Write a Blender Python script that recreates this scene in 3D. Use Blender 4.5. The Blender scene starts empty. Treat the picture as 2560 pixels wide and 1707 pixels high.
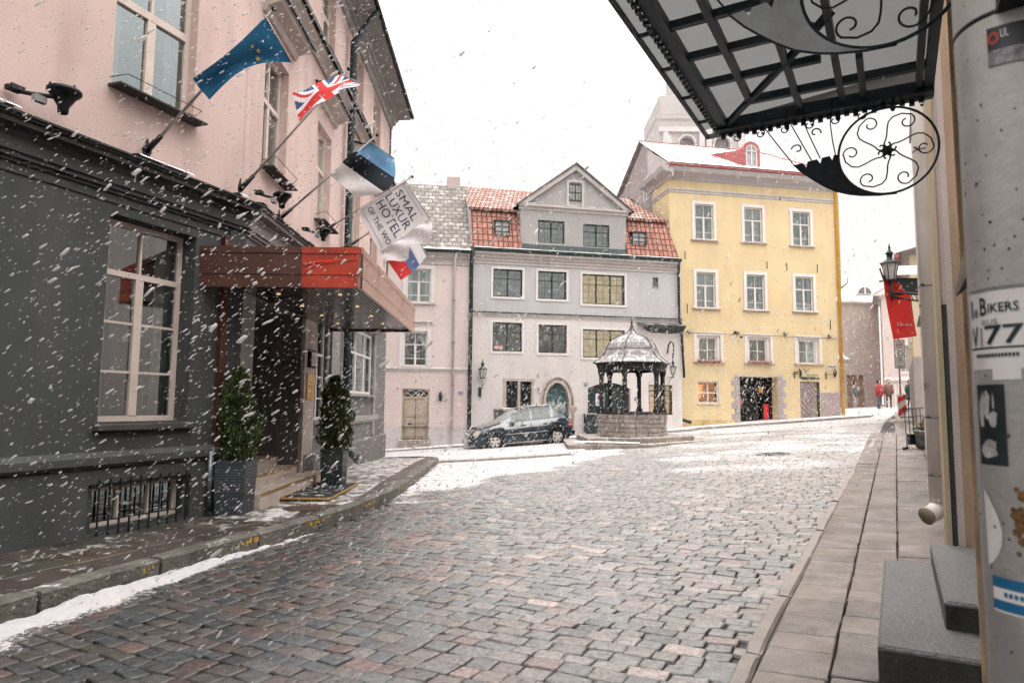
import bpy, bmesh, math, random
import numpy as np
from mathutils import Matrix, Vector, noise
random.seed(7); rng = np.random.default_rng(11)
SC = bpy.context.scene; COL = SC.collection
R = math.radians

# ---------------------------------------------------------------- camera
EYE = 1.6; PITCH = math.atan((1012 - 853.5) / 1700.); ROLL = .009
cam = bpy.data.cameras.new('camera'); camo = bpy.data.objects.new('camera', cam); COL.objects.link(camo)
cam.sensor_width = 36; cam.lens = 1700. / 2560 * 36; cam.clip_start = .05; cam.clip_end = 2000
cam.dof.use_dof = True; cam.dof.focus_distance = 10; cam.dof.aperture_fstop = 7.0
camo.matrix_world = Matrix.Translation((0, 0, EYE)) @ Matrix.Rotation(math.pi / 2 + PITCH, 4, 'X') @ Matrix.Rotation(ROLL, 4, 'Z')
SC.camera = camo
# ---------------------------------------------------------------- world, sun, exposure
SUN_EL, SUN_AZ = 42, 150
w = bpy.data.worlds.new('World'); SC.world = w; w.use_nodes = True
nt = w.node_tree; nt.nodes.clear()
wo = nt.nodes.new('ShaderNodeOutputWorld'); bg = nt.nodes.new('ShaderNodeBackground')
sky = nt.nodes.new('ShaderNodeTexSky'); sky.sky_type = 'NISHITA'; sky.sun_disc = False
sky.sun_elevation = R(SUN_EL); sky.sun_rotation = R(SUN_AZ); sky.air_density = 1.5; sky.dust_density = 6
tc = nt.nodes.new('ShaderNodeTexCoord'); sep = nt.nodes.new('ShaderNodeSeparateXYZ'); nt.links.new(tc.outputs['Generated'], sep.inputs[0])
mr = nt.nodes.new('ShaderNodeMapRange'); mr.inputs['From Min'].default_value = .30; mr.inputs['From Max'].default_value = 1; mr.interpolation_type = 'SMOOTHSTEP'
mr.inputs['To Min'].default_value = .535; mr.inputs['To Max'].default_value = 2.5; nt.links.new(sep.outputs['Z'], mr.inputs['Value'])
cloud = nt.nodes.new('ShaderNodeVectorMath'); cloud.operation = 'SCALE'; cloud.inputs[0].default_value = (10.2, 9.75, 9.45)
nt.links.new(mr.outputs[0], cloud.inputs['Scale'])
mx = nt.nodes.new('ShaderNodeMix'); mx.data_type = 'RGBA'; mx.inputs[0].default_value = .93
nt.links.new(sky.outputs[0], mx.inputs[6]); nt.links.new(cloud.outputs[0], mx.inputs[7])
nt.links.new(mx.outputs[2], bg.inputs['Color']); bg.inputs['Strength'].default_value = .1
nt.links.new(bg.outputs[0], wo.inputs['Surface'])
sl = bpy.data.lights.new('sun', 'SUN'); sl.energy = 1.5; sl.angle = R(40); sl.color = (1, .95, .9)
so = bpy.data.objects.new('sun', sl); COL.objects.link(so)
so.rotation_euler = (R(90 - SUN_EL), 0, R(180 - SUN_AZ))
SC.view_settings.view_transform = 'Standard'; SC.view_settings.look = 'None'; SC.view_settings.gamma = 1
SC.view_settings.exposure = 1.0
SC.cycles.use_denoising = True; SC.cycles.max_bounces = 6; SC.cycles.volume_bounces = 2
SC.cycles.transparent_max_bounces = 12; SC.cycles.sample_clamp_indirect = 6

# ---------------------------------------------------------------- materials
def srgb(r, g, b):
    f = lambda c: ((c / 255 + .055) / 1.055) ** 2.4 if c > 10 else c / 255 / 12.92
    return (f(r), f(g), f(b))
MATS = {}
def nodes(name):
    m = bpy.data.materials.new(name); m.use_nodes = True; t = m.node_tree
    return m, t, t.nodes['Principled BSDF'], lambda k: t.nodes.new(k), t.links.new
def M(name, col, rough=.8, var=.12, vs=1.5, bump=.15, bs=60, metal=0, spec=.5, snow=0, snowbias=.0, dirt=0, alpha=None, emit=None, dark=None, anis=None, coat=0):
    if name in MATS: return MATS[name]
    m, t, b, N, L = nodes(name); MATS[name] = m
    at = N('ShaderNodeAttribute'); at.attribute_name = 'fuv'; vec = at.outputs['Vector']
    n1 = N('ShaderNodeTexNoise'); n1.inputs['Scale'].default_value = vs; n1.inputs['Detail'].default_value = 6; n1.inputs['Roughness'].default_value = .65
    mpn = N('ShaderNodeMapping'); L(vec, mpn.inputs[0]); mpn.inputs['Scale'].default_value = anis or (1, 1, 1); L(mpn.outputs[0], n1.inputs['Vector'])
    cr = N('ShaderNodeMapRange'); cr.inputs['From Min'].default_value = .3; cr.inputs['From Max'].default_value = .7
    cr.inputs['To Min'].default_value = 1 - var; cr.inputs['To Max'].default_value = 1 + var; L(n1.outputs['Fac'], cr.inputs['Value'])
    sc = N('ShaderNodeVectorMath'); sc.operation = 'SCALE'; sc.inputs[0].default_value = col[:3]; L(cr.outputs[0], sc.inputs['Scale'])
    c = sc.outputs[0]
    if dirt:
        n3 = N('ShaderNodeTexNoise'); n3.inputs['Scale'].default_value = .9; n3.inputs['Detail'].default_value = 8
        mp = N('ShaderNodeMapping'); mp.inputs['Scale'].default_value = (2.2, 2.2, .5); L(vec, mp.inputs[0]); L(mp.outputs[0], n3.inputs['Vector'])
        d = N('ShaderNodeMapRange'); d.inputs['From Min'].default_value = .5; d.inputs['From Max'].default_value = .75; d.inputs['To Max'].default_value = dirt; L(n3.outputs['Fac'], d.inputs['Value'])
        mm = N('ShaderNodeMix'); mm.data_type = 'RGBA'; L(d.outputs[0], mm.inputs[0]); L(c, mm.inputs[6]); mm.inputs[7].default_value = (*[x * .45 for x in col[:3]], 1) if dark is None else (*dark, 1)
        c = mm.outputs[2]
    n2 = N('ShaderNodeTexNoise'); n2.inputs['Scale'].default_value = bs; n2.inputs['Detail'].default_value = 4; L(vec, n2.inputs['Vector'])
    if snow:
        g = N('ShaderNodeNewGeometry'); sp = N('ShaderNodeSeparateXYZ'); L(g.outputs['Normal'], sp.inputs[0])
        a = N('ShaderNodeMapRange'); a.inputs['From Min'].default_value = .25 - snowbias; a.inputs['From Max'].default_value = .8 - snowbias; L(sp.outputs['Z'], a.inputs['Value'])
        n4 = N('ShaderNodeTexNoise'); n4.inputs['Scale'].default_value = 5; n4.inputs['Detail'].default_value = 8; n4.inputs['Roughness'].default_value = .7; L(vec, n4.inputs['Vector'])
        s2 = N('ShaderNodeMapRange'); s2.inputs['From Min'].default_value = .62 - snow * .3; s2.inputs['From Max'].default_value = .72 - snow * .3; L(n4.outputs['Fac'], s2.inputs['Value'])
        mu = N('ShaderNodeMath'); mu.operation = 'MULTIPLY'; L(a.outputs[0], mu.inputs[0]); L(s2.outputs[0], mu.inputs[1])
        mm = N('ShaderNodeMix'); mm.data_type = 'RGBA'; L(mu.outputs[0], mm.inputs[0]); L(c, mm.inputs[6]); mm.inputs[7].default_value = (.82, .8, .79, 1)
        c = mm.outputs[2]
    L(c, b.inputs['Base Color'])
    if bump:
        bp = N('ShaderNodeBump'); bp.inputs['Strength'].default_value = bump; bp.inputs['Distance'].default_value = .02; L(n2.outputs['Fac'], bp.inputs['Height']); L(bp.outputs[0], b.inputs['Normal'])
    rr = N('ShaderNodeMapRange'); rr.inputs['To Min'].default_value = max(0, rough - .12); rr.inputs['To Max'].default_value = min(1, rough + .12); L(n1.outputs['Fac'], rr.inputs['Value']); L(rr.outputs[0], b.inputs['Roughness'])
    b.inputs['Metallic'].default_value = metal; b.inputs['Specular IOR Level'].default_value = spec; b.inputs['Coat Weight'].default_value = coat
    if emit: b.inputs['Emission Color'].default_value = (*emit[:3], 1); b.inputs['Emission Strength'].default_value = emit[3]
    if alpha is not None: b.inputs['Alpha'].default_value = alpha
    return m
def glass(name, tint=(.75, .8, .8), refl=.12, wavy=.04):
    if name in MATS: return MATS[name]
    m, t, b, N, L = nodes(name); MATS[name] = m
    tr = N('ShaderNodeBsdfTransparent'); tr.inputs[0].default_value = (*tint, 1); gl = N('ShaderNodeBsdfGlossy'); gl.inputs['Roughness'].default_value = .03; gl.inputs['Color'].default_value = (.78, .88, .90, 1)
    lw = N('ShaderNodeLayerWeight'); lw.inputs[0].default_value = .25; ad = N('ShaderNodeMath'); ad.operation = 'ADD'; ad.inputs[1].default_value = refl; ad.use_clamp = True
    L(lw.outputs['Fresnel'], ad.inputs[0]); mixs = N('ShaderNodeMixShader'); L(ad.outputs[0], mixs.inputs[0]); L(tr.outputs[0], mixs.inputs[1]); L(gl.outputs[0], mixs.inputs[2])
    at = N('ShaderNodeAttribute'); at.attribute_name = 'fuv'; n = N('ShaderNodeTexNoise'); n.inputs['Scale'].default_value = 2.5; L(at.outputs['Vector'], n.inputs['Vector'])
    bp = N('ShaderNodeBump'); bp.inputs['Strength'].default_value = wavy; bp.inputs['Distance'].default_value = .3; L(n.outputs['Fac'], bp.inputs['Height']); L(bp.outputs[0], gl.inputs['Normal'])
    L(mixs.outputs[0], t.nodes['Material Output'].inputs['Surface']); return m
def tiles(name, col, sx, sz, snow=0., mort=.25, rnd=.25, offs=.5, msize=.03):
    m, t, b, N, L = nodes(name); MATS[name] = m
    at = N('ShaderNodeAttribute'); at.attribute_name = 'fuv'
    sp = N('ShaderNodeSeparateXYZ'); L(at.outputs['Vector'], sp.inputs[0]); cm = N('ShaderNodeCombineXYZ'); L(sp.outputs[0], cm.inputs[0]); L(sp.outputs[2], cm.inputs[1])
    br = N('ShaderNodeTexBrick'); L(cm.outputs[0], br.inputs['Vector']); br.offset = offs
    br.inputs['Scale'].default_value = 1; br.inputs['Brick Width'].default_value = sx; br.inputs['Row Height'].default_value = sz; br.inputs['Mortar Size'].default_value = msize; br.inputs['Mortar Smooth'].default_value = .5
    br.inputs['Color1'].default_value = (*[x * (1 - rnd) for x in col], 1); br.inputs['Color2'].default_value = (*[min(1, x * (1 + rnd)) for x in col], 1); br.inputs['Mortar'].default_value = (*[x * mort for x in col], 1)
    n1 = N('ShaderNodeTexNoise'); n1.inputs['Scale'].default_value = 3; n1.inputs['Detail'].default_value = 8; n1.inputs['Roughness'].default_value = .7; L(at.outputs['Vector'], n1.inputs['Vector'])
    mrr = N('ShaderNodeMapRange'); mrr.inputs['From Min'].default_value = .66 - .32 * snow; mrr.inputs['From Max'].default_value = .76 - .32 * snow; L(n1.outputs['Fac'], mrr.inputs['Value'])
    mu = N('ShaderNodeMath'); mu.operation = 'MULTIPLY'; L(mrr.outputs[0], mu.inputs[0]); mu.inputs[1].default_value = min(1., snow * 1.4)
    su = N('ShaderNodeMath'); su.operation = 'SUBTRACT'; su.use_clamp = True; L(mu.outputs[0], su.inputs[0]); mf = N('ShaderNodeMath'); mf.operation = 'MULTIPLY'; mf.inputs[1].default_value = .45; L(br.outputs['Fac'], mf.inputs[0]); L(mf.outputs[0], su.inputs[1])
    mm = N('ShaderNodeMix'); mm.data_type = 'RGBA'; L(su.outputs[0], mm.inputs[0]); L(br.outputs['Color'], mm.inputs[6]); mm.inputs[7].default_value = (.8, .78, .77, 1); L(mm.outputs[2], b.inputs['Base Color'])
    inv = N('ShaderNodeMath'); inv.operation = 'SUBTRACT'; inv.inputs[0].default_value = 1; L(br.outputs['Fac'], inv.inputs[1])
    bp = N('ShaderNodeBump'); bp.inputs['Strength'].default_value = .8; bp.inputs['Distance'].default_value = .03; L(inv.outputs[0], bp.inputs['Height']); L(bp.outputs[0], b.inputs['Normal'])
    b.inputs['Roughness'].default_value = .8; return m

pinkwall = M('pink_stucco', (.66, .50, .46), .9, .10, .5, .3, 60, dirt=.55, dark=(.42, .29, .27))
darkwall = M('charcoal_stucco', (.066, .073, .072), .85, .3, .6, .45, 60, dirt=.6, dark=(.10, .10, .098))  # dark tone also carries the dimmer left edge of the view
darkwall2 = M('charcoal_stucco_lit', (.19, .18, .175), .85, .15, .6, .5, 50, dirt=.4)  # same ground floor stucco, lightened to paint in stronger light and haze
trimdark = M('charcoal_moulding', (.065, .063, .06), .7, .25, 2, .3, 30, dirt=.4)
trimgrey = M('grey_moulding', (.31, .295, .285), .8, .12, 2, .2, 30, dirt=.3)
blackmetal = M('black_metal', (.012, .014, .016), .45, .3, 8, .1, 40, spec=.5)
greenblack = M('dark_green_metal', (.02, .04, .042), .5, .3, 4, .1, 40)
cream = M('cream_window_paint', (.66, .56, .50), .5, .08, 3, .1, 40)
white = M('white_paint', (.74, .71, .69), .6, .06, 3, .1, 40)
reveal = M('pale_reveal', (.50, .44, .40), .8, .08, 2, .1, 40)
copper = M('copper_sheet', (.62, .38, .31), .3, .2, 1.2, .35, 1.6, metal=.35, spec=.8)
copperbrown = M('brown_copper', (.105, .047, .036), .45, .3, 1.5, .12, 3, metal=.3, spec=.35)
redpanel = M('red_gloss_panel', (.42, .045, .018), .32, .6, 1.6, .1, 2.5, spec=.35, coat=0)
redstroke = M('bright_red_lacquer', (.8, .06, .03), .25, .1, 2, 0)
steel = M('grey_steel_pole', (.42, .38, .38), .4, .1, 3, .05, 40, metal=.3)
chrome = M('polished_rim', (.72, .68, .64), .3, .08, 5, .05, 30, metal=.3)
darkglass = glass('street_glass', (.55, .62, .62), .34, .003)
houseglass = glass('house_glass', (.72, .78, .78), .16, .06)
carglass = glass('car_glass', (.25, .3, .3), .25, .02)
roomdark = M('dark_room', (.014, .016, .017), .9, .2, 1, 0)  # near-black stands in for the unlit depth behind openings and in recesses
roomgrey = M('grey_room', (.40, .41, .39), .9, .35, 1.8, 0)
curtain = M('sheer_curtain', (.62, .59, .55), .9, .1, 14, .3, 20, anis=(4, 4, .2))
warmroom = M('warm_lit_room', (.35, .29, .2), .9, .6, 2.2, 0, emit=(1, .62, .22, .22))
warmlamp = M('warm_lamp', (1, .8, .5), .5, 0, 1, 0, emit=(1, .68, .3, .35))
greywall = M('pale_grey_render', (.53, .525, .53), .9, .09, .5, .35, 40, dirt=.45, dark=(.40, .39, .39))
greylow = M('off_white_render', (.68, .64, .62), .9, .09, .5, .35, 40, dirt=.45, dark=(.50, .49, .48))
gabgrey = M('dormer_grey', (.40, .385, .375), .9, .08, 1, .3, 40)
corn2 = M('stone_grey_cornice', (.56, .52, .50), .85, .08, 1.5, .15, 30, dirt=.25, snow=.4, snowbias=-.2)
yellow = M('yellow_render', (.72, .575, .34), .9, .09, .5, .35, 40, dirt=.45, dark=(.60, .44, .26))
orange = M('ochre_pipe', (.62, .34, .05), .6, .15, 2, .1, 30)
palepink = M('pale_pink_render', (.72, .61, .58), .9, .06, .5, .3, 40, dirt=.15)
palegrey = M('pale_socle', (.56, .53, .53), .9, .08, .8, .3, 40, dirt=.3)
stonegable = M('old_grey_wall', (.36, .31, .30), .95, .22, 1.8, .8, 8, dirt=.4)
slate = tiles('slate_roof', (.24, .22, .20), .35, .22, .42, .6, .2)
redtile = tiles('red_roof_tile', (.40, .18, .135), .22, .30, .0, .3, .22, .0, .035)
redtilesnow = tiles('snowy_red_tile', (.46, .22, .17), .20, .22, .50, .3, .2, .5, .05)
redmetal = M('red_metal_roof', (.50, .24, .24), .6, .1, 1, .1, 20, snow=1.0, snowbias=.4)
redmetalside = M('red_metal_dormer', (.42, .12, .12), .6, .15, 2, .1, 20, snow=.35)
farwall = M('far_grey_render', (.50, .42, .39), .9, .08, .5, .2, 30, dirt=.2)
farpink = M('far_pink_render', (.68, .58, .55), .9, .06, .5, .2, 30, dirt=.1)
towerm = M('tower_render', (.50, .47, .46), .9, .1, .2, .2, 10)
towerl = M('tower_pilasters', (.60, .57, .56), .9, .05, .3, .1, 10)
snowroof = M('snowy_sheet_roof', (.45, .42, .42), .7, .1, 1, .1, 20, snow=1.3, snowbias=.3)
limestone = M('limestone', (.33, .285, .25), .9, .28, 3, .9, 14, dirt=.6, dark=(.09, .09, .08), snow=.35)
limestone2 = M('pale_limestone', (.52, .44, .39), .9, .15, 4, .5, 20, dirt=.3)
wood = M('beige_old_wood', (.46, .38, .30), .75, .2, 6, .3, 25, dirt=.3, anis=(6, 6, .6))
woodgrey = M('mauve_grey_door_wood', (.34, .27, .255), .85, .15, 6, .3, 30)
wellwood = M('black_stained_timber', (.022, .021, .023), .7, .4, 8, .3, 40, anis=(5, 5, .8))
lead = M('grey_lead_roof', (.24, .225, .225), .6, .2, 3, .2, 20, snow=.42, snowbias=.1)
granite = M('grey_granite', (.19, .19, .19), .5, .55, 75, .5, 60, dirt=.4, spec=.5)
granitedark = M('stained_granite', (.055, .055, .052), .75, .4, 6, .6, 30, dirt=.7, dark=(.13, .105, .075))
kerbm = M('kerb_granite', (.15, .14, .12), .6, .35, 7, .9, 30, dirt=.8, dark=(.06, .062, .05), snow=.12)
kerbr = M('pale_kerb', (.34, .30, .275), .45, .15, 5, .4, 50, dirt=.3)
slabl = M('wet_brown_slabs', (.085, .07, .06), .32, .3, 2.2, .35, 45, dirt=.5, dark=(.05, .055, .035), snow=.12)  # brown darkened to put the dim left edge of view into the colour
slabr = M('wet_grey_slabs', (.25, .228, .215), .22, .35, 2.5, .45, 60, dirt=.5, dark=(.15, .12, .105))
jointm = M('dark_joint', (.06, .055, .052), .8, .3, 20, .5, 80)
yellowpaint = M('worn_yellow_paint', (.55, .34, .03), .7, .3, 10, .5, 30, dirt=.9, dark=(.2, .17, .1))
snowm = M('fresh_snow', (.52, .515, .525), .75, .10, 5, 1.0, 22)
flakem = M('snowflake', (.9, .87, .86), .6, 0, 1, 0, emit=None)
brass = M('brass', (.65, .40, .12), .35, .15, 4, .05, 30, metal=.7)
plastic = M('dark_planter', (.05, .062, .07), .4, .15, 3, .05, 30)
zinc = M('zinc_planter', (.16, .17, .18), .35, .2, 5, .15, 20, metal=.4)
leaf = M('thuja_green', (.060, .105, .026), .7, .5, 8, 0)
leafd = M('thuja_dark', (.022, .042, .016), .7, .4, 8, 0)
leafy = M('winter_yellow_green', (.17, .175, .055), .7, .4, 8, 0)
bark = M('bark', (.07, .05, .035), .9, .2, 10, .5, 20)
pipegrey = M('grey_painted_pipe', (.74, .69, .64), .5, .12, 1.2, .15, 12, dirt=.45, dark=(.30, .28, .25))
pipenear = M('scuffed_grey_pipe', (.66, .66, .64), .5, .14, 9, .12, 60, dirt=.4, dark=(.25, .24, .235))
beige = M('beige_render', (.54, .46, .40), .9, .12, 1.5, .3, 50, dirt=.4)
ochre = M('worn_ochre_render', (.56, .41, .29), .9, .2, 2, .3, 50, dirt=.5, dark=(.25, .18, .13), anis=(3, 3, .5))
pinkgrey = M('pinkish_grey_render', (.70, .62, .58), .9, .1, 1, .3, 50, dirt=.3)
canglass = M('milky_canopy_glass', (.34, .325, .31), .35, .35, 1.6, 0)
t_ = canglass.node_tree; tl = t_.nodes.new('ShaderNodeBsdfTranslucent'); tl.inputs[0].default_value = (.21, .215, .215, 1); m2 = t_.nodes.new('ShaderNodeMixShader'); m2.inputs[0].default_value = .6
t_.links.new(t_.nodes['Principled BSDF'].outputs[0], m2.inputs[1]); t_.links.new(tl.outputs[0], m2.inputs[2]); t_.links.new(m2.outputs[0], t_.nodes['Material Output'].inputs['Surface'])
iron = M('blue_black_iron', (.022, .046, .060), .4, .3, 20, .1, 60, spec=.6)
irongrey = M('grey_iron_plate', (.72, .78, .80), .5, .25, 4, .15, 30, metal=.2)
carpaint = M('dark_teal_car_paint', (.018, .038, .055), .25, .15, 2, 0, spec=.6, coat=.8, snow=.2, snowbias=-.1)
carsnow = M('car_windscreen_frost', (.30, .31, .31), .5, .15, 6, .2, 20)
rubber = M('tyre_rubber', (.015, .015, .017), .8, .2, 10, .2, 60)
lampglass = M('frosted_lamp_glass', (.62, .60, .56), .4, .08, 4, 0, alpha=.82)
redcloth = M('red_banner_cloth', (.62, .025, .02), .8, .12, 3, .2, 30)

# ---------------------------------------------------------------- mesh builder
class Fr:                       # a facade frame: s along, o out of the wall, z up
    def __init__(s, P, d=None, ang=None, n=None):
        s.P = np.array([P[0], P[1]], float); d = np.array(d if d is not None else (math.cos(ang), math.sin(ang)), float); s.d = d / np.linalg.norm(d)
        s.n = np.array([s.d[1], -s.d[0]]) if n is None else np.array(n, float)
    def w(s, a):
        a = np.atleast_2d(np.array(a, float)); xy = s.P + a[:, :1] * s.d + a[:, 1:2] * s.n
        return np.hstack([xy, a[:, 2:3]])
    def p(s, a, o, z): return s.w([(a, o, z)])[0]
WORLD = Fr((0, 0), d=(1, 0), n=(0, 1))
ORIG = {}
class MB:
    def __init__(s, F=WORLD): s.F = F; s.v = []; s.f = []; s.m = []; s.sm = []; s.cur = 0; s.smooth = False
    def add(s, vs, fs):
        k = len(s.v); s.v += [tuple(map(float, x)) for x in vs]
        for f in fs: s.f.append([i + k for i in f]); s.m.append(s.cur); s.sm.append(s.smooth)
        return s
    def quad(s, *p): return s.add(p, [list(range(len(p)))])
    def box(s, a0, a1, o0, o1, z0, z1):
        v = [(a, o, z) for z in (z0, z1) for o in (o0, o1) for a in (a0, a1)]
        return s.add(v, [(0, 2, 3, 1), (4, 5, 7, 6), (0, 1, 5, 4), (2, 6, 7, 3), (0, 4, 6, 2), (1, 3, 7, 5)])
    def bbox(s, a0, a1, o0, o1, z0, z1, b=.02):          # box with a chamfered top
        b = min(b, (a1 - a0) * .4, abs(o1 - o0) * .4, (z1 - z0) * .5)
        r = lambda i, z: [(a0 + i, o0 + i, z), (a1 - i, o0 + i, z), (a1 - i, o1 - i, z), (a0 + i, o1 - i, z)]
        v = r(0, z0) + r(0, z1 - b) + r(b, z1)
        f = [(3, 2, 1, 0), (8, 9, 10, 11)]
        for k in (0, 4):
            for i in range(4): j = (i + 1) % 4; f.append((k + i, k + j, k + 4 + j, k + 4 + i))
        return s.add(v, f)
    def profile(s, pts, a0, a1):                          # extrude an (o,z) profile along s
        n = len(pts); v = [(a0, o, z) for o, z in pts] + [(a1, o, z) for o, z in pts]
        return s.add(v, [(i, (i + 1) % n, n + (i + 1) % n, n + i) for i in range(n)] + [list(range(n))[::-1], list(range(n, 2 * n))])
    def prism(s, pts, o0, o1):                            # extrude an (s,z) outline along o
        n = len(pts); v = [(a, o0, z) for a, z in pts] + [(a, o1, z) for a, z in pts]
        return s.add(v, [(i, (i + 1) % n, n + (i + 1) % n, n + i) for i in range(n)] + [list(range(n))[::-1], list(range(n, 2 * n))])
    def slab(s, pts, z0, z1):                             # extrude an (s,o) outline along z (z may be functions)
        n = len(pts); g = lambda z, p: z(p) if callable(z) else z
        v = [(p[0], p[1], g(z0, p)) for p in pts] + [(p[0], p[1], g(z1, p)) for p in pts]
        return s.add(v, [(i, (i + 1) % n, n + (i + 1) % n, n + i) for i in range(n)] + [list(range(n))[::-1], list(range(n, 2 * n))])
    def tube(s, pts, r, n=8, cap=True):
        P = [Vector(p) for p in pts]; rs = r if hasattr(r, '__len__') else [r] * len(P)
        rings = []; up = None
        for i, p in enumerate(P):
            d = (P[min(i + 1, len(P) - 1)] - P[max(i - 1, 0)]).normalized()
            if up is None: up = Vector((0, 0, 1)) if abs(d.z) < .9 else Vector((1, 0, 0))
            x = d.cross(up).normalized(); y = x.cross(d).normalized(); up = y
            rings.append([p + x * rs[i] * math.cos(2 * math.pi * k / n) + y * rs[i] * math.sin(2 * math.pi * k / n) for k in range(n)])
        v = [q for ring in rings for q in ring]; f = []
        for i in range(len(P) - 1):
            for k in range(n): j = (k + 1) % n; f.append((i * n + k, i * n + j, (i + 1) * n + j, (i + 1) * n + k))
        if cap: f += [list(range(n))[::-1], list(range((len(P) - 1) * n, len(P) * n))]
        sm = s.smooth; s.smooth = True; s.add(v, f); s.smooth = sm; return s
    def lathe(s, prof, c, n=16, ph=0, smooth=True):       # prof: (r,z) ; c: centre (s,o)
        v = [(c[0] + r * math.cos(2 * math.pi * k / n + ph), c[1] + r * math.sin(2 * math.pi * k / n + ph), z) for r, z in prof for k in range(n)]
        f = [(i * n + k, i * n + (k + 1) % n, (i + 1) * n + (k + 1) % n, (i + 1) * n + k) for i in range(len(prof) - 1) for k in range(n)]
        f += [list(range(n))[::-1], list(range((len(prof) - 1) * n, len(prof) * n))]
        sm = s.smooth; s.smooth = smooth; s.add(v, f); s.smooth = sm; return s
    def wall(s, a0, a1, z0, z1, holes=(), o=0., dep=.2):
        A_ = sorted({a0, a1, *[h[0] for h in holes], *[h[1] for h in holes]}); Z = sorted({z0, z1, *[h[2] for h in holes], *[h[3] for h in holes]})
        A_ = [a for a in A_ if a0 <= a <= a1]; Z = [z for z in Z if z0 <= z <= z1]
        for i in range(len(A_) - 1):
            for j in range(len(Z) - 1):
                ca, cz = (A_[i] + A_[i + 1]) / 2, (Z[j] + Z[j + 1]) / 2
                if any(h[0] < ca < h[1] and h[2] < cz < h[3] for h in holes): continue
                s.quad((A_[i], o, Z[j]), (A_[i + 1], o, Z[j]), (A_[i + 1], o, Z[j + 1]), (A_[i], o, Z[j + 1]))
        for h in holes:
            d = o - (h[4] if len(h) > 4 else dep); x0, x1, y0, y1 = h[:4]
            s.quad((x0, o, y0), (x0, o, y1), (x0, d, y1), (x0, d, y0)); s.quad((x1, o, y0), (x1, d, y0), (x1, d, y1), (x1, o, y1))
            s.quad((x0, o, y1), (x1, o, y1), (x1, d, y1), (x0, d, y1)); s.quad((x0, o, y0), (x0, d, y0), (x1, d, y0), (x1, o, y0))
        return s
    def build(s, name, mats, parent=None, label=None, **k):
        if not isinstance(mats, (list, tuple)): mats = [mats]
        if not s.v: s.v = [(0, 0, 0)]
        V = s.F.w(s.v); org = ORIG.get(parent.name, np.zeros(3)) if parent else np.zeros(3)
        if parent is None and 'at' in k: org = np.array(k.pop('at'), float)
        me = bpy.data.meshes.new(name); me.from_pydata([tuple(x) for x in (V - org)], [], s.f)
        for m in mats: me.materials.append(m)
        me.polygons.foreach_set('material_index', s.m); me.polygons.foreach_set('use_smooth', s.sm)
        at = me.attributes.new('fuv', 'FLOAT_VECTOR', 'POINT'); at.data.foreach_set('vector', np.array(s.v, np.float32).ravel())
        me.update()
        bm = bmesh.new(); bm.from_mesh(me); bmesh.ops.recalc_face_normals(bm, faces=bm.faces); bm.to_mesh(me); bm.free()
        o = bpy.data.objects.new(name, me); COL.objects.link(o)
        if parent: o.parent = parent
        else: o.location = org
        ORIG[o.name] = org
        if label: o['label'] = label
        for kk, vv in k.items(): o[kk] = vv
        return o
def thing(name, label, cat, loc, group=None):
    o = bpy.data.objects.new(name, None); COL.objects.link(o); o.location = loc; ORIG[o.name] = np.array(loc, float); o.empty_display_size = .2
    o['label'] = label; o['category'] = cat
    if group: o['group'] = group
    return o
def copy_tree(o, parent=None):
    c = o.copy(); COL.objects.link(c); c.parent = parent; ORIG[c.name] = ORIG.get(o.name, np.zeros(3))
    for ch in list(o.children): copy_tree(ch, c)
    return c
def raw(name, V, Fc, mats, fuv=None, attrs=None, mi=None, smooth=False, parent=None, **k):
    me = bpy.data.meshes.new(name); org = ORIG.get(parent.name, np.zeros(3)) if parent else np.zeros(3)
    V = np.asarray(V, np.float32); me.vertices.add(len(V)); me.vertices.foreach_set('co', (V - org).astype(np.float32).ravel())
    n = Fc.shape[1]; me.loops.add(Fc.size); me.loops.foreach_set('vertex_index', Fc.astype(np.int32).ravel())
    me.polygons.add(len(Fc)); me.polygons.foreach_set('loop_start', np.arange(0, Fc.size, n, dtype=np.int32))
    me.polygons.foreach_set('loop_total', np.full(len(Fc), n, np.int32))
    for m in mats if isinstance(mats, (list, tuple)) else [mats]: me.materials.append(m)
    if mi is not None: me.polygons.foreach_set('material_index', mi.astype(np.int32))
    if smooth: me.polygons.foreach_set('use_smooth', np.ones(len(Fc), bool))
    at = me.attributes.new('fuv', 'FLOAT_VECTOR', 'POINT'); at.data.foreach_set('vector', np.asarray(V if fuv is None else fuv, np.float32).ravel())
    for an, av in (attrs or {}).items():
        if av.ndim == 1: a = me.attributes.new(an, 'FLOAT', 'POINT'); a.data.foreach_set('value', av.astype(np.float32))
        else: a = me.attributes.new(an, 'FLOAT_VECTOR', 'POINT'); a.data.foreach_set('vector', av.astype(np.float32).ravel())
    me.update(calc_edges=True)
    o = bpy.data.objects.new(name, me); COL.objects.link(o)
    if parent: o.parent = parent
    ORIG[o.name] = org
    for kk, vv in k.items(): o[kk] = vv
    return o
_txt = {}
def text2d(s, size=1., shear=0, bold=0., spacing=1.):     # flat letter outlines as verts and faces, left-bottom origin
    c = bpy.data.curves.new('t', 'FONT'); c.body = s; c.size = size; c.shear = shear; c.offset = bold; c.space_character = spacing; c.resolution_u = 2
    o = bpy.data.objects.new('t', c); COL.objects.link(o); dg = bpy.context.evaluated_depsgraph_get(); me = o.evaluated_get(dg).to_mesh()
    v = [(q.co.x, q.co.y) for q in me.vertices]; f = [list(p.vertices) for p in me.polygons]
    o.evaluated_get(dg).to_mesh_clear(); bpy.data.objects.remove(o); bpy.data.curves.remove(c); return v, f
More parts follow.
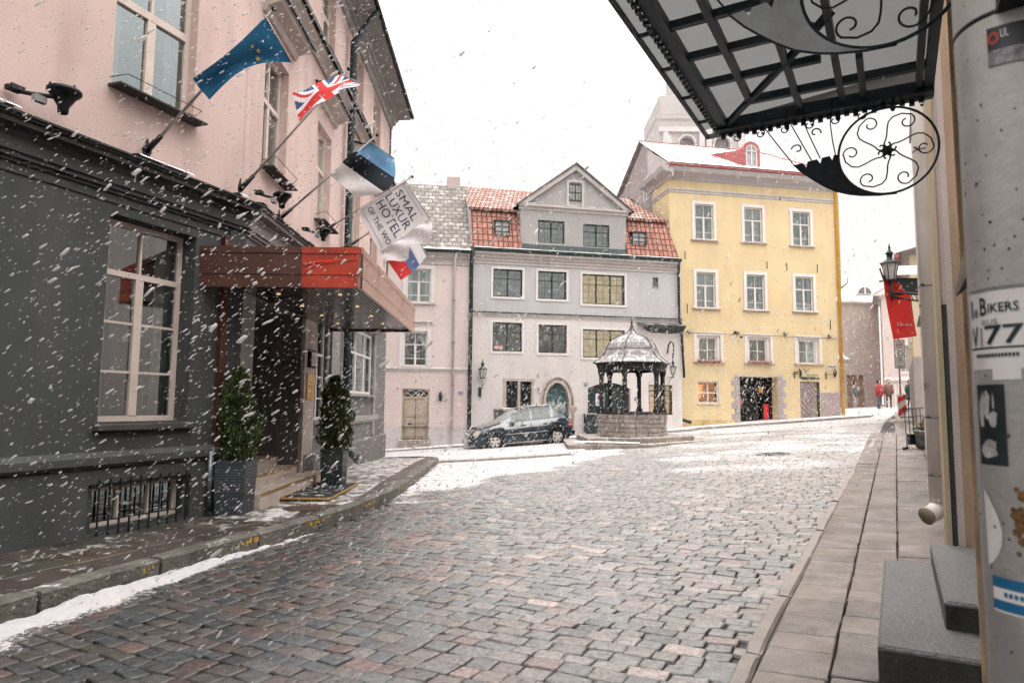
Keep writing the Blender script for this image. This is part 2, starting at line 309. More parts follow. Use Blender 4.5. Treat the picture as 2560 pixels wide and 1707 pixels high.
def text_on(mb, s, a, z, width, o, **k):                  # lay lettering on a facade frame, centred at a
    v, f = text2d(s, **k); xs = [p[0] for p in v]; ys = [p[1] for p in v]; k_ = width / (max(xs) - min(xs)); h = (max(ys) - min(ys)) * k_
    mb.add([(a - width / 2 + (p[0] - min(xs)) * k_, o, z + (p[1] - min(ys)) * k_) for p in v], f); return h

# ---------------------------------------------------------------- terrain
def gz(x, y):
    x = np.asarray(x, float); y = np.asarray(y, float)
    sp = .065 * np.logaddexp(0, x * .8) / .8 - .0563
    w_ = np.clip((y - 14) / 11, 0, 1); w_ = w_ * w_ * (3 - 2 * w_)
    far = .07 * np.minimum(x, 27) - .02
    return w_ * far + (1 - w_) * (sp + .002 * y)
def dip(x, y):            # the road lies a little lower along the left kerb
    a = np.clip((-np.asarray(x, float) - .2) / 2.2, 0, 1); b = np.clip((17 - np.asarray(y, float)) / 5, 0, 1); return .045 * a * a * (3 - 2 * a) * b
gr = lambda x, y: gz(x, y) - dip(x, y)
G = lambda x, y, d=0: float(gz(x, y)) + d
A = Fr((-3.928, 9.750), d=(.3707, .9288)); B = Fr((-3.928, 9.750), d=(-.01382, .9999))
H2 = Fr((-1.741, 29), ang=R(12)); H3 = Fr((8.180, 32), ang=R(11)); H1 = Fr((-1.741, 29), ang=R(8))
dR = (.49153, .87086); nS = (-.87086, .49153)
RW = Fr((0, 0), d=dR, n=nS)      # right-hand street: s along, o towards the road; wall at o=-.27 (near), -.46 (far)
KL = [(-4.6, -1), (-4.2, 2.5), (-3.98, 4.4), (-3.74, 5.6), (-3.36, 6.85), (-2.90, 8.1), (-2.6, 9.1), (-2.34, 10.0), (-2.12, 11.4), (-1.98, 13.8), (-2.0, 16.9), (-2.08, 20.2), (-2.35, 21.3), (-3.2, 21.9), (-4.4, 22.3)]
KR = [(-1.45, -1.3), (1.02, 3.53), (1.65, 4.73), (2.26, 5.76), (3.18, 7.38), (4.40, 9.52), (6.28, 12.76), (8.42, 16.3), (11.0, 20.7), (14.2, 26.3), (17.5, 31.5), (23.5, 40.8)]
def resample(P, step):
    P = np.array(P, float); L = np.r_[0, np.cumsum(np.linalg.norm(np.diff(P, axis=0), axis=1))]; t = np.arange(0, L[-1], step)
    return np.c_[np.interp(t, L, P[:, 0]), np.interp(t, L, P[:, 1])]
def smoothpoly(P, it=2):
    P = np.array(P, float)
    for _ in range(it):
        Q = [P[0]]
        for i in range(len(P) - 1): Q += [P[i] * .75 + P[i + 1] * .25, P[i] * .25 + P[i + 1] * .75]
        P = np.array(Q + [P[-1]])
    return P
KLs = smoothpoly(KL); KRs = smoothpoly(KR)
def inpoly(x, y, P):
    P = np.array(P); r = np.zeros(np.shape(x), bool); j = len(P) - 1
    for i in range(len(P)):
        c = ((P[i, 1] > y) != (P[j, 1] > y)) & (x < (P[j, 0] - P[i, 0]) * (y - P[i, 1]) / (P[j, 1] - P[i, 1] + 1e-12) + P[i, 0]); r ^= c; j = i
    return r
def pdist(x, y, P):
    d = np.full(np.shape(x), 1e9); P = np.array(P)
    for a, b in zip(P[:-1], P[1:]):
        ab = b - a; t = np.clip(((x - a[0]) * ab[0] + (y - a[1]) * ab[1]) / (ab @ ab), 0, 1)
        d = np.minimum(d, np.hypot(x - a[0] - t * ab[0], y - a[1] - t * ab[1]))
    return d
LEFTPAV = list(map(tuple, KLs)) + [(-9, 22.3), (-9, -1)]
RIGHTPAV = list(map(tuple, KRs)) + [(40, 40), (40, -1.6)]
def vnoise(x, y, sc, seed=0):
    x = np.asarray(x) * sc + seed * 17.3; y = np.asarray(y) * sc + seed * 7.7
    xi = np.floor(x).astype(int); yi = np.floor(y).astype(int); fx = x - xi; fy = y - yi; fx = fx * fx * (3 - 2 * fx); fy = fy * fy * (3 - 2 * fy)
    h = lambda a, b: np.modf(np.abs(np.sin(a * 127.1 + b * 311.7 + seed) * 43758.5453))[0]
    return (h(xi, yi) * (1 - fx) + h(xi + 1, yi) * fx) * (1 - fy) + (h(xi, yi + 1) * (1 - fx) + h(xi + 1, yi + 1) * fx) * fy
def fbm(x, y, sc, seed=0): return sum(vnoise(x, y, sc * 2 ** i, seed + i) / 2 ** (i + 1) for i in range(4)) / .9375
def snowmap(x, y):
    n = fbm(x, y, .8, 3); n2 = fbm(x, y, 3.5, 9)
    s = .07 + np.clip((y - 3) / 14, 0, 1) * .27 * np.clip(.5 + (x + 3) / 4, .3, 1)
    # swept drift on the left, in the lee of the pavement
    lx = (y - 12.0) * .56 - 1.3; d = (lx - x)
    s = np.maximum(s, np.clip(d * .55 + (n - .5) * 2.0 + .22, 0, .92) * (y > 11.5) * np.clip((27 - y) / 4, 0, 1))
    dk = pdist(x, y, KLs)
    s = np.maximum(s, np.clip(1.25 - dk / (.16 + .34 * np.clip((7.6 - y) / 2, 0, 1)) + (n2 - .5) * .8, 0, 1) * (y < 9))
    s = np.maximum(s, np.clip((y - 21.5) / 6 + (n - .5) * 1.8, 0, 1) * .64)
    s = np.maximum(s, np.clip(.42 * np.clip((y - 8) / 6, 0, 1) * np.clip((x * 1.0 - (y - 8) * .25) / 2, 0, 1) + (n - .5) * .9, 0, .6) * (y > 8))
    return np.clip(s + (n2 - .5) * .18 * (s > .02), 0, 1)

def stone_material(name, joint=False):
    m, t, b, N, L = nodes(name)
    col = N('ShaderNodeAttribute'); col.attribute_name = 'stone'; sn = N('ShaderNodeAttribute'); sn.attribute_name = 'snow'; fu = N('ShaderNodeAttribute'); fu.attribute_name = 'fuv'
    n = N('ShaderNodeTexNoise'); n.inputs['Scale'].default_value = 28; n.inputs['Detail'].default_value = 8; n.inputs['Roughness'].default_value = .7; L(fu.outputs['Vector'], n.inputs['Vector'])
    nb = N('ShaderNodeTexNoise'); nb.inputs['Scale'].default_value = 9; nb.inputs['Detail'].default_value = 5; L(fu.outputs['Vector'], nb.inputs['Vector'])
    mr = N('ShaderNodeMapRange'); mr.inputs['From Min'].default_value = .3; mr.inputs['From Max'].default_value = .7; mr.inputs['To Min'].default_value = .45; mr.inputs['To Max'].default_value = 1.5; L(n.outputs['Fac'], mr.inputs['Value'])
    sc = N('ShaderNodeVectorMath'); sc.operation = 'SCALE'; L(col.outputs['Vector'], sc.inputs[0]); L(mr.outputs[0], sc.inputs['Scale'])
    # snow where attribute + grain noise passes
    a = N('ShaderNodeMath'); a.operation = 'ADD'; L(sn.outputs['Fac'], a.inputs[0]); g = N('ShaderNodeMapRange'); g.inputs['To Min'].default_value = -.45; g.inputs['To Max'].default_value = .45; g.inputs['From Min'].default_value = .25; g.inputs['From Max'].default_value = .75; L(n.outputs['Fac'], g.inputs['Value']); L(g.outputs[0], a.inputs[1])
    th = N('ShaderNodeMapRange'); th.inputs['From Min'].default_value = .42 if not joint else .35; th.inputs['From Max'].default_value = .62; L(a.outputs[0], th.inputs['Value'])
    mm = N('ShaderNodeMix'); mm.data_type = 'RGBA'; L(th.outputs[0], mm.inputs[0]); L(sc.outputs[0], mm.inputs[6]); mm.inputs[7].default_value = (.66, .635, .63, 1); L(mm.outputs[2], b.inputs['Base Color'])
    rr = N('ShaderNodeMapRange'); rr.inputs['To Min'].default_value = .14; rr.inputs['To Max'].default_value = .46; L(nb.outputs['Fac'], rr.inputs['Value'])
    rm = N('ShaderNodeMix'); rm.data_type = 'FLOAT'; L(th.outputs[0], rm.inputs[0]); L(rr.outputs[0], rm.inputs[2]); rm.inputs[3].default_value = .8; L(rm.outputs[0], b.inputs['Roughness'])
    bp = N('ShaderNodeBump'); bp.inputs['Strength'].default_value = .9; bp.inputs['Distance'].default_value = .012; L(n.outputs['Fac'], bp.inputs['Height'])
    bp2 = N('ShaderNodeBump'); bp2.inputs['Strength'].default_value = .5; bp2.inputs['Distance'].default_value = .03; L(nb.outputs['Fac'], bp2.inputs['Height']); L(bp.outputs[0], bp2.inputs['Normal']); L(bp2.outputs[0], b.inputs['Normal'])
    b.inputs['Specular IOR Level'].default_value = .8
    return m
stonem = stone_material('cobble_stone'); roadm = stone_material('road_joint_sand', True)
def grid_sheet(name, xs, ys, dz, mats, **k):
    X, Y = np.meshgrid(xs, ys); Z = gr(X, Y) + dz; V = np.c_[X.ravel(), Y.ravel(), Z.ravel()]; nx = len(xs)
    i = np.arange(len(xs) - 1)[None, :] + nx * np.arange(len(ys) - 1)[:, None]; i = i.ravel(); Fc = np.c_[i, i + 1, i + 1 + nx, i + nx]
    return raw(name, V, Fc, mats, attrs={'snow': snowmap(X.ravel(), Y.ravel()) * 1., 'stone': np.tile([.05, .047, .045], (V.shape[0], 1))}, smooth=True, **k)
grid_sheet('ground', np.r_[-400, -60, -25, np.arange(-14, 34, .25), 60, 400], np.r_[-60, -12, np.arange(-4, 60, .25), 90, 200, 800], -.018, roadm, kind='structure')

def cobbles():
    P = []; rowh = .142; s = 0.4; F = RW
    r = random.Random(3)
    arr = []
    while s < 50:
        h = rowh * r.uniform(.86, 1.14) * (1 if s < 24 else 1.0); o = -1.2 + r.uniform(0, .2); omax = 24
        os_ = []
        while o < omax:
            wd = r.uniform(.155, .275); os_.append((o, wd)); o += wd
        for o, wd in os_: arr.append((s + h / 2, o + wd / 2, wd, h))
        s += h
    a = np.array(arr); n = len(a)
    sc_, oc = a[:, 0], a[:, 1]
    # rows bow gently and wander
    sc2 = sc_ + .10 * np.sin(oc * .45 + sc_ * .05) + .10 * (fbm(oc, sc_, .35, 5) - .5) * 2 + .018 * (oc - 2) ** 2 * np.clip((oc - 2) / 4, 0, 1) * .0
    XY = F.P + sc2[:, None] * F.d + oc[:, None] * F.n
    x, y = XY[:, 0], XY[:, 1]
    keep = ~inpoly(x - .05, y + .03, RIGHTPAV) & ~(inpoly(x, y, LEFTPAV)) & (y > .5) & (np.abs(x) < 1.0 * y + 2.5) & (pdist(x, y, KLs) > .06)
    hy = 28.2 + (x + 1.7) * .2126; keep &= (y < np.where(x < 8, hy, 30.6 + (x - 8) * .194)) | (x > 17)
    a, x, y = a[keep], x[keep], y[keep]; n = len(a)
    wd = a[:, 2] - rng.uniform(.003, .013, n); h = a[:, 3] - rng.uniform(.004, .014, n); rot = rng.normal(0, .035, n); top = rng.uniform(.0, .008, n)
    tx, ty = rng.normal(0, .03, n), rng.normal(0, .035, n)
    ring = [(-1, -.84), (-.92, -1), (.92, -1), (1, -.84), (1, .84), (.92, 1), (-.92, 1), (-1, .84)]
    V = np.zeros((n, 33, 3)); lv = [(1.0, -.03), (.995, -.002), (.955, .005), (.75, .0068)]
    jit = rng.normal(0, .045, (n, 8, 2))
    for li, (k, z) in enumerate(lv):
        for j, (u, v) in enumerate(ring):
            du = (u * k + jit[:, j, 0] * k) * wd / 2; dv = (v * (k if li < 2 else k * .98) + jit[:, j, 1] * k) * h / 2
            ru = du * np.cos(rot) - dv * np.sin(rot); rv = du * np.sin(rot) + dv * np.cos(rot)
            V[:, li * 8 + j, 0] = x + rv * F.d[0] + ru * F.n[0]; V[:, li * 8 + j, 1] = y + rv * F.d[1] + ru * F.n[1]
            V[:, li * 8 + j, 2] = z + (top + ru * tx + rv * ty if li else 0)
    V[:, 32, 0] = x; V[:, 32, 1] = y; V[:, 32, 2] = .0072 + top
    V[:, :, 2] += gr(V[:, :, 0], V[:, :, 1])
    base = np.arange(n)[:, None, None] * 33
    q = np.array([[l * 8 + j, l * 8 + (j + 1) % 8, l * 8 + 8 + (j + 1) % 8, l * 8 + 8 + j] for l in range(3) for j in range(8)] + [[24 + j, 24 + (j + 1) % 8, 24 + (j + 2) % 8, 32] for j in (0, 2, 4, 6)])
    q[:, :] = q[:, ::-1]
    Fc = (base + q[None]).reshape(-1, 4)
    pal = np.array([srgb(112, 114, 115), srgb(104, 112, 116), srgb(128, 122, 119), srgb(118, 110, 107), srgb(126, 110, 106), srgb(138, 108, 102), srgb(160, 128, 116), srgb(94, 102, 106), srgb(122, 115, 106), srgb(132, 104, 100)])
    wt = np.array([.2, .14, .17, .13, .09, .05, .025, .1, .07, .025]); idx = rng.choice(len(pal), n, p=wt / wt.sum())
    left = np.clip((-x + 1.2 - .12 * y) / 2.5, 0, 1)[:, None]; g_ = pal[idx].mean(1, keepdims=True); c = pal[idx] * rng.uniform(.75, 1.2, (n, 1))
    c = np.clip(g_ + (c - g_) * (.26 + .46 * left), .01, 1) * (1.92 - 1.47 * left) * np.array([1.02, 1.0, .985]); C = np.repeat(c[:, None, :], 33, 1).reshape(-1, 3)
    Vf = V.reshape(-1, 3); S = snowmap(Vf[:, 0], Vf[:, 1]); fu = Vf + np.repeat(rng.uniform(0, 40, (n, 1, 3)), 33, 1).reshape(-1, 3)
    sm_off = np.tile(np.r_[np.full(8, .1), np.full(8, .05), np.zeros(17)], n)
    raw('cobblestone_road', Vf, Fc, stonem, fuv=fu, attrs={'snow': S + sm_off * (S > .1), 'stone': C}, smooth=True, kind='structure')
cobbles()

def kerb(P, wid, side, mat, name, h, step, paint=False, bury=.25):
    Q = resample(P, .02); L = 0; i = 0; mb = MB(); mb.smooth = False; r = random.Random(5)
    def nrm(i):
        d = Q[min(i + 3, len(Q) - 1)] - Q[max(i - 3, 0)]; d = d / np.linalg.norm(d); return np.array([-d[1], d[0]]) * side
    yel = []
    while i < len(Q) - 8:
        n = int(step * r.uniform(.75, 1.15) / .02); j = min(i + n, len(Q) - 1); dz = r.uniform(-.008, .008); b = .018
        ids = list(range(i, j - 1, 6)) + [j - 1] if j - 1 > i else [i]
        rings = []
        for k_, t in enumerate(ids):
            p = Q[t]; m = nrm(t); z = G(*p); e = .012 if k_ in (0, len(ids) - 1) else 0
            jt = [r.uniform(-.004, .004) for _ in range(4)]
            rings.append([(*(p - m * (0 - e)), z - bury), (*(p + m * (jt[0] + e)), z + h - b * 1.6 + dz), (*(p + m * (b + e)), z + h + dz - e), (*(p + m * (wid - b)), z + h + dz - e + jt[1]), (*(p + m * wid), z + h - b + dz), (*(p + m * wid), z - bury)])
        v = [q for g in rings for q in g]; f = [(a * 6 + k, a * 6 + (k + 1) % 6, a * 6 + 6 + (k + 1) % 6, a * 6 + 6 + k) for a in range(len(rings) - 1) for k in range(6)]
        f += [list(range(6)), list(range((len(rings) - 1) * 6, len(rings) * 6))]
        mb.add(v, f)
        i = j + 1
    return mb.build(name, mat, kind='structure')
kerb(KLs, .17, 1, kerbm, 'left_kerb', .14, 1.25)
kerb(KRs, .11, -1, kerbr, 'right_kerb', .075, 1.3)
# worn yellow paint patches on the left kerb face
mb = MB(); Q = resample(KLs, .02)
for y0, ln in ((4.95, .07), (6.55, .14), (7.75, .34), (9.0, .4), (10.6, .5), (12.6, .3)):
    i = int(np.argmin(abs(Q[:, 1] - y0))); n = int(ln / .02)
    for k in range(n):
        if random.random() < .25: continue
        a, b = Q[i + k], Q[i + k + 1]; d = (b - a) / np.linalg.norm(b - a); m = np.array([d[1], -d[0]]) * .006; z = G(*a); t0 = .03 + random.uniform(0, .03); t1 = .09 + random.uniform(-.03, .012)
        mb.quad((*(a + m), z + t0), (*(b + m), z + t0), (*(b + m), z + t1), (*(a + m), z + t1))
mb.build('kerb_paint', yellowpaint, kind='structure')

def shades(base, name, cols, **k): return [M(name + s_, c_, **k) for s_, c_ in zip(('', '_light', '_dark'), cols)]
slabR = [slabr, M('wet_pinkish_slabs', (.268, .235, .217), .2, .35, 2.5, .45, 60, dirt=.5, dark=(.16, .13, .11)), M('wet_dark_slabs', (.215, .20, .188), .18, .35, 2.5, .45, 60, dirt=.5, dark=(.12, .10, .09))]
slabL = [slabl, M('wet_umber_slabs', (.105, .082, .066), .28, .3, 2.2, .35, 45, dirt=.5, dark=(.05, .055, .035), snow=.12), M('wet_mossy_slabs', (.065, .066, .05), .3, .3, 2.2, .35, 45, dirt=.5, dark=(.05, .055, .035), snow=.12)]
def slabs(F, rows, s0, s1, smin, smax, mat, name, clip, h, gap=.012, seed=1, curve=None):
    r = random.Random(seed); mb = MB()
    for o0, o1 in rows:
        s = s0 + r.uniform(0, .3)
        while s < s1:
            l = r.uniform(smin, smax); dz = r.uniform(-.005, .005)
            a0, a1, b0, b1 = s + gap / 2, s + l - gap / 2, o0 + gap / 2, o1 - gap / 2
            j = lambda: r.uniform(-.006, .006)
            nseg = 1
            cs = [(a0 + j(), b0 + j()), (a1 + j(), b0 + j()), (a1 + j(), b1 + j()), (a0 + j(), b1 + j())]
            W = F.w([(c[0], c[1], 0) for c in cs]); cx, cy = W[:, 0].mean(), W[:, 1].mean()
            if clip(cx, cy):
                z = [G(p[0], p[1]) + h + dz + r.uniform(-.002, .002) for p in W]; e = .007
                ce = W.mean(0)
                ins = [(p[0] + (ce[0] - p[0]) * e * 2 / l, p[1] + (ce[1] - p[1]) * e * 2 / l) for p in W]
                v = [(p[0], p[1], zz - .06) for p, zz in zip(W, z)] + [(p[0], p[1], zz - e) for p, zz in zip(W, z)] + [(q[0], q[1], zz) for q, zz in zip(ins, z)]
                f = [(8, 9, 10, 11)] + [(k + i, k + (i + 1) % 4, k + 4 + (i + 1) % 4, k + 4 + i) for k in (0, 4) for i in range(4)]
                mb.cur = r.choice([0, 0, 1, 2]); mb.add(v, f)
            s += l
    return mb.build(name, mat, kind='structure')
def strip_sheet(name, outer, inner, dz, mat):            # bedding under the slabs
    n = 120; t = lambda P: np.array([np.array(P)[int(k)] for k in np.linspace(0, len(P) - 1, n)]); a, b = t(resample(outer, .05)), t(resample(inner, .05)); V = []; 
    m = 8
    for i in range(n):
        for j in range(m): p = a[i] + (b[i] - a[i]) * j / (m - 1); V.append((p[0], p[1], G(*p) + dz))
    Fc = np.array([(i * m + j, i * m + j + 1, (i + 1) * m + j + 1, (i + 1) * m + j) for i in range(n - 1) for j in range(m - 1)])
    V = np.array(V); return raw(name, V, Fc, mat, kind='structure')
inL = [tuple(A.p(s, -.3, 0)[:2]) for s in (-12, -6, 0)] + [tuple(B.p(s, -.3, 0)[:2]) for s in (4, 8, 12.4, 14)]
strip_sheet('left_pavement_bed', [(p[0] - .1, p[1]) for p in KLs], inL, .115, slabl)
offk = lambda P, d: [(p[0] + d * .87, p[1] - d * .49) for p in P]
strip_sheet('right_pavement_bed', offk(KRs, .09), offk(KRs, 3.2), .045, jointm)
ckL = lambda x, y: bool(inpoly(np.array([x]), np.array([y]), LEFTPAV)[0]) and float(pdist(np.array([x]), np.array([y]), KLs)[0]) > .36
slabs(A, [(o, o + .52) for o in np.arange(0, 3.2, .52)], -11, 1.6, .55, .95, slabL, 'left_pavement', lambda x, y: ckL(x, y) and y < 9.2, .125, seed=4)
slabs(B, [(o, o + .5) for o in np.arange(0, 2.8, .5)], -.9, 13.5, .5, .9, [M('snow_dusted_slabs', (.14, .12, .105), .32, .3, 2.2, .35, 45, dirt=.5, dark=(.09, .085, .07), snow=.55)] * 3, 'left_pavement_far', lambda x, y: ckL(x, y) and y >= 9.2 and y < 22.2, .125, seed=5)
slabs(RW, [(-.48, .045), (.045, .375), (.375, .748)], .6, 24, .24, .46, slabR, 'right_pavement', lambda x, y: True, .075, .011, seed=8)
slabs(RW, [(-1.4, -.48)], 6, 24, .3, .5, slabR, 'right_pavement_inner', lambda x, y: True, .072, seed=9)
slabs(RW, [(-2.6, -.48), (-.48, .1)], 24, 40, .5, .9, slabR, 'right_pavement_far', lambda x, y: True, .072, seed=10)

# snow lying in the gutter below the left kerb, and drifts by the square: lumpy low mounds
def snow_drift(name, pts, width, hgt, seed, label=None):
    Q = resample(smoothpoly(pts, 2), .035); n = len(Q); m = 23; V = np.zeros((n, m, 3))
    for i in range(n):
        d = Q[min(i + 2, n - 1)] - Q[max(i - 2, 0)]; d /= np.linalg.norm(d); nn = np.array([d[1], -d[0]]); t = i / (n - 1); taper = min(1, t * 6, (1 - t) * 5)
        wv = width * (.5 + .8 * fbm(Q[i, 0], Q[i, 1], 2.2, seed)) * max(.05, taper)
        for j in range(m):
            u = j / (m - 1); p = Q[i] + nn * (wv * u - .02); V[i, j, :2] = p
            V[i, j, 2] = float(gr(*p)) - .004 + .018 * taper + hgt * taper * (math.sin(math.pi * min(1, u * 1.05 + .12)) ** .8 if u < .84 else 0) * (.1 + 1.7 * float(fbm(p[0], p[1], 9, seed))) + .045 * (float(fbm(p[0], p[1], 5, 31)) - .5) - .03 * (u > .93)
    i = (np.arange(m - 1)[None] + m * np.arange(n - 1)[:, None]).ravel(); raw(name, V.reshape(-1, 3), np.c_[i, i + m, i + m + 1, i + 1], snowm, smooth=True, kind='stuff', label=label or 'snow', category='snow')
snow_drift('snow_drift', [(p[0] + .05, p[1]) for p in ((-4.15, 3.2), (-3.98, 4.4), (-3.74, 5.6), (-3.36, 6.85), (-3.1, 7.6), (-2.85, 8.2))], 0.29, .045, 2, 'lumpy white snow lying in the gutter below the left kerb')

# ================================================================= windows
def window(F, par, a0, a1, z0, z1, o=-.12, cols=2, rows=(.5,), fr=.055, bar=.03, fm=cream, gm=None, sur=0, surm=None, sill=None, transom=None, curt=None, lites=0, back=None, label=None, name='window', mull=None, tr_t=.05):
    gm = gm or darkglass; mb = MB(F); d = .045
    mb.box(a0, a0 + fr, o - d, o, z0, z1); mb.box(a1 - fr, a1, o - d, o, z0, z1); mb.box(a0 + fr, a1 - fr, o - d, o, z0, z0 + fr); mb.box(a0 + fr, a1 - fr, o - d, o, z1 - fr, z1)
    W = a1 - a0; H = z1 - z0; mw = mull or fr * .9
    zt = z0 + H * transom if transom else z1
    for c in range(1, cols):
        x = a0 + W * c / cols; mb.box(x - mw / 2, x + mw / 2, o - d, o + .008, z0 + fr, zt if transom else z1 - fr)
        if transom: mb.box(x - bar / 2, x + bar / 2, o - d, o + .004, zt, z1 - fr)
    if transom: mb.box(a0 + fr, a1 - fr, o - d, o + .012, zt - tr_t / 2, zt + tr_t / 2)
    zz1 = zt if transom else z1
    for rf in rows:
        z = z0 + (zz1 - z0) * rf; mb.box(a0 + fr, a1 - fr, o - d * .6, o - .006, z - bar / 2, z + bar / 2)
    for l in range(lites):
        for c in range(cols):
            x = a0 + W * (c + (l + 1) / (lites + 1)) / cols; mb.box(x - bar * .3, x + bar * .3, o - d * .6, o - .01, z0 + fr, z1 - fr)
    wn = mb.build(name, fm, par, label)
    MB(F).quad((a0 + fr * .5, o - .03, z0 + fr * .5), (a1 - fr * .5, o - .03, z0 + fr * .5), (a1 - fr * .5, o - .03, z1 - fr * .5), (a0 + fr * .5, o - .03, z1 - fr * .5)).build('pane', gm, wn)
    if sur:
        m2 = MB(F); e = .035
        m2.box(a0 - sur, a0, 0, e, z0 - (0 if sill else sur), z1 + sur); m2.box(a1, a1 + sur, 0, e, z0 - (0 if sill else sur), z1 + sur); m2.box(a0, a1, 0, e, z1, z1 + sur)
        if not sill: m2.box(a0, a1, 0, e, z0 - sur, z0)
        m2.build('surround', surm or white, wn)
    if sill:
        ex, dp, th, sm = sill; MB(F).profile([(-.1, z0), (-.1, z0 - th), (dp, z0 - th), (dp, z0 - th * .35)], a0 - ex, a1 + ex).build('sill', sm, wn)
    if curt:
        m3 = MB(F); m3.smooth = True; oc = o - .14
        def drape(x0, x1, zb, zt_):
            n = max(4, int((x1 - x0) / .03)); v = []
            for i in range(n + 1): x = x0 + (x1 - x0) * i / n; oo = oc + .018 * math.sin(i * 1.9) + .01 * math.sin(i * .7); v += [(x, oo, zb), (x, oo, zt_)]
            m3.add(v, [(2 * i, 2 * i + 2, 2 * i + 3, 2 * i + 1) for i in range(n)])
        if curt == 'full': drape(a0, a1, z0, z1)
        elif curt == 'half': drape(a0, a1, z0, z0 + H * .5)
        elif curt == 'sides': drape(a0, a0 + W * .24, z0, z1); drape(a1 - W * .24, a1, z0, z1)
        elif curt == 'left': drape(a0, a0 + W * .55, z0, z1)
        elif curt == 'lace': drape(a0, a1, z0 + H * .0, z0 + H * .3); drape(a0, a0 + W * .2, z0, z1); drape(a1 - W * .2, a1, z0, z1)
        m3.build('curtain', curtain, wn)
    if back: MB(F).quad((a0, o - .32, z0), (a1, o - .32, z0), (a1, o - .32, z1), (a0, o - .32, z1)).build('room_backdrop', back, wn)
    return wn
def cornice(F, par, prof, a0, a1, mat, name='cornice', label=None): return MB(F).profile(prof, a0, a1).build(name, mat, par, label)

# ================================================================= HOTEL (pink above, charcoal below)
hotel = thing('hotel_building', 'pink stucco hotel with a charcoal ground floor on the left corner', 'building', tuple(A.p(0, 0, 0)))
Wg = [(-2.11, -.85, 1.36, 3.80, .3), (-4.75, -3.50, 1.36, 3.80, .3), (-2.12, -.87, .17, .62, .16)]
mb = MB(A); mb.wall(-12, 0, -.6, 4.12, Wg); mb.build('ground_floor_wall', darkwall, hotel)
hb = [(.50, 3.05, .05, 3.25, 1.9), (3.86, 4.95, 1.25, 3.45, .16), (6.95, 10.1, 1.86, 3.55, .14)]
mb = MB(B); mb.wall(0, 12.3, -.6, 4.12, hb[:1] + hb[1:]); mb.quad((12.3, 0, -.6), (12.3, -9, -.6), (12.3, -9, 11.4), (12.3, 0, 11.4)); mb.build('ground_floor_wall', darkwall2, hotel, 'entrance side with its stucco lightened to look brighter lit')
UA = [(-2.16, -.96, 5.34, 7.55, .22), (-5.4, -4.2, 5.34, 7.55, .22), (-2.16, -.96, 9.0, 11, .22)]
MB(A).wall(-12, 0, 4.12, 11.4, UA, -.06).build('upper_wall', pinkwall, hotel)
US = [(.72, 1.88), (3.80, 4.92), (6.95, 8.05), (9.5, 10.6)]
UB = [(a, b, z0, z1, .24) for a, b in US for z0, z1 in ((5.34, 7.42), (9.0, 10.75))]
mb = MB(B); mb.wall(0, 12.3, 4.12, 11.4, UB, -.06); mb.build('upper_wall', pinkwall, hotel)
# base course, band and cornice
cornice(A, hotel, [(0, -.6), (.05, -.6), (.05, .86), (0, .86)], -12, -2.2, darkwall, 'plinth'); cornice(A, hotel, [(0, -.6), (.05, -.6), (.05, .86), (0, .86)], -.79, -.3, darkwall, 'plinth')
mb = MB(A); mb.box(-2.2, -.79, 0, .05, -.6, .12); mb.box(-2.2, -.79, 0, .05, .67, .86); mb.build('plinth', darkwall, hotel)
cornice(A, hotel, [(0, .84), (.075, .85), (.105, .89), (.105, .97), (.03, 1.03), (0, 1.03)], -12, -.3, darkwall, 'string_course')
cornice(B, hotel, [(0, -.6), (.06, -.6), (.06, .62), (.02, .66), (0, .66)], 3.2, 12.36, darkwall2, 'plinth')
cornice(B, hotel, [(0, 1.08), (.045, 1.09), (.06, 1.16), (.045, 1.26), (0, 1.28)], 7.0, 11.0, trimgrey, 'string_course')
cp = [(-.1, 4.03), (.03, 4.03), (.03, 4.06), (.07, 4.07), (.07, 4.115), (.10, 4.12), (.10, 4.25), (.14, 4.29), (.14, 4.32), (.25, 4.345), (.25, 4.40), (.29, 4.405), (.29, 4.43), (.02, 4.52), (-.1, 4.52)]
cornice(A, hotel, cp, -12, 0.02, trimdark); cornice(B, hotel, cp, -.02, 12.3, trimgrey)
cap = [(-.05, 4.525), (-.05, 4.545), (.32, 4.455), (.32, 4.43), (.31, 4.43), (.31, 4.445)]
cornice(A, hotel, cap, -12, .03, blackmetal, 'cornice_flashing'); cornice(B, hotel, cap, -.03, 12.35, blackmetal, 'cornice_flashing')
cornice(A, hotel, [(0, 3.92), (.02, 3.92), (.02, 3.95), (0, 3.95)], -12, -.2, trimdark, 'string_course')
# corner pilaster and brown copper strip
MB(A).box(-.30, 0, 0, .04, -.5, 4.03).build('corner_pilaster', darkwall, hotel)
MB(A).box(-.42, -.30, .0, .07, .5, 3.9).build('copper_strip', copperbrown, hotel)
MB(B).box(0, .48, 0, .035, -.3, 3.9).build('corner_pilaster', trimgrey, hotel, 'grey stone corner pilaster by the door')
# windows
window(A, hotel, -2.11, -.85, 1.36, 3.80, -.24, 2, (1 / 3., 2 / 3.), .065, .028, cream, None, 0, None, (.06, .09, .09, trimdark), .735, 'sides', tr_t=.07, mull=.11, label='tall cream framed window in the charcoal wall')
window(A, hotel, -4.75, -3.50, 1.36, 3.80, -.24, 2, (1 / 3., 2 / 3.), .065, .028, cream, None, 0, None, (.06, .09, .09, trimdark), .735)
window(A, hotel, -2.12, -.87, .17, .62, -.1, 3, (), .045, .03, cream, None, label='low cellar window with cream frame')
window(A, hotel, -2.16, -.96, 5.34, 7.55, -.2, 2, (), .07, .04, cream, None, 0, None, (.05, .16, .03, trimdark), .54, 'sides', tr_t=.1, mull=.12)
window(A, hotel, -5.4, -4.2, 5.34, 7.55, -.2, 2, (), .07, .04, cream, None, 0, None, (.05, .16, .03, trimdark), .54)
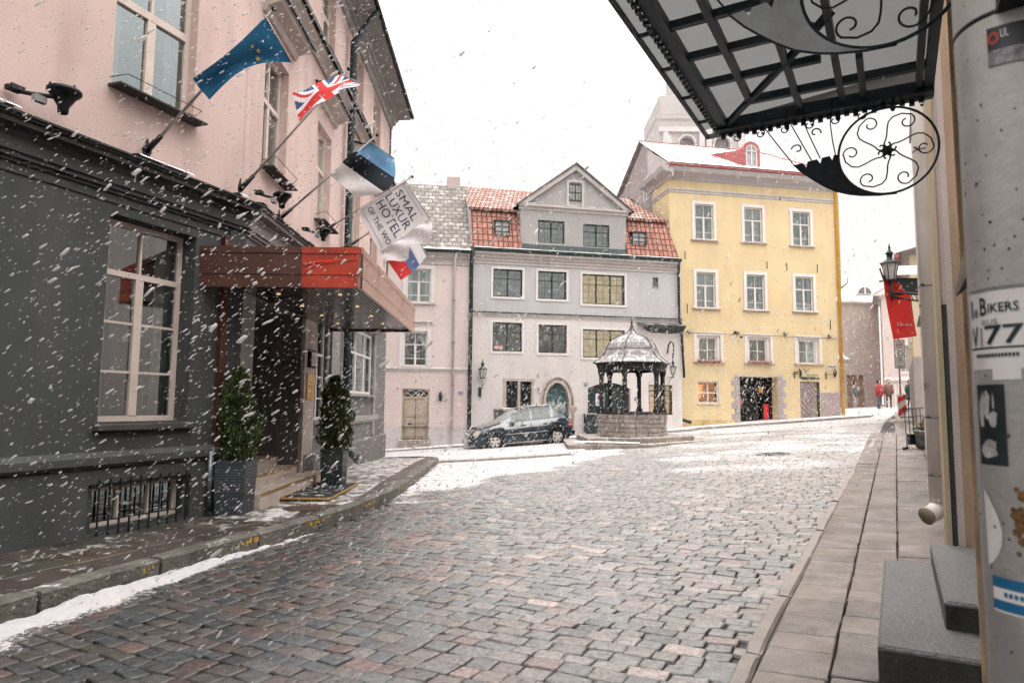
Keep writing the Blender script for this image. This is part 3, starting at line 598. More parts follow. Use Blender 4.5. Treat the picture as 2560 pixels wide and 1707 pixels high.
window(A, hotel, -2.16, -.96, 9.0, 11, -.2, 2, (), .07, .04, cream, None, 0, None, (.05, .16, .03, trimdark), .54)
for i, (a, b) in enumerate(US):
    window(B, hotel, a, b, 5.34, 7.42, -.2, 2, (), .07, .04, cream, None, 0, None, (.05, .16, .03, trimdark), .6, 'sides' if i % 2 else 'left', tr_t=.08, mull=.1)
    window(B, hotel, a, b, 9.0, 10.75, -.2, 2, (), .07, .04, cream, None, 0, None, (.05, .16, .03, trimdark), .6, 'sides', tr_t=.08, mull=.1)
    hp = [(-.06, 7.78), (.0, 7.78), (.04, 7.88), (.24, 7.93), (.28, 8.02), (-.06, 8.10)]
    h = cornice(B, hotel, hp, a - .25, b + .22, reveal, 'window_hood')
    cornice(B, h, [(-.06, 8.105), (-.06, 8.14), (.33, 8.06), (.33, 7.99), (.30, 7.99), (.30, 8.03)], a - .30, b + .28, blackmetal, 'hood_flashing')
    # thin rail over the sill
    r_ = MB(B); r_.tube([(a + .02, -.06, 5.43), (a + .02, .16, 5.5), (b - .02, .16, 5.5), (b - .02, .1, 5.42), (b - .02, -.06, 5.42)], .006, 5); r_.build('window_rail', blackmetal, hotel)
r_ = MB(A); r_.tube([(-2.18, -.06, 5.43), (-2.1, .13, 5.47), (-1.0, .13, 5.47), (-1.0, .02, 5.42), (-1.12, .02, 5.41)], .006, 5); r_.build('window_rail', blackmetal, hotel)
window(B, hotel, 3.86, 4.95, 1.25, 3.45, -.08, 2, (.33, .66), .065, .028, white, None, 0, None, (.05, .08, .07, trimgrey), .62, 'sides', mull=.09)
window(B, hotel, 6.95, 10.1, 1.86, 3.55, -.05, 3, (), .07, .03, white, None, .0, None, (.12, .12, .07, trimgrey), .62, 'sides', mull=.1)
cornice(B, hotel, [(0, 3.62), (.1, 3.64), (.16, 3.72), (.34, 3.76), (.34, 3.82), (0, 3.95)], 6.75, 10.5, trimgrey, 'bay_cornice')
MB(B).box(6.7, 6.93, 0, .05, .7, 3.62).build('bay_pilaster', trimgrey, hotel); MB(B).box(10.12, 10.4, 0, .05, .7, 3.62).build('bay_pilaster', trimgrey, hotel)
MB(B).box(3.08, 3.80, 0, .06, .1, 3.6).build('door_pilaster', limestone2, hotel)
MB(B).box(5.15, 5.9, 0, .05, .66, 3.9).build('corner_pilaster', trimgrey, hotel)
cornice(B, hotel, [(-.06, 8.52), (.0, 8.52), (.06, 8.6), (.16, 8.66), (.16, 8.72), (-.06, 8.8)], 0, 12.3, reveal, 'belt_course'); cornice(B, hotel, [(-.06, 8.805), (-.06, 8.85), (.24, 8.78), (.24, 8.69), (.20, 8.69), (.20, 8.74)], 0, 12.35, blackmetal, 'belt_flashing')
cornice(A, hotel, [(-.06, 8.52), (.0, 8.52), (.06, 8.6), (.16, 8.66), (.16, 8.72), (-.06, 8.8)], -12, 0, reveal, 'belt_course')
ev = [(-.2, 10.78), (0, 10.78), (.05, 10.90), (.12, 10.92), (.12, 11.0), (.2, 11.02), (.22, 11.1), (.62, 11.12), (.62, 11.24), (-.2, 11.42)]
cornice(B, hotel, ev, 0, 12.38, trimgrey, 'eaves'); cornice(A, hotel, ev, -12, 0, trimgrey, 'eaves')
for F_, a0, a1 in ((B, .2, 12.45), (A, -12, .1)): MB(F_).tube([(a0, .67, 11.22), (a1, .67, 11.22)], .06, 8).build('gutter', blackmetal, hotel)
MB(B).quad((0, .64, 11.29), (12.4, .64, 11.29), (12.4, -6, 14), (0, -6, 14)).build('roof', snowroof, hotel); MB(A).quad((-12, .64, 11.29), (0, .64, 11.29), (0, -6, 14), (-12, -6, 14)).build('roof', snowroof, hotel)
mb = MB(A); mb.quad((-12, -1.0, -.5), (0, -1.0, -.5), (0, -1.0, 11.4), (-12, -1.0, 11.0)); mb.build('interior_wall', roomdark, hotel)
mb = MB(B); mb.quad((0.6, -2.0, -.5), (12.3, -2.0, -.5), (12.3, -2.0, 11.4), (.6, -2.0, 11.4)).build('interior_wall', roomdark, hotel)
# entrance: steps with brass nosing, dark doors
for k, (o0, o1, z, x0, x1) in enumerate(((.40, -.02, .30, .0, 3.60), (-.0, -.36, .46, .52, 3.03), (-.34, -1.9, .62, .52, 3.03))):
    st = MB(B).box(x0 if k == 0 else .505, x1, o1, o0, -.1, z).build('step', limestone2, hotel)
    MB(B).box(x0, x1, o0 - .03, o0 + .012, z - .018, z + .006).build('nosing', brass, st)
mb = MB(B); mb.box(.55, 3.0, -1.6, -1.5, .62, 3.2).build('entrance_wall', roomdark, hotel)
for x in (.9, 1.85):
    d_ = MB(B); d_.box(x, x + .07, -1.5, -1.44, .64, 2.9); d_.box(x + .78, x + .85, -1.5, -1.44, .64, 2.9); d_.box(x + .07, x + .78, -1.5, -1.44, .64, .9); d_.box(x + .07, x + .78, -1.5, -1.44, 2.8, 2.9); dd = d_.build('door', copperbrown, hotel)
    MB(B).tube([(x + (.72 if x < 1 else .12), -1.38, 1.4), (x + (.72 if x < 1 else .12), -1.38, 2.0)], .015, 6).build('handle', brass, dd)
# copper canopy over the door
can = MB(B); c0, c1, co, zb, zt = -.717, 4.9, 1.87, 3.15, 3.70
can.cur = 0; can.box(c0 + .02, c1, .05, co - .02, zt - .06, zt - .01)
canopy = can.build('entrance_canopy', copperbrown, hotel, 'brown copper canopy over the hotel door')
def fascia(o0, o1, mat, nm, lab=None):
    SF = Fr(B.p(c0, 0, 0)[:2], d=B.n, n=-B.d); m_ = MB(SF)
    m_.profile([(0, zb), (.0, zb + .17), (.012, zb + .175), (.012, zb + .185), (.0, zb + .19), (0, zt - .09), (.015, zt - .085), (.015, zt), (-.04, zt), (-.04, zb)], o0, o1); return m_.build(nm, mat, canopy, lab)
fascia(-.35, 1.07, copperbrown, 'fascia'); fascia(1.072, co, redpanel, 'fascia', 'red lacquered fascia panel')
FF = Fr(B.p(0, co, 0)[:2], d=B.d, n=B.n)
MB(FF).profile([(0, zb), (.0, zb + .17), (.012, zb + .175), (.012, zb + .185), (.0, zb + .19), (0, zt - .09), (.015, zt - .085), (.015, zt), (-.04, zt), (-.04, zb)], c0, c1).build('fascia', copper, canopy, 'pinkish copper street fascia')
MB(FF).box(c0 + .002, c0 + .035, -.02, .018, zb - .005, zt + .005).build('corner_trim', copperbrown, canopy)
sof = MB(B)
for k in range(26):
    o_ = .05 + k * (co - .1) / 26; sof.box(c0 + .05, c1 - .05, o_, o_ + (co - .1) / 26 - .016, zb + .04, zb + .055)
sof.build('slatted_soffit', M('dark_bronze_slats', (.20, .17, .16), .22, .15, 3, .03, 20, metal=.6), canopy)
MB(B).box(c0 + .05, c1 - .05, .05, co - .05, zb + .08, zb + .10).build('soffit_backing', roomdark, canopy)
MB(B).box(c1 - .02, c1 + .02, .05, co, zb, zt).build('fascia', copperbrown, canopy)
for a in (.1, 1.3, 2.5, 3.7):
    for o_ in (.5, 1.4): MB(B).lathe([(.028, zb + .025), (.034, zb + .05)], (a, o_), 10).build('downlight', warmlamp, canopy)
SF = Fr(B.p(c0, 0, 0)[:2], d=B.n, n=-B.d)
for pts in ([(1.09, zb + .30), (1.3, zb + .345), (1.6, zb + .375), (1.84, zb + .385)], [(1.12, zb + .16), (1.13, zb + .22), (1.2, zb + .28), (1.4, zb + .335), (1.7, zb + .36)]):
    MB(SF).tube([(a, .006, z) for a, z in pts], [.012, .012, .008, .002] if len(pts) == 4 else [.004, .012, .012, .008, .002], 6).build('curved_red_stroke', redstroke, canopy)  # bright red strokes curving along the panel
# plaques by the door
pl = thing('brass_plaque', 'gold brass plaque on the pillar right of the hotel door', 'plaque', tuple(B.p(3.45, .07, 1.95)))
MB(B).box(3.22, 3.72, .062, .085, 1.66, 2.16).build('plate', brass, pl)
pl = thing('menu_case', 'small dark menu box above the brass plaque', 'menu case', tuple(B.p(3.45, .07, 2.4)))
MB(B).box(3.25, 3.62, .062, .13, 2.28, 2.62).build('case', blackmetal, pl); MB(B).box(3.29, 3.58, .131, .136, 2.32, 2.58).build('menu_sheet', cream, pl)
mb = MB(B); [mb.box(3.32, 3.32 + random.uniform(.12, .22), .137, .139, z, z + .012) for z in np.arange(2.36, 2.56, .035)]; mb.build('print_lines', blackmetal, pl)
# cellar window grille
gr = thing('window_grille', 'black iron grille over the cellar window', 'grille', tuple(A.p(-1.5, .1, .1)))
for x in np.arange(-2.1, -.85, .135):
    MB(A).box(x, x + .016, .07, .086, .06, .72).build('bar', blackmetal, gr)
mb = MB(A); mb.box(-2.18, -.83, .062, .07, .64, .66); mb.box(-2.18, -.83, .062, .07, .25, .265); mb.box(-2.18, -2.16, -.02, .065, .64, .66); mb.box(-.85, -.83, -.02, .065, .64, .66); mb.build('cross_rail', blackmetal, gr)

# downpipe of the hotel
dp = thing('downpipe', 'black rainwater downpipe on the pink hotel, kicking out at its foot', 'downpipe', tuple(B.p(6.1, .15, .2)))
MB(B).tube([(6.08, .30, .42), (6.08, .17, .62), (6.08, .17, 4.2), (6.08, .34, 4.4), (6.08, .34, 4.7), (6.08, .10, 5.0), (6.08, .10, 10.35), (6.08, .64, 11.15)], .085, 10).build('pipe', greenblack, dp)
MB(B).tube([(6.08, .17, .62), (6.3, .42, .33)], [.085, .1], 10).build('spout', zinc, dp)
MB(B).tube([(6.30, .42, .33), (6.34, .46, .28)], [.1, .105], 10).build('spout_rim', steel, dp)
# small grey pipe at the corner
pz = thing('downpipe', 'short grey pipe at the charcoal corner behind the left planter', 'downpipe', tuple(A.p(-.2, .1, .1)))
MB(A).tube([(-.52, .1, .14), (-.52, .1, .95)], .035, 8).build('pipe', zinc, pz)

# ================================================================= flags
def pole(base, tip, label):
    b = np.array(base); t = np.array(tip); d = (t - b) / np.linalg.norm(t - b)
    th = thing('flagpole', label, 'flagpole', tuple(b), 'flagpoles on the hotel')
    mb = MB(); mb.tube([b + d * .05, t], [.02, .014], 8); mb.build('pole', steel, th)
    MB().tube([b - d * .02, b + d * .26], .03, 8).build('socket', blackmetal, th)
    F_ = A if 'blue' in label else B; n = np.r_[F_.n, 0]; s = np.r_[F_.d, 0]; z = np.array([0, 0, 1.])
    c = b - n * .03
    m2 = MB(); m2.add([c + z * .16, c + s * .07, c - z * .14, c - s * .07, c + n * .015 + z * .16, c + n * .015 + s * .07, c + n * .015 - z * .14, c + n * .015 - s * .07], [(0, 1, 2, 3), (4, 5, 6, 7), (0, 1, 5, 4), (1, 2, 6, 5), (2, 3, 7, 6), (3, 0, 4, 7)])
    m2.build('wall_plate', blackmetal, th)
    MB().tube([b + d * .16, b + d * .1 + z * .07, b + z * .06, c + z * .05], .006, 5).build('ring', blackmetal, th)
    m3 = MB(); r_ = .03; m3.smooth = True
    m3.lathe([(r_ * math.sin(math.pi * i / 6) + 1e-4, t[2] + d[2] * .03 + r_ * -math.cos(math.pi * i / 6)) for i in range(7)], (t[0] + d[0] * .03, t[1] + d[1] * .03), 10); m3.build('finial', blackmetal, th)
    return th
poles = [((-4.5145, 8.1468, 4.6845), (-2.8014, 7.4630, 6.0999), 'nearest flagpole, carrying the blue flag with stars'),
         ((-3.8741, 9.4514, 4.6242), (-2.4268, 9.4714, 6.4116), 'flagpole of the twisted red, white and navy flag'),
         ((-3.8975, 11.1437, 4.6638), (-2.3435, 11.1652, 6.1131), 'flagpole of the sky, black and white striped flag'),
         ((-3.9359, 13.9189, 5.1883), (-2.1539, 13.9435, 6.3456), 'flagpole of the white lettered flag'),
         ((-3.9687, 16.2919, 5.4281), (-2.5732, 16.3112, 6.4420), 'farthest flagpole, partly behind the white lettered flag')]
for p in poles: pole(*p)
Mc = np.array(Matrix.Rotation(math.pi / 2 + PITCH, 3, 'X') @ Matrix.Rotation(ROLL, 3, 'Z'))
def flag(name, label, corners, cols, wav, paint, thick=0, nu=26, nv=36, mid=None, text=None, seed=0, crossbar=True, pole_mats=None):
    # corners: four measured 3-D points A (pole tip), B (other end of the cross-bar), C, D (free ends under A and B)
    A_, B_, C_, D_ = [np.array(c, float) for c in corners]; r = random.Random(seed); ph = r.uniform(0, 6)
    nrm = np.cross(B_ - A_, C_ - A_); nrm /= np.linalg.norm(nrm)
    def S(u, v):
        e0 = A_ + (C_ - A_) * v; e1 = B_ + (D_ - B_) * v
        if mid is not None:
            k = math.sin(math.pi * v); e0 = e0 + np.array(mid[0]) * k; e1 = e1 + np.array(mid[1]) * k
        p = e0 + (e1 - e0) * u
        a = wav * (v ** .6)
        return p + nrm * a * (math.sin(u * 7 + v * 5 + ph) * .6 + math.sin(v * 11 - u * 4 + ph) * .4) + nrm * wav * 1.3 * math.sin(u * math.pi) * (.3 + v)
    V = [S(i / nu, j / nv) for j in range(nv + 1) for i in range(nu + 1)]
    mb = MB(); mb.smooth = True; k = nu + 1
    for j in range(nv):
        for i in range(nu): mb.f.append([j * k + i, j * k + i + 1, (j + 1) * k + i + 1, (j + 1) * k + i]); mb.m.append(paint((i + .5) / nu, (j + .5) / nv)); mb.sm.append(True)
    mb.v = [tuple(v) for v in V]
    th = thing('flag', label, 'flag', tuple(A_), 'flags flying from the hotel')
    cl = mb.build('cloth', cols, th)
    MB().tube([A_ + (A_ - B_) * .03, B_ + (B_ - A_) * .03], .007, 6).build('crossbar', steel, th)
    if text:
        for (strng, v0, v1, u0, u1, mt) in text:
            tv, tf = text2d(strng, 1.); xs = [p[0] for p in tv]; ys = [p[1] for p in tv]; x0, x1 = min(xs), max(xs); y0, y1 = 0, .72
            W = []
            for p in tv:
                u = u0 + (p[0] - x0) / (x1 - x0) * (u1 - u0); v = v1 + (v0 - v1) * (p[1] - y0) / (y1 - y0); q = S(u, v)
                side = nrm if nrm @ (np.array([0, 0, EYE]) - q) > 0 else -nrm
                W.append(q + side * .008)
            m = MB(); m.add(W, tf); m.build('lettering', mt, th)
    return th, S, nrm
def at_px(u, v, Y):       # world point at distance Y for an image measurement (full-size pixels)
    d = Mc @ np.array([(u - 1280) / 1700., -(v - 853.5) / 1700., -1.]); t = Y / d[1]; return (np.array([0, 0, EYE]) + d * t).round(3)
blue = M('blue_flag_cloth', (.025, .19, .38), .8, .12, 3, .2, 60); fyel = M('star_yellow', (.62, .52, .10), .8, .05, 3, 0)
flw = M('white_flag_cloth', (.86, .83, .85), .8, .05, 3, .2, 60); flr = M('red_flag_cloth', (.66, .035, .035), .8, .1, 3, .2, 60); fln = M('navy_flag_cloth', (.05, .10, .26), .8, .1, 3, .2, 60)
sky_ = M('sky_blue_flag_cloth', (.16, .36, .60), .8, .1, 3, .2, 60); flk = M('black_flag_cloth', (.012, .02, .028), .8, .1, 3, .2, 60); fb2 = M('mid_blue_flag_cloth', (.16, .24, .48), .8, .1, 3, .2, 60)
letter = M('slate_blue_lettering', (.03, .07, .12), .8, .05, 3, 0)
f1 = (at_px(664, 42, 7.46), at_px(729, 157, 7.75), at_px(482, 197, 7.35), at_px(524, 250, 7.6))
th, S1, n1 = flag('flag', 'blue flag with yellow stars, nearest and largest in the row', f1, [blue], .05, lambda u, v: 0, mid=((.02, 0, -.03), (-.05, 0, .16)), seed=1)
for (u, v) in ((.36, .30), (.56, .27), (.80, .33)):
    m = MB(); c = S1(u, v); e1 = S1(u + .02, v) - c; e1 /= np.linalg.norm(e1); e2 = np.cross(n1, e1); sd = n1 if n1 @ (np.array([0, 0, EYE]) - c) > 0 else -n1
    m.add([c + sd * .025 + (e1 * math.cos(a * math.pi / 5) + e2 * math.sin(a * math.pi / 5)) * (.036 if a % 2 == 0 else .013) for a in range(10)], [list(range(10))]); m.build('star', fyel, th)
f2 = (at_px(855, 187, 9.40), at_px(907, 212, 9.30), at_px(733, 241, 9.05), at_px(750, 308, 8.95))
def ujack(u, v):          # saltire and cross of the twisted flag: 0 navy 1 white 2 red
    x, y = v, u
    if abs(x - .5) < .075 or abs(y - .5) < .12: return 2
    if abs(x - .5) < .13 or abs(y - .5) < .2: return 1
    d = min(abs(x - y), abs(x + y - 1))
    return 2 if d < .045 else 1 if d < .14 else 0
flag('flag', 'twisted red, white and navy flag with crosses, second from the near end', f2, [fln, flw, flr], .06, ujack, nu=40, nv=60, mid=((0, 0, .05), (.0, 0, .12)), seed=2)
f3 = (at_px(926, 354, 11.16), at_px(985, 396, 11.5), at_px(826, 438, 11.1), at_px(893, 495, 11.4))
flag('flag', 'flag in three stripes of sky blue, black and white', f3, [sky_, flk, flw], .07, lambda u, v: 0 if v < .33 else 1 if v < .66 else 2, mid=((-.04, 0, .03), (.26, 0, -.13)), seed=3)
f4 = (at_px(1012, 450, 13.94), at_px(1073, 545, 14.5), at_px(894, 526, 13.9), at_px(950, 632, 14.3))
th, S4, n4 = flag('flag', 'white flag with the words small luxury hotels', f4, [flw, letter], .035, lambda u, v: 0, seed=4,
    text=[('SMAL', .13, .27, .12, .86, letter), ('LUXUR', .31, .46, .07, .92, letter), ('HOTEL', .50, .66, .09, .93, letter), ('OF THE WO', .74, .84, .08, .96, letter)])
for (ua, va, ub, vb) in ((.04, .07, .88, .07), (.04, .07, .04, .92), (.04, .92, .95, .92)):
    pts = [S4(ua + (ub - ua) * k / 12, va + (vb - va) * k / 12) + (n4 if n4 @ (np.array([0, 0, EYE]) - S4(.5, .5)) > 0 else -n4) * .006 for k in range(13)]
    MB().tube(pts, .0035, 4).build('border_line', letter, th)
# curled free side of the white flag
cm = MB(); cm.smooth = True; e0 = S4(1, 0); e1 = S4(1, 1); nn = 14
for j in range(nn + 1):
    p = S4(1, j / nn)
    for i in range(7):
        a = i / 6; cm.v.append(tuple(p + np.array([.13, .12, -.12]) * a * (1 + .5 * math.sin(j * .9)) + np.array([-.05, 0, -.22]) * a * a + np.array([0, .06, 0]) * math.sin(a * 5 + j)))
for j in range(nn):
    for i in range(6): k = j * 7 + i; cm.f.append([k, k + 1, k + 8, k + 7]); cm.m.append(0); cm.sm.append(True)
cm.build('folded_edge', flw, th)
f5 = (at_px(1012, 512, 16.3), at_px(1066, 640, 16.7), at_px(919, 579, 16.25), at_px(1002, 700, 16.6))
flag('flag', 'white, blue and red striped flag behind the white lettered flag', f5, [flw, fb2, flr], .05, lambda u, v: 0 if v < .33 else 1 if v < .64 else 2, mid=((0, 0, -.02), (.05, 0, -.03)), seed=6)

# ================================================================= floodlights on the cornice
def floodlight(F, a, z, o, label, sc=1., yaw=0):
    th = thing('floodlight', label, 'floodlight', tuple(F.p(a, o, z)), 'floodlights above the hotel cornice')
    m = MB(F); m.lathe([(.03 * sc, z - .13 * sc), (.045 * sc, z - .12 * sc), (.05 * sc, z - .06 * sc), (.10 * sc, z + .03 * sc), (.135 * sc, z + .07 * sc), (.15 * sc, z + .08 * sc), (.15 * sc, z + .105 * sc), (.14 * sc, z + .115 * sc)], (a, o), 16); m.build('housing', blackmetal, th)
    MB(F).lathe([(.125 * sc, z + .116 * sc), (.11 * sc, z + .125 * sc)], (a, o), 16).build('lens', lampglass, th)
    MB(F).tube([(a - .30 * sc, o - .28, z + .02), (a - .22 * sc, o - .15, z + .0), (a - .10 * sc, o, z)], .022 * sc, 8).build('arm', blackmetal, th)
    MB(F).box(a - .36 * sc, a - .24 * sc, o - .32, o - .2, z + .01, z + .06).build('bracket', blackmetal, th)
    MB(F).box(a - .24 * sc, a - .13 * sc, o - .1, o - .04, z - .09, z - .02).build('ballast_box', trimgrey, th)
    m = MB(F); [m.box(a + .14 * sc * math.cos(t) - .008, a + .14 * sc * math.cos(t) + .008, o + .14 * sc * math.sin(t) - .008, o + .14 * sc * math.sin(t) + .008, z + .07 * sc, z + .13 * sc) for t in (0, 1.57, 3.14, 4.71)]; m.build('clip', blackmetal, th)
    return th
floodlight(A, -2.95, 4.74, .30, 'nearest black floodlight, under the left upper window', 1.1)
floodlight(B, .55, 4.72, .35, 'middle black floodlight, between two flagpoles', .95)
floodlight(B, 3.0, 4.80, .35, 'farthest black floodlight, above the canopy', .95)

# ================================================================= planters, shrubs, mat, bin
def planter(c, w_, h_, z0, label, lab2, hgt, rad, seed):
    th = thing('planter', label, 'planter', (*c, z0), 'planters by the hotel door')
    m = MB(); x, y = c
    def rg(k, z): return [(x - k, y - k, z), (x + k, y - k, z), (x + k, y + k, z), (x - k, y + k, z)]
    a = w_ / 2; v = rg(a * .86, z0) + rg(a, z0 + h_) + rg(a * .9, z0 + h_) + rg(a * .88, z0 + h_ - .08)
    m.add(v, [(3, 2, 1, 0)] + [(k + i, k + (i + 1) % 4, k + 4 + (i + 1) % 4, k + 4 + i) for k in (0, 4, 8) for i in range(4)] + [(12, 13, 14, 15)]); m.build('pot', plastic, th)
    rm = MB()
    for k in range(9):
        z = z0 + h_ * (.42 + .05 * k); b = a * (.86 + .14 * (z - z0) / h_) + .006; rm.box(x - b, x + b, y - b, y + b, z, z + .009)
    rm.build('ribs', M('pale_ribs', (.12, .14, .15), .35, .1, 3, 0), th)
    MB().box(x - a * .85, x + a * .85, y - a * .85, y + a * .85, z0 + h_ - .075, z0 + h_ - .05).build('soil', bark, th)
    sh = thing('thuja_shrub', lab2, 'shrub', (*c, z0 + h_ - .05), 'thuja shrubs by the hotel door')
    MB().tube([(x, y, z0 + h_ - .06), (x + .01, y, z0 + h_ + hgt * .8)], [.02, .006], 6).build('stem', bark, sh)
    r = np.random.default_rng(seed); V = []; Fc = []; mi = []; N = 15000
    t = r.random(N) ** .9; ang = r.uniform(0, 2 * math.pi, N)
    lob = 1 + .20 * np.sin(ang * 3 + t * 9 + seed) + .15 * np.sin(ang * 5 - t * 14) + .10 * np.sin(t * 30 + ang)
    prof = rad * np.interp(t, [0, .12, .35, .6, .85, 1], [.70, .98, 1, .86, .55, .10]) * lob
    q = r.random(N) ** .35; rr = prof * q; px_ = x + rr * np.cos(ang) + .03 * np.sin(t * 6); py_ = y + rr * np.sin(ang); pz_ = z0 + h_ - .07 + hgt * t
    up = np.c_[np.cos(ang) * .5 + r.normal(0, .35, N), np.sin(ang) * .5 + r.normal(0, .35, N), np.full(N, .9) + r.normal(0, .3, N)]; up /= np.linalg.norm(up, axis=1)[:, None]
    sd = np.cross(up, r.normal(size=(N, 3))); sd /= np.linalg.norm(sd, axis=1)[:, None]
    L_ = r.uniform(.02, .085, N)[:, None]; Wd = r.uniform(.003, .010, N)[:, None]; P = np.c_[px_, py_, pz_]
    V = np.stack([P - sd * Wd * .5, P + sd * Wd * .5, P + up * L_ * .6 + sd * Wd, P + up * L_, P + up * L_ * .6 - sd * Wd], 1).reshape(-1, 3)
    Fc = np.arange(N * 5).reshape(N, 5); raw('foliage', V, Fc, [leaf, leafd, leafy], mi=r.choice([0, 0, 0, 1, 1, 2], N) * (r.random(N) < .95), parent=sh)
    return th
planter((-3.79, 9.50), .44, .72, .10, 'dark ribbed planter left of the hotel steps', 'bushy green thuja in the left planter', 1.30, .265, 3)
planter((-3.22, 12.55), .42, .66, .12, 'dark ribbed planter right of the hotel steps', 'bushy green thuja in the right planter, before the pipe', 1.36, .28, 8)
mt = MB(B); mt.box(.9, 2.95, .42, 1.15, .125, .150); mt = mt.build('door_mat', M('dark_bristle_mat', (.03, .033, .04), .9, .6, 60, 1, 90, snow=.25), None, 'dark speckled door mat at the foot of the hotel steps', category='doormat')
MB(B).box(.86, 2.99, .40, .42, .125, .156).box(.86, 2.99, 1.15, 1.17, .125, .156).box(.86, .9, .42, 1.15, .125, .156).box(2.95, 2.99, .42, 1.15, .125, .156).build('brass_edging', brass, mt)
bn = thing('ash_bin', 'small black ash bin between the steps and right planter', 'bin', tuple(B.p(3.75, .42, .12)))
MB(B).box(3.62, 3.92, .30, .60, .12, .82).build('body', blackmetal, bn); MB(B).bbox(3.60, 3.94, .28, .62, .82, .87, .02).build('lid', steel, bn)
mh = MB(); mh.lathe([(.26, G(-3.0, 9.95) + .120), (.26, G(-3.0, 9.95) + .133), (.24, G(-3.0, 9.95) + .134), (.0, G(-3.0, 9.95) + .134)], (-3.0, 9.95), 28, smooth=False); mh.build('manhole_cover', M('rusty_iron', (.09, .06, .045), .5, .4, 30, 1, 60), None, 'round rusty manhole cover in the left pavement', category='manhole cover')
mh = MB(); zc = G(6.6, 17.35) + .02
mh.slab([(6.6 + .42 * math.cos(t), 17.35 + .42 * math.sin(t)) for t in np.linspace(0, 2 * math.pi, 28, endpoint=False)], lambda p: G(*p) - .02, lambda p: G(*p) + .02); mh.build('manhole_cover', M('dark_iron', (.045, .045, .05), .5, .4, 30, 1, 60, snow=.3), None, 'dark round manhole cover out in the cobbled road', category='manhole cover')

# ================================================================= H1 pale pink house
h1 = thing('pink_house', 'pale pink house with beige double door beside the grey gabled house', 'house', tuple(H1.p(-1.8, 0, -.2)))
HW1 = [(-2.87, -1.87, 3.19, 4.67, .12), (-2.80, -1.76, 5.90, 7.36, .12), (-5.3, -4.3, 3.19, 4.67, .12), (-5.3, -4.3, 5.9, 7.36, .12)]
MB(H1).wall(-9, -.10, 3.02, 8.0, HW1).build('upper_wall', palepink, h1)
mb = MB(H1); mb.wall(-9, -.10, .66, 3.02, [(-2.87, -1.74, .66, 2.24, .16)], 0.02)
grv = M('pink_rusticated', (.70, .57, .55), .9, .06, .5, .3, 40)
mb.build('rusticated_wall', grv, h1)
mb = MB(H1)
for z in np.arange(.9, 3.0, .31):
    for x0, x1 in ((-9, -2.95), (-1.66, -.98), (-.86, -.12)): mb.box(x0, x1, .021, .026, z, z + .018)
for k, x in enumerate(np.linspace(-3.0, -1.6, 8)): mb.add([(x, .021, 2.34), (x + .02, .021, 2.34), (x + .02 + (x + 2.3) * .2, .027, 2.62), (x + (x + 2.3) * .2, .027, 2.62)], [(0, 1, 2, 3)])
mb.build('joint_lines', white, h1)
mb = MB(H1); mb.wall(-9, -.10, -1, .66, [(-2.87, -1.74, -.02, .66, .16)], .03); mb.build('socle', palegrey, h1)
mb = MB(H1)
for z in np.arange(3.3, 7.9, .32): mb.box(-.66, -.12, .002, .008, z, z + .018)
mb.build('joint_lines', white, h1)
cornice(H1, h1, [(0, 2.93), (.04, 2.95), (.04, 3.02), (.09, 3.06), (.09, 3.11), (0, 3.15)], -9, -.12, corn2)
cornice(H1, h1, [(0, 7.55), (.05, 7.57), (.05, 7.78), (.13, 7.84), (.17, 7.93), (.30, 7.98), (.30, 8.06), (0, 8.1)], -9, -.12, corn2, 'eaves_cornice')
MB(H1).tube([(-9, .36, 8.12), (-.1, .36, 8.10)], .06, 8).build('gutter', greenblack, h1)
for a, b, z0, z1 in [h[:4] for h in HW1]:
    wn = window(H1, h1, a, b, z0, z1, -.08, 2, (.36,), .07, .03, white, houseglass, .16, white, (.2, .08, .07, corn2), .62, 'sides', back=roomgrey, mull=.1)
    MB(H1).profile([(0, z1 + .34), (.08, z1 + .36), (.10, z1 + .42), (0, z1 + .46)], a - .22, b + .22).build('hood', corn2, wn)
    for x in (a - .02, (a + b) / 2, b + .02): MB(H1).box(x - .04, x + .04, 0, .05, z1 + .22, z1 + .3).build('corbel', white, wn)
d1 = thing('x', 'x', 'x', (0, 0, 0)); bpy.data.objects.remove(d1)
m = MB(H1); m.box(-2.87, -2.80, -.14, -.06, .16, 2.24); m.box(-1.81, -1.74, -.14, -.06, .16, 2.24); m.box(-2.8, -1.81, -.14, -.06, 1.84, 1.92); m.box(-2.8, -1.81, -.14, -.06, 2.18, 2.24)
dr = m.build('door', wood, h1, 'beige panelled double door with glazed fanlight')
for x0, x1 in ((-2.79, -2.315), (-2.295, -1.82)):
    m = MB(H1); m.box(x0, x1, -.12, -.09, .16, 1.84)
    for z0, z1 in ((.24, .72), (.80, 1.02), (1.08, 1.74)): m.bbox(x0 + .07, x1 - .07, -.09, -.065, z0, z1, .01); m.box(x0 + .11, x1 - .11, -.065, -.055, z0 + .04, z1 - .04)
    m.build('leaf', wood, dr)
MB(H1).tube([(-2.34, -.05, 1.0), (-2.34, -.05, 1.16)], .012, 6).box(-2.72, -2.45, -.065, -.05, .76, .79).build('handle', blackmetal, dr)
MB(H1).quad((-2.8, -.13, 1.92), (-1.81, -.13, 1.92), (-1.81, -.13, 2.2), (-2.8, -.13, 2.2)).build('fanlight', roomdark, dr)
m = MB(H1); [m.tube([(x, -.08, 1.93), (x + .33, -.08, 2.18)], .012, 5).tube([(x + .33, -.08, 1.93), (x, -.08, 2.18)], .012, 5) for x in (-2.8, -2.47, -2.14)]; m.build('tracery', white, dr)
MB(H1).bbox(-2.95, -1.66, -.1, .28, -.5, .13, .02).build('doorstep', limestone, h1)
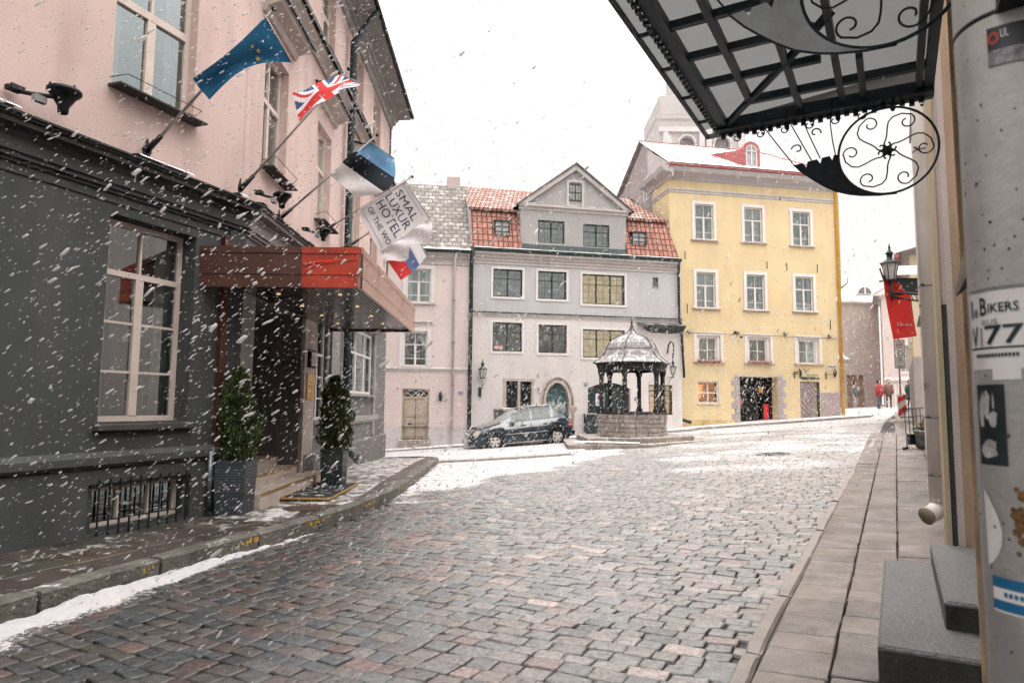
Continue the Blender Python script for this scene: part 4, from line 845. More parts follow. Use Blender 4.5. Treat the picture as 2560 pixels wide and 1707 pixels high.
MB(H1).quad((-9, .38, 8.12), (-.1, .38, 8.12), (-.1, -2.6, 11.9), (-9, -2.6, 11.9)).build('roof', slate, h1)
MB(H1).quad((-9, -2.6, 11.9), (-.1, -2.6, 11.9), (-.1, -6, 9), (-9, -6, 9)).build('roof', slate, h1)
mb = MB(H1); mb.box(-2.05, -1.75, -.9, .0, 8.95, 9.5); ch = mb.build('roof_hatch', palegrey, h1)
MB(H1).bbox(-1.05, -.45, -3.1, -2.5, 11.2, 12.35, .03).build('chimney', farwall, h1)
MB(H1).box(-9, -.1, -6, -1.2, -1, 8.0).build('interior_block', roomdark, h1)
dpp = thing('downpipe', 'pale grey downpipe on the pale pink house', 'downpipe', tuple(H1.p(-.8, .1, 0)))
MB(H1).tube([(-.78, .13, -.02), (-.78, .12, 7.6), (-.72, .34, 8.05)], .055, 8).build('pipe', palegrey, dpp); m = MB(H1); [m.box(-.85, -.71, .0, .19, z, z + .03) for z in (.6, 2.4, 4.2, 6.0)]; m.build('clamp', zinc, dpp)
wl = thing('wall_lamp', 'small black iron wall lamp beside the beige door', 'wall lamp', tuple(H1.p(-1.28, .1, 1.9)))
MB(H1).lathe([(.02, 1.72), (.06, 1.80), (.09, 1.93), (.07, 2.06), (.02, 2.12), (.01, 2.16)], (-1.28, .14), 8).build('lantern', greenblack, wl); MB(H1).box(-1.33, -1.23, .02, .05, 1.78, 2.1).tube([(-1.28, .03, 1.86), (-1.12, .12, 1.9), (-1.12, .12, 2.0)], .012, 5).build('bracket', greenblack, wl)
def plate(F, a, z, w_, h_, mat, label, txt=None, tm=None, cat='house number', o=.03, name='number_plate'):
    t = thing(name, label, cat, tuple(F.p(a, o, z))); MB(F).bbox(a - w_ / 2, a + w_ / 2, o, o + .015, z - h_ / 2, z + h_ / 2, .002).build('plate', mat, t)
    if txt: m = MB(F); text_on(m, txt, a, z - h_ * .28, w_ * .6, o + .019); m.build('figures', tm or white, t)
    return t
bluep = M('blue_enamel', (.03, .14, .30), .4, .05, 3, 0)
plate(H1, -.42, 2.10, .17, .13, bluep, 'small blue number plate by the pale pink quoins', '6')

# ================================================================= H2 grey gabled house
h2 = thing('gabled_house', 'pale grey house with central gable and red tiled mansard behind the well', 'house', tuple(H2.p(4.8, 0, .2)))
W2 = [(.92, 2.22, 6.28, 7.50), (2.93, 4.23, 6.26, 7.50), (4.97, 6.97, 6.12, 7.47), (8.34, 8.61, 7.05, 7.47)]
W1 = [(.92, 2.22, 3.90, 5.16), (2.96, 4.25, 3.88, 5.12), (4.99, 6.97, 3.72, 4.98)]
G0 = [(1.54, 2.66, 1.44, 2.62), (8.09, 9.24, 1.22, 2.56)]
MB(H2).wall(0, 9.72, 5.5, 7.85, W2, dep=.14).build('upper_wall', greywall, h2)
mb = MB(H2); mb.wall(0, 9.72, -.8, 5.5, W1 + G0 + [(3.28, 4.36, -.5, 2.60, .25), (5.22, 7.22, .3, 2.62, .25)], dep=.14)
mb.build('lower_wall', greylow, h2)
# the arches: fill corners above pointed arch and the segmental doorway
def arc_pts(x0, x1, zs, ztop, n=10, pointed=True):
    c = (x0 + x1) / 2; L_ = []
    for i in range(n + 1):
        t = i / n; 
        if pointed: L_.append((x0 + (c - x0) * (1 - math.cos(t * math.pi / 2)) ** 1.0 * 1.0, zs + (ztop - zs) * math.sin(t * math.pi / 2) ** .9))
        else: L_.append((x0 + (c - x0) * t, zs + (ztop - zs) * math.sin(t * math.pi / 2)))
    Rr = [(2 * c - p[0], p[1]) for p in L_[::-1][1:]]; return L_ + Rr
ap = arc_pts(3.28, 4.36, 1.62, 2.60)
mb = MB(H2)
for i in range(len(ap) - 1): mb.quad((ap[i][0], .0, ap[i][1]), (ap[i + 1][0], .0, ap[i + 1][1]), (ap[i + 1][0], .0, 2.605), (ap[i][0], .0, 2.605)); mb.quad((ap[i][0], .0, ap[i][1]), (ap[i + 1][0], .0, ap[i + 1][1]), (ap[i + 1][0], -.25, ap[i + 1][1]), (ap[i][0], -.25, ap[i][1]))
ap2 = arc_pts(5.22, 7.22, 2.36, 2.62, pointed=False)
for i in range(len(ap2) - 1): mb.quad((ap2[i][0], .0, ap2[i][1]), (ap2[i + 1][0], .0, ap2[i + 1][1]), (ap2[i + 1][0], .0, 2.625), (ap2[i][0], .0, 2.625))
mb.build('arch_infill', greylow, h2)
# stone portal
def archband(x0, x1, zs, zt, th_, o0, o1, name, mat, foot=.3):
    a = arc_pts(x0, x1, zs, zt, 12); b = arc_pts(x0 - th_, x1 + th_, zs, zt + th_ * 1.1, 12); m_ = MB(H2); n = len(a)
    a = [(x0, foot)] + a + [(x1, foot)]; b = [(x0 - th_, foot)] + b + [(x1 + th_, foot)]; n = len(a)
    v = [(p[0], o1, p[1]) for p in a] + [(p[0], o1, p[1]) for p in b] + [(p[0], o0, p[1]) for p in a] + [(p[0], o0, p[1]) for p in b]
    f = [(i, i + 1, n + i + 1, n + i) for i in range(n - 1)] + [(i, i + 1, 2 * n + i + 1, 2 * n + i) for i in range(n - 1)] + [(n + i, n + i + 1, 3 * n + i + 1, 3 * n + i) for i in range(n - 1)]
    m_.add(v, f); return m_.build(name, mat, h2)
archband(3.29, 4.35, 1.62, 2.58, .10, -.1, .05, 'portal_moulding', limestone2); archband(3.19, 4.45, 1.62, 2.70, .09, -.02, .025, 'portal_moulding', limestone); archband(3.10, 4.54, 1.62, 2.80, .05, 0, .06, 'portal_moulding', limestone2)
MB(H2).bbox(2.98, 3.30, 0, .12, 1.45, 1.58, .02).bbox(4.34, 4.70, 0, .12, 1.45, 1.58, .02).build('portal_impost', limestone2, h2)
tealdoor = M('teal_door_paint', (.06, .13, .14), .5, .2, 4, .1, 30)
m = MB(H2); m.box(3.28, 4.36, -.24, -.20, 0, 2.6); dr = m.build('door', tealdoor, h2, 'arched teal door in a pointed stone portal')
for x0 in (3.36, 3.86): MB(H2).prism([(x0, .4), (x0 + .40, .4), (x0 + .40, 1.62), (x0 + .30, 1.70), (x0 + .2, 1.9), (x0 + .1, 1.70), (x0, 1.62)] if 0 else [(x0, .6), (x0 + .38, .6), (x0 + .38, 1.72), (x0 + .28, 1.66), (x0 + .14, 1.74), (x0, 1.9)] if x0 > 3.5 else [(x0, .6), (x0 + .38, .6), (x0 + .38, 1.9), (x0 + .24, 1.74), (x0 + .1, 1.66), (x0, 1.72)], -.20, -.17).build('leaf_panel', M('pale_teal_panel', (.34, .38, .38), .5, .2, 4, .1, 30), dr)
m = MB(H2); m.box(5.22, 7.22, -.24, -.20, .3, 2.62); m.box(6.18, 6.24, -.2, -.17, .3, 2.62); dr = m.build('door', greenblack, h2, 'wide black segmental doorway behind the well'); [MB(H2).box(x, x + .02, -.2, -.185, .3, 2.5).build('plank_joint', blackmetal, dr) for x in np.arange(5.4, 7.2, .3)]
def fancywin(a, b, z0, z1, cols, sur, back, cu=None, lab=None):
    wn = window(H2, h2, a, b, z0, z1, -.06, cols, (.66 if cols > 1 else .5,), .05, .025, greenblack, houseglass, sur, white, None, None, cu, 0, back, lab, mull=.06)
    m_ = MB(H2); W_ = b - a; H_ = z1 - z0
    for c in range(cols):
        x = a + W_ * (c + .5) / cols
        m_.box(x - .008, x + .008, -.09, -.07, z0, z1)
        for r_ in (.2, .42, .83): m_.box(a + W_ * c / cols, a + W_ * (c + 1) / cols, -.09, -.072, z0 + H_ * r_ - .006, z0 + H_ * r_ + .006)
    m_.build('glazing_bars', zinc, wn)
    m_ = MB(H2)
    for c in range(1, cols):
        x = a + W_ * c / cols; z = z0 + H_ * .66
        m_.tube([(x - .13, -.04, z), (x + .13, -.04, z)], [.012, .012], 6).tube([(x, -.04, z - .13), (x, -.04, z + .13)], [.012, .012], 6); m_.lathe([(.0, z - .03), (.04, z), (.0, z + .03)], (x, -.045), 8)
    m_.build('iron_ornament', greenblack, wn)
    return wn
for i, (a, b, z0, z1) in enumerate(W2[:3]): fancywin(a, b, z0, z1, 3 if i == 2 else 2, .10, warmroom if i == 2 else roomgrey)
for i, (a, b, z0, z1) in enumerate(W1): fancywin(a, b, z0, z1, 3 if i == 2 else 2, .10, warmroom if i == 2 else roomgrey)
# warm lamps glimpsed in rooms
for (a, z) in ((1.2, 6.42), (1.3, 6.5)): pass
m = MB(H2); m.box(1.18, 1.30, -.26, -.24, 6.42, 6.50); m.build('room_lamp', warmlamp, h2)
m = MB(H2); m.box(1.05, 1.42, -.26, -.24, 4.02, 4.16); m.build('pink_lampshade', M('pink_shade', (.75, .3, .25), .8, 0, 1, 0, emit=(1, .45, .35, .5)), h2)
m = MB(H2); m.box(1.98, 2.18, -.26, -.24, 4.55, 4.62); m.build('room_lamp', warmroom, h2)
window(H2, h2, 8.34, 8.61, 7.05, 7.47, -.05, 1, (.5,), .035, .02, greenblack, houseglass, 0, None, (.04, .05, .03, corn2), back=roomdark)
# ground floor window pair with stone frame, shop window
m = MB(H2); m.box(1.44, 1.54, -.05, .035, 1.44, 2.62); m.box(2.66, 2.76, -.05, .035, 1.44, 2.62); m.box(2.05, 2.16, -.12, .035, 1.44, 2.62); m.box(1.40, 2.80, -.05, .05, 2.62, 2.74); m.bbox(1.40, 2.80, -.05, .08, 1.34, 1.44, .015)
gw = m.build('stone_window_frame', limestone2, h2); MB(H2).box(1.54, 2.66, -.14, -.1, 1.44, 2.62).build('pane', roomdark, gw)
m = MB(H2); [m.box(x, x + .025, -.1, -.07, 1.44, 2.62) for x in (1.56, 1.8, 2.02, 2.17, 2.4, 2.62)]; [m.box(1.54, 2.66, -.1, -.075, z, z + .02) for z in (1.8, 2.2)]; m.build('lattice', greenblack, gw)
m = MB(H2); m.box(1.02, 1.64, -.0, .03, .95, 1.38); m.build('cellar_hatch', zinc, h2); MB(H2).box(1.0, 1.66, 0, .05, 1.38, 1.42).build('cellar_lintel', limestone, h2)
window(H2, h2, 8.09, 9.24, 1.22, 2.56, -.06, 2, (.5, .8), .05, .03, greenblack, houseglass, 0, None, None, .8, None, 1, back=M('lit_shop', (.5, .33, .18), .8, .5, 6, 0, emit=(1, .6, .3, .35)), label='lit shop window at the right end')
MB(H2).lathe([(.0, 1.62), (.05, 1.66), (.0, 1.72)], (8.86, -.3), 8).build('room_lamp', warmlamp, h2)
# mid band, eaves cornice, gutter
cornice(H2, h2, [(0, 5.38), (.03, 5.39), (.03, 5.46), (.09, 5.5), (.09, 5.54), (0, 5.58)], -.02, 9.74, corn2, 'string_course'); cornice(H2, h2, [(0, 5.585), (.11, 5.545), (.11, 5.56), (0, 5.62)], -.02, 9.74, greenblack, 'string_flashing')
cornice(H2, h2, [(0, 7.68), (.04, 7.70), (.04, 7.80), (.09, 7.84), (.09, 7.92), (.16, 7.96), (.2, 8.06), (.30, 8.10), (.30, 8.19), (0, 8.22)], -.02, 9.6, corn2)
MB(H2).profile([(-.05, 8.22), (.36, 8.20), (.38, 8.27), (.36, 8.33), (-.15, 8.42)], -.1, 9.62).build('gutter', greenblack, h2)
cornice(H2, h2, [(-.1, 8.40), (.28, 8.36), (.05, 8.66), (-.1, 8.72)], 2.12, 7.06, greenblack, 'skirt_roof')
# mansard: steep lower slope with red tiles, shallow snowy upper slope
def roofpart(pts, mat, name): return MB(H2).add(pts, [list(range(len(pts)))]).build(name, mat, h2)
roofpart([(-.1, .25, 8.36), (2.14, .25, 8.36), (2.14, -.5, 10.25), (-.05, -.5, 10.25)], redtile, 'mansard_slope')
roofpart([(7.02, .25, 8.36), (9.55, .25, 8.36), (9.25, -.5, 10.25), (7.02, -.5, 10.25)], redtile, 'mansard_slope')
roofpart([(-.15, -.36, 10.22), (2.5, -.36, 10.22), (4.6, -3.6, 12.25), (-.05, -3.6, 12.25)], redtilesnow, 'snowy_slope')
roofpart([(6.8, -.36, 10.22), (9.3, -.36, 10.22), (8.6, -3.6, 12.25), (4.6, -3.6, 12.25)], redtilesnow, 'snowy_slope')
roofpart([(-.1, .25, 8.36), (-.05, -.5, 10.25), (-.05, -3.6, 12.2), (-.05, -6, 8.4)], palegrey, 'gable_end'); roofpart([(9.55, .25, 8.36), (9.25, -.5, 10.25), (8.9, -3.6, 12.2), (9.5, -6, 8.4)], gabgrey, 'gable_end')
roofpart([(-.05, -3.6, 12.25), (8.9, -3.6, 12.25), (9.5, -6.5, 8.4), (-.1, -6.5, 8.4)], redtilesnow, 'rear_slope')
m = MB(H2); m.profile([(-.34, 10.16), (-.30, 10.28), (-.46, 10.30)], -.15, 2.14); m.build('eaves_tiles', redtilesnow, h2); m = MB(H2); m.profile([(-.34, 10.16), (-.30, 10.28), (-.46, 10.30)], 7.0, 9.28); m.build('eaves_tiles', redtilesnow, h2)
for (a, b, z0, z1) in ((1.0, 1.58, 8.95, 9.62), (7.38, 7.98, 8.9, 9.5)):
    oo = .25 - (z0 - 8.36) * .4; m = MB(H2); m.box(a - .05, b + .05, oo - .6, oo + .02, z0 - .05, z0); m.box(a - .05, a, oo - .6, oo + .02, z0, z1); m.box(b, b + .05, oo - .6, oo + .02, z0, z1); m.box(a - .07, b + .07, oo - .7, oo + .05, z1, z1 + .05); rw = m.build('roof_window', greenblack, h2)
    MB(H2).box(a, b, oo - .06, oo - .04, z0, z1).build('pane', M('pale_pane', (.42, .42, .43), .4, .1, 3, 0), rw); m = MB(H2); m.box((a + b) / 2 - .015, (a + b) / 2 + .015, oo - .04, oo, z0, z1); [m.box(a, b, oo - .04, oo - .005, z0 + (z1 - z0) * k - .012, z0 + (z1 - z0) * k + .012) for k in (.33, .66)]; m.build('glazing_bars', greenblack, rw)
# wide gabled dormer
DW = [(2.92, 4.14, 8.78, 9.80), (5.02, 6.26, 8.72, 9.76)]
MB(H2).wall(2.12, 7.06, 8.4, 10.30, DW, 0., .12).build('dormer_wall', gabgrey, h2)
m = MB(H2); m.add([(2.12, 0, 8.4), (2.12, -1.2, 8.4), (2.12, -1.2, 10.3), (2.12, 0, 10.3)], [(0, 1, 2, 3)]); m.build('dormer_cheek', gabgrey, h2); m = MB(H2); m.add([(7.06, 0, 8.4), (7.06, -1.2, 8.4), (7.06, -1.2, 10.3), (7.06, 0, 10.3)], [(0, 1, 2, 3)]); m.build('dormer_cheek', gabgrey, h2)
for a, b, z0, z1 in DW: fancywin(a, b, z0, z1, 2, 0, roomgrey)
cornice(H2, h2, [(0, 10.22), (.05, 10.24), (.05, 10.32), (.16, 10.38), (.16, 10.46), (0, 10.5)], 2.02, 7.16, corn2, 'dormer_cornice')
gx = 4.64
m = MB(H2); m.add([(2.2, -.01, 10.45), (7.0, -.01, 10.45), (gx, -.01, 12.22)], [(0, 1, 2)]); m.build('gable_wall', gabgrey, h2)
for sx in (-1, 1):
    e = gx + sx * 2.68; m = MB(H2)
    m.prism([(e, 10.42), (gx, 12.42), (gx, 12.18), (e - sx * .32, 10.42)], -.02, .16); m.build('raking_cornice', corn2, h2)
    m = MB(H2); m.prism([(e + sx * .08, 10.40), (gx, 12.50), (gx, 12.425), (e + sx * .0, 10.42)], -3.4, .24); m.build('gable_roof', M('dark_roof_edge', (.10, .10, .10), .7, .2, 3, .1, 20, snow=.8), h2)
m = MB(H2); m.box(4.22, 4.34, 0, .04, 10.5, 11.72); m.box(4.94, 5.06, 0, .04, 10.5, 11.72); m.box(4.22, 5.06, 0, .05, 11.62, 11.72); m.build('gable_pilasters', corn2, h2)
window(H2, h2, 4.34, 4.94, 10.78, 11.56, .03, 2, (.5,), .04, .02, greenblack, M('gable_pane', (.30, .31, .30), .3, .3, 3, 0), 0, None, None, None, None, 1)
# dark green lead hood at the right below the band
m = MB(H2); m.add([(7.5, .0, 5.36), (9.74, .0, 5.36), (9.74, .5, 5.22), (7.6, .42, 5.24), (9.74, 0, 4.9), (8.2, 0, 4.92)], [(0, 1, 2, 3), (0, 3, 5), (3, 2, 4, 5)]); m.build('lead_hood', M('dark_green_lead', (.07, .09, .085), .8, .5, 6, .8, 20, snow=.3), h2)
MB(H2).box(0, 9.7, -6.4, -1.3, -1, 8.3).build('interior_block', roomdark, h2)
mb = MB(H2); mb.quad((9.72, 0, -.8), (9.72, -6, -.8), (9.72, -6, 8.3), (9.72, 0, 8.3)).build('side_wall', greywall, h2)
m = MB(H2); m.box(0, .0 + 9.72, 0, .02, -.8, .0); 
for (pts, lab) in (([(-.06, .12, -.1), (-.06, .12, 7.7), (-.02, .3, 8.2)], 'black downpipe at the left edge of the grey gabled house'), ([(9.78, .1, 2.9), (9.66, .12, 5.3), (9.56, .14, 5.5), (9.55, .14, 7.7), (9.5, .32, 8.22)], 'black downpipe down the right edge of the grey gabled house')):
    d_ = thing('downpipe', lab, 'downpipe', tuple(H2.p(*pts[0]))); MB(H2).tube(pts, .085 if 'left' in lab else .06, 8).build('pipe', greenblack, d_)
def lantern(F, a, z, o, label, sc=1., arm='stand', lit=False, group='black street lanterns'):
    th = thing('wall_lantern', label, 'lantern', tuple(F.p(a, o, z)), group); k = 6
    m = MB(F); fr_ = []
    for i in range(k):
        t = 2 * math.pi * i / k + .3; p0 = (a + .10 * sc * math.cos(t), o + .10 * sc * math.sin(t), z); p1 = (a + .19 * sc * math.cos(t), o + .19 * sc * math.sin(t), z + .40 * sc); m.tube([p0, p1], .011 * sc, 5); m.tube([p1, (p1[0] + .03 * math.cos(t) * sc, p1[1] + .03 * math.sin(t) * sc, p1[2] + .03 * sc)], .014 * sc, 5)
    m.lathe([(.11 * sc, z - .02 * sc), (.12 * sc, z + .01 * sc), (.0, z + .012 * sc)], (a, o), k, .3); m.build('frame', greenblack, th)
    MB(F).lathe([(.095 * sc, z + .012 * sc), (.18 * sc, z + .39 * sc)], (a, o), k, .3, False).build('glass', lampglass, th)
    MB(F).lathe([(.215 * sc, z + .39 * sc), (.20 * sc, z + .42 * sc), (.09 * sc, z + .50 * sc), (.065 * sc, z + .52 * sc), (.065 * sc, z + .62 * sc), (.10 * sc, z + .64 * sc), (.05 * sc, z + .70 * sc), (.02 * sc, z + .76 * sc), (.028 * sc, z + .79 * sc), (.004, z + .90 * sc)], (a, o), k, .3).build('hood', greenblack, th)
    m = MB(F)
    if arm == 'stand':
        m.tube([(a, o, z), (a, o, z - .34 * sc), (a, o - .05, z - .45 * sc), (a - .06, o - .16, z - .5 * sc)], .016 * sc, 6)
        for s_ in (-1, 1): m.tube([(a, o, z - .36 * sc), (a + s_ * .11 * sc, o, z - .28 * sc), (a + s_ * .12 * sc, o, z - .02 * sc)], .008 * sc, 5); m.tube([(a + s_ * .12 * sc, o, z - .0), (a + s_ * .19 * sc, o, z - .01), (a + s_ * .2 * sc, o, z - .06), (a + s_ * .16 * sc, o, z - .07)], .008 * sc, 5)
        m.box(a - .13, a - .01, .0, .07, z - .86 * sc, z - .42 * sc)
    else:
        m.tube([(a, o, z), (a, o, z - .14 * sc), (a, o, z - .2 * sc)], [.02, .03, .01], 6); m.tube([(a, o, z - .12), (a, 0.02, z - .12)], .022 * sc, 6); m.tube([(a, o * .8, z - .13), (a, o * .3, z - .3), (a, .03, z - .42)], .012, 6)
    m.build('bracket', greenblack, th); return th
lantern(H2, .46, 2.72, .28, 'lantern on the wall between the downpipe and stone window', .92)
lh = lantern(H2, 9.02, 3.02, .55, 'hanging lantern on a curled arm at the right, behind the well', .8, arm='none')
MB(H2).tube([(9.0, .05, 4.0), (8.98, .2, 4.35), (9.0, .4, 4.5), (9.05, .55, 4.42), (9.06, .58, 4.22), (9.02, .55, 3.74)], .035, 6).build('curled_arm', greenblack, lh)
plate(H2, 2.96, 2.235, .18, .14, white, 'white number plate between the stone window and portal', '8', blackmetal)
for a, z, lab in ((5.12, 2.53, 'blue diamond plaque left of the black doorway'), (7.48, 1.91, 'blue diamond plaque right of the black doorway')):
    t = thing('diamond_plaque', lab, 'plaque', tuple(H2.p(a, .02, z))); MB(H2).prism([(a - .1, z), (a, z - .1), (a + .1, z), (a, z + .1)], .01, .03).build('plate', bluep, t); MB(H2).prism([(a - .045, z), (a, z - .045), (a + .045, z), (a, z + .045)], .03, .034).build('emblem', white, t)
t = thing('door_bell', 'tiny iron hook on the wall above the number plate', 'hook', tuple(H2.p(2.93, .02, 2.85))); MB(H2).tube([(2.93, .0, 2.92), (2.93, .08, 2.94), (2.93, .08, 2.84), (2.97, .06, 2.78)], .012, 5).build('hook', greenblack, t)
# sign with the blue round, utility cabinet
sg = thing('parking_sign', 'white sign with a blue round left of the well', 'sign', tuple(H2.p(5.57, .6, .3)))
MB(H2).tube([(5.57, .55, .2), (5.57, .55, 2.1)], .025, 8).build('post', zinc, sg); MB(H2).box(5.38, 5.76, .58, .60, 1.6, 2.12).build('board', white, sg)
MB(H2).prism([(5.57 + .12 * math.cos(t), 1.95 + .12 * math.sin(t)) for t in np.linspace(0, 6.283, 22, endpoint=False)], .60, .604).build('blue_round', M('sign_blue', (.03, .06, .32), .5, .05, 3, 0), sg)
MB(H2).tube([(5.49, .607, 2.03), (5.65, .607, 1.87)], .014, 6).tube([(5.49, .607, 1.87), (5.65, .607, 2.03)], .014, 6).build('red_cross', flr, sg)
m = MB(H2); [m.box(5.44, 5.70, .601, .604, z, z + .03) for z in (1.76, 1.71, 1.66)]; m.build('print_lines', M('sign_print', (.08, .14, .3), .6, .1, 3, 0), sg)
cb = thing('utility_cabinet', 'dark green utility cabinet between the portal and well', 'cabinet', tuple(H2.p(5.35, .3, .3)))
MB(H2).bbox(5.0, 5.72, .1, .5, .2, 1.22, .02).build('body', greenblack, cb); MB(H2).bbox(4.97, 5.75, .07, .54, 1.22, 1.27, .02).build('lid', lead, cb); MB(H2).box(5.05, 5.34, .5, .512, .35, 1.15).box(5.38, 5.67, .5, .512, .35, 1.15).build('door', greenblack, cb)

# ================================================================= H3 yellow house
h3 = thing('yellow_house', 'tall yellow house with red metal roof and white framed windows', 'house', tuple(H3.p(4, 0, .9)))
R1 = [(.60, 1.56, 9.60, 11.36), (3.20, 4.16, 9.62, 11.36), (5.82, 6.78, 9.58, 11.32)]
R2 = [(.62, 1.60, 6.28, 8.02), (3.24, 4.20, 6.28, 8.02), (5.86, 6.84, 6.30, 8.04)]
R3 = [(.58, 1.80, 3.72, 4.98), (3.20, 4.42, 3.72, 4.98), (5.86, 7.06, 3.74, 4.98)]
GG = [(.62, 1.68, 1.76, 2.80), (2.76, 4.76, .2, 3.05, .5), (5.96, 7.02, .5, 2.86, .12)]
m = MB(H3); m.wall(-.70, 8.12, -.5, 13.0, R1 + R2 + R3 + GG, dep=.16); m.quad((-.7, 0, -.5), (-.7, -2.05, -.5), (-.7, -2.05, 13), (-.7, 0, 13)); m.quad((8.12, 0, -.5), (8.12, -7, -.5), (8.12, -7, 12.9), (8.12, 0, 12.9)); m.build('wall', yellow, h3)
m = MB(H3); m.add([(-.7, -2.05, -.5), (-.7, -6.6, -.5), (-.7, -6.6, 13.6), (-.7, -3.2, 15.5), (-.7, -2.05, 14.75)], [(0, 1, 2, 3, 4)]); m.build('side_gable_wall', stonegable, h3, 'rough grey side gable')
SW = Fr(H3.p(-.7, 0, 0)[:2], d=H3.n * -1, n=-H3.d)
window(SW, h3, 2.35, 3.2, 12.3, 13.5, .02, 2, (.5,), .05, .03, white, M('side_pane', (.35, .35, .36), .4, .1, 3, 0), 0)
for row, (rs, kind) in enumerate(((R1, 0), (R2, 0), (R3, 1))):
    for i, (a, b, z0, z1) in enumerate(rs):
        if kind == 0:
            wn = window(H3, h3, a, b, z0, z1, -.07, 2, (.34,), .06, .022, white, houseglass, .15, white, (.22, .1, .07, M('pinkish_sill', (.45, .33, .30), .8, .1, 3, .2, 30, snow=.5)), .63, ('lace', 'full', 'lace')[(i + row) % 3], back=roomgrey, mull=.09, tr_t=.06)
        else:
            wn = window(H3, h3, a + .14, b - .14, z0, z1 - .1, -.13, 2, (.5,), .06, .025, white, houseglass, 0, None, (.34, .1, .07, M('pinkish_sill', (.45, .33, .30), .8, .1, 3, .2, 30, snow=.5)), None, 'full', back=roomgrey, mull=.05)
            m = MB(H3); m.box(a - .14, a, 0, .035, z0, z1 + .14); m.box(b, b + .14, 0, .035, z0, z1 + .14); m.box(a, b, 0, .035, z1, z1 + .14); m.box(a, a + .14, -.18, -.06, z0, z1); m.box(b - .14, b, -.18, -.06, z0, z1); m.box(a + .14, b - .14, -.18, -.06, z1 - .1, z1); m.build('surround', white, wn)
            if i < 2: MB(H3).bbox(a + .02, b - .02, -.02, .2, z0 + .002, z0 + .09, .02).build('flower_box', M('pink_flower_box', (.42, .20, .19), .8, .2, 8, .3, 20), wn)
window(H3, h3, .62, 1.68, 1.76, 2.80, -.07, 2, (), .06, .03, white, houseglass, 0, None, (.06, .06, .06, corn2), .48, None, back=M('bright_toys', (.4, .18, .10), .8, .9, 9, 0, emit=(1, .35, .12, .22)), label='lit shop window left of the gate')
MB(H3).box(.8, .98, -.3, -.28, 2.2, 2.65).box(.82, .9, -.3, -.28, 2.0, 2.15).build('display_lights', M('orange_display', (1, .4, .1), .5, .5, 20, 0, emit=(1, .3, .08, .9)), h3)
# gate passage with display, quoins
m = MB(H3); m.box(2.76, 4.76, -1.9, -1.8, .2, 3.05).build('passage_wall', M('passage_grey', (.07, .075, .072), .9, .5, 3, 0), h3); m = MB(H3); m.quad((2.76, -.5, .2), (2.76, -1.9, .2), (2.76, -1.9, 3.05), (2.76, -.5, 3.05)); m.quad((4.76, -.5, .2), (4.76, -1.9, .2), (4.76, -1.9, 3.05), (4.76, -.5, 3.05)); m.quad((2.76, -.5, 3.05), (4.76, -.5, 3.05), (4.76, -1.9, 3.05), (2.76, -1.9, 3.05)); m.build('passage_lining', roomdark, h3)
m = MB(H3)
for i in range(9):
    z = .75 + i * .27; e = .42 if i % 2 else .26
    m.bbox(2.76 - e, 2.755, .0, .03, z, z + .255, .008); m.bbox(4.765, 4.76 + e, .0, .03, z, z + .255, .008)
m.build('quoins', M('mauve_grey_quoins', (.42, .37, .38), .9, .12, 3, .4, 20), h3)
m = MB(H3); m.box(2.5, 5.05, 0, .04, 3.06, 3.13); m.build('gate_lintel', corn2, h3)
ct = [('display_cloth', 4.45, 1.0, .26, .75, flr, 'red cloth hanging in the gate passage'), ('display_cloth', 4.2, 2.3, .2, .3, orange, 'ochre cloth hanging high in the gate passage'), ('display_cloth', 3.05, 1.7, .26, .3, M('pink_cloth', (.6, .25, .2), .8, .1, 3, 0), 'pink cloth in the left of the gate passage')]
for nm, a, z, w_, h_, mt_, lab in ct:
    m = MB(H3); n = 8
    for i in range(n + 1):
        x = a - w_ / 2 + w_ * i / n; oo = -.55 + .03 * math.sin(i * 1.7); m.v += [(x, oo, z), (x, oo, z + h_)]
    for i in range(n): m.f.append([2 * i, 2 * i + 2, 2 * i + 3, 2 * i + 1]); m.m.append(0); m.sm.append(True)
    o = m.build(nm, mt_, None, lab, category='cloth')
    MB(H3).tube([(a - w_ / 2 - .05, -.55, z + h_), (a + w_ / 2 + .05, -.55, z + h_)], .012, 5).build('rail', zinc, o)
# plank door with concentric diamonds
m = MB(H3); m.box(5.98, 6.92, -.11, -.06, .6, 2.84); dr = m.build('door', woodgrey, h3, 'grey wooden door with diamond planking')
cx, cz = 6.44, 1.9; m = MB(H3)
for k in (.16, .42, .68, .94, 1.2, 1.46):
    for sx in (-1, 1):
        for sz in (-1, 1):
            p0 = (cx, cz + sz * k); p1 = (cx + sx * k * .88, cz)
            def clipx(p, q):
                if abs(q[0] - cx) > .46: t = .46 / abs(q[0] - cx); q = (p[0] + (q[0] - p[0]) * t, p[1] + (q[1] - p[1]) * t)
                if abs(p[1] - cz) > .92:
                    t = (abs(p[1] - cz) - .92) / max(1e-6, abs(p[1] - q[1])); 
                    if t >= 1: return None
                    p = (p[0] + (q[0] - p[0]) * t, p[1] + (q[1] - p[1]) * t)
                return p, q
            c_ = clipx(p0, p1)
            if c_: m.tube([(c_[0][0], -.058, c_[0][1]), (c_[1][0], -.058, c_[1][1])], .011, 4)
m.build('planking_grooves', M('dark_groove_brown', (.13, .10, .10), .9, .1, 3, 0), dr)  # dark brown strips laid along the plank joints
MB(H3).lathe([(.0, 1.86), (.03, 1.88), (.0, 1.92)], (6.56, -.04), 8).build('handle', zinc, dr); MB(H3).box(6.93, 7.02, -.11, -.0, .6, 2.84).build('door_frame', greenblack, dr)
cornice(H3, h3, [(0, .2), (.025, .2), (.025, 2.33), (0, 2.35)], 7.06, 8.125, M('mauve_socle', (.40, .32, .315), .9, .1, 2, .3, 30, dirt=.3), 'socle')
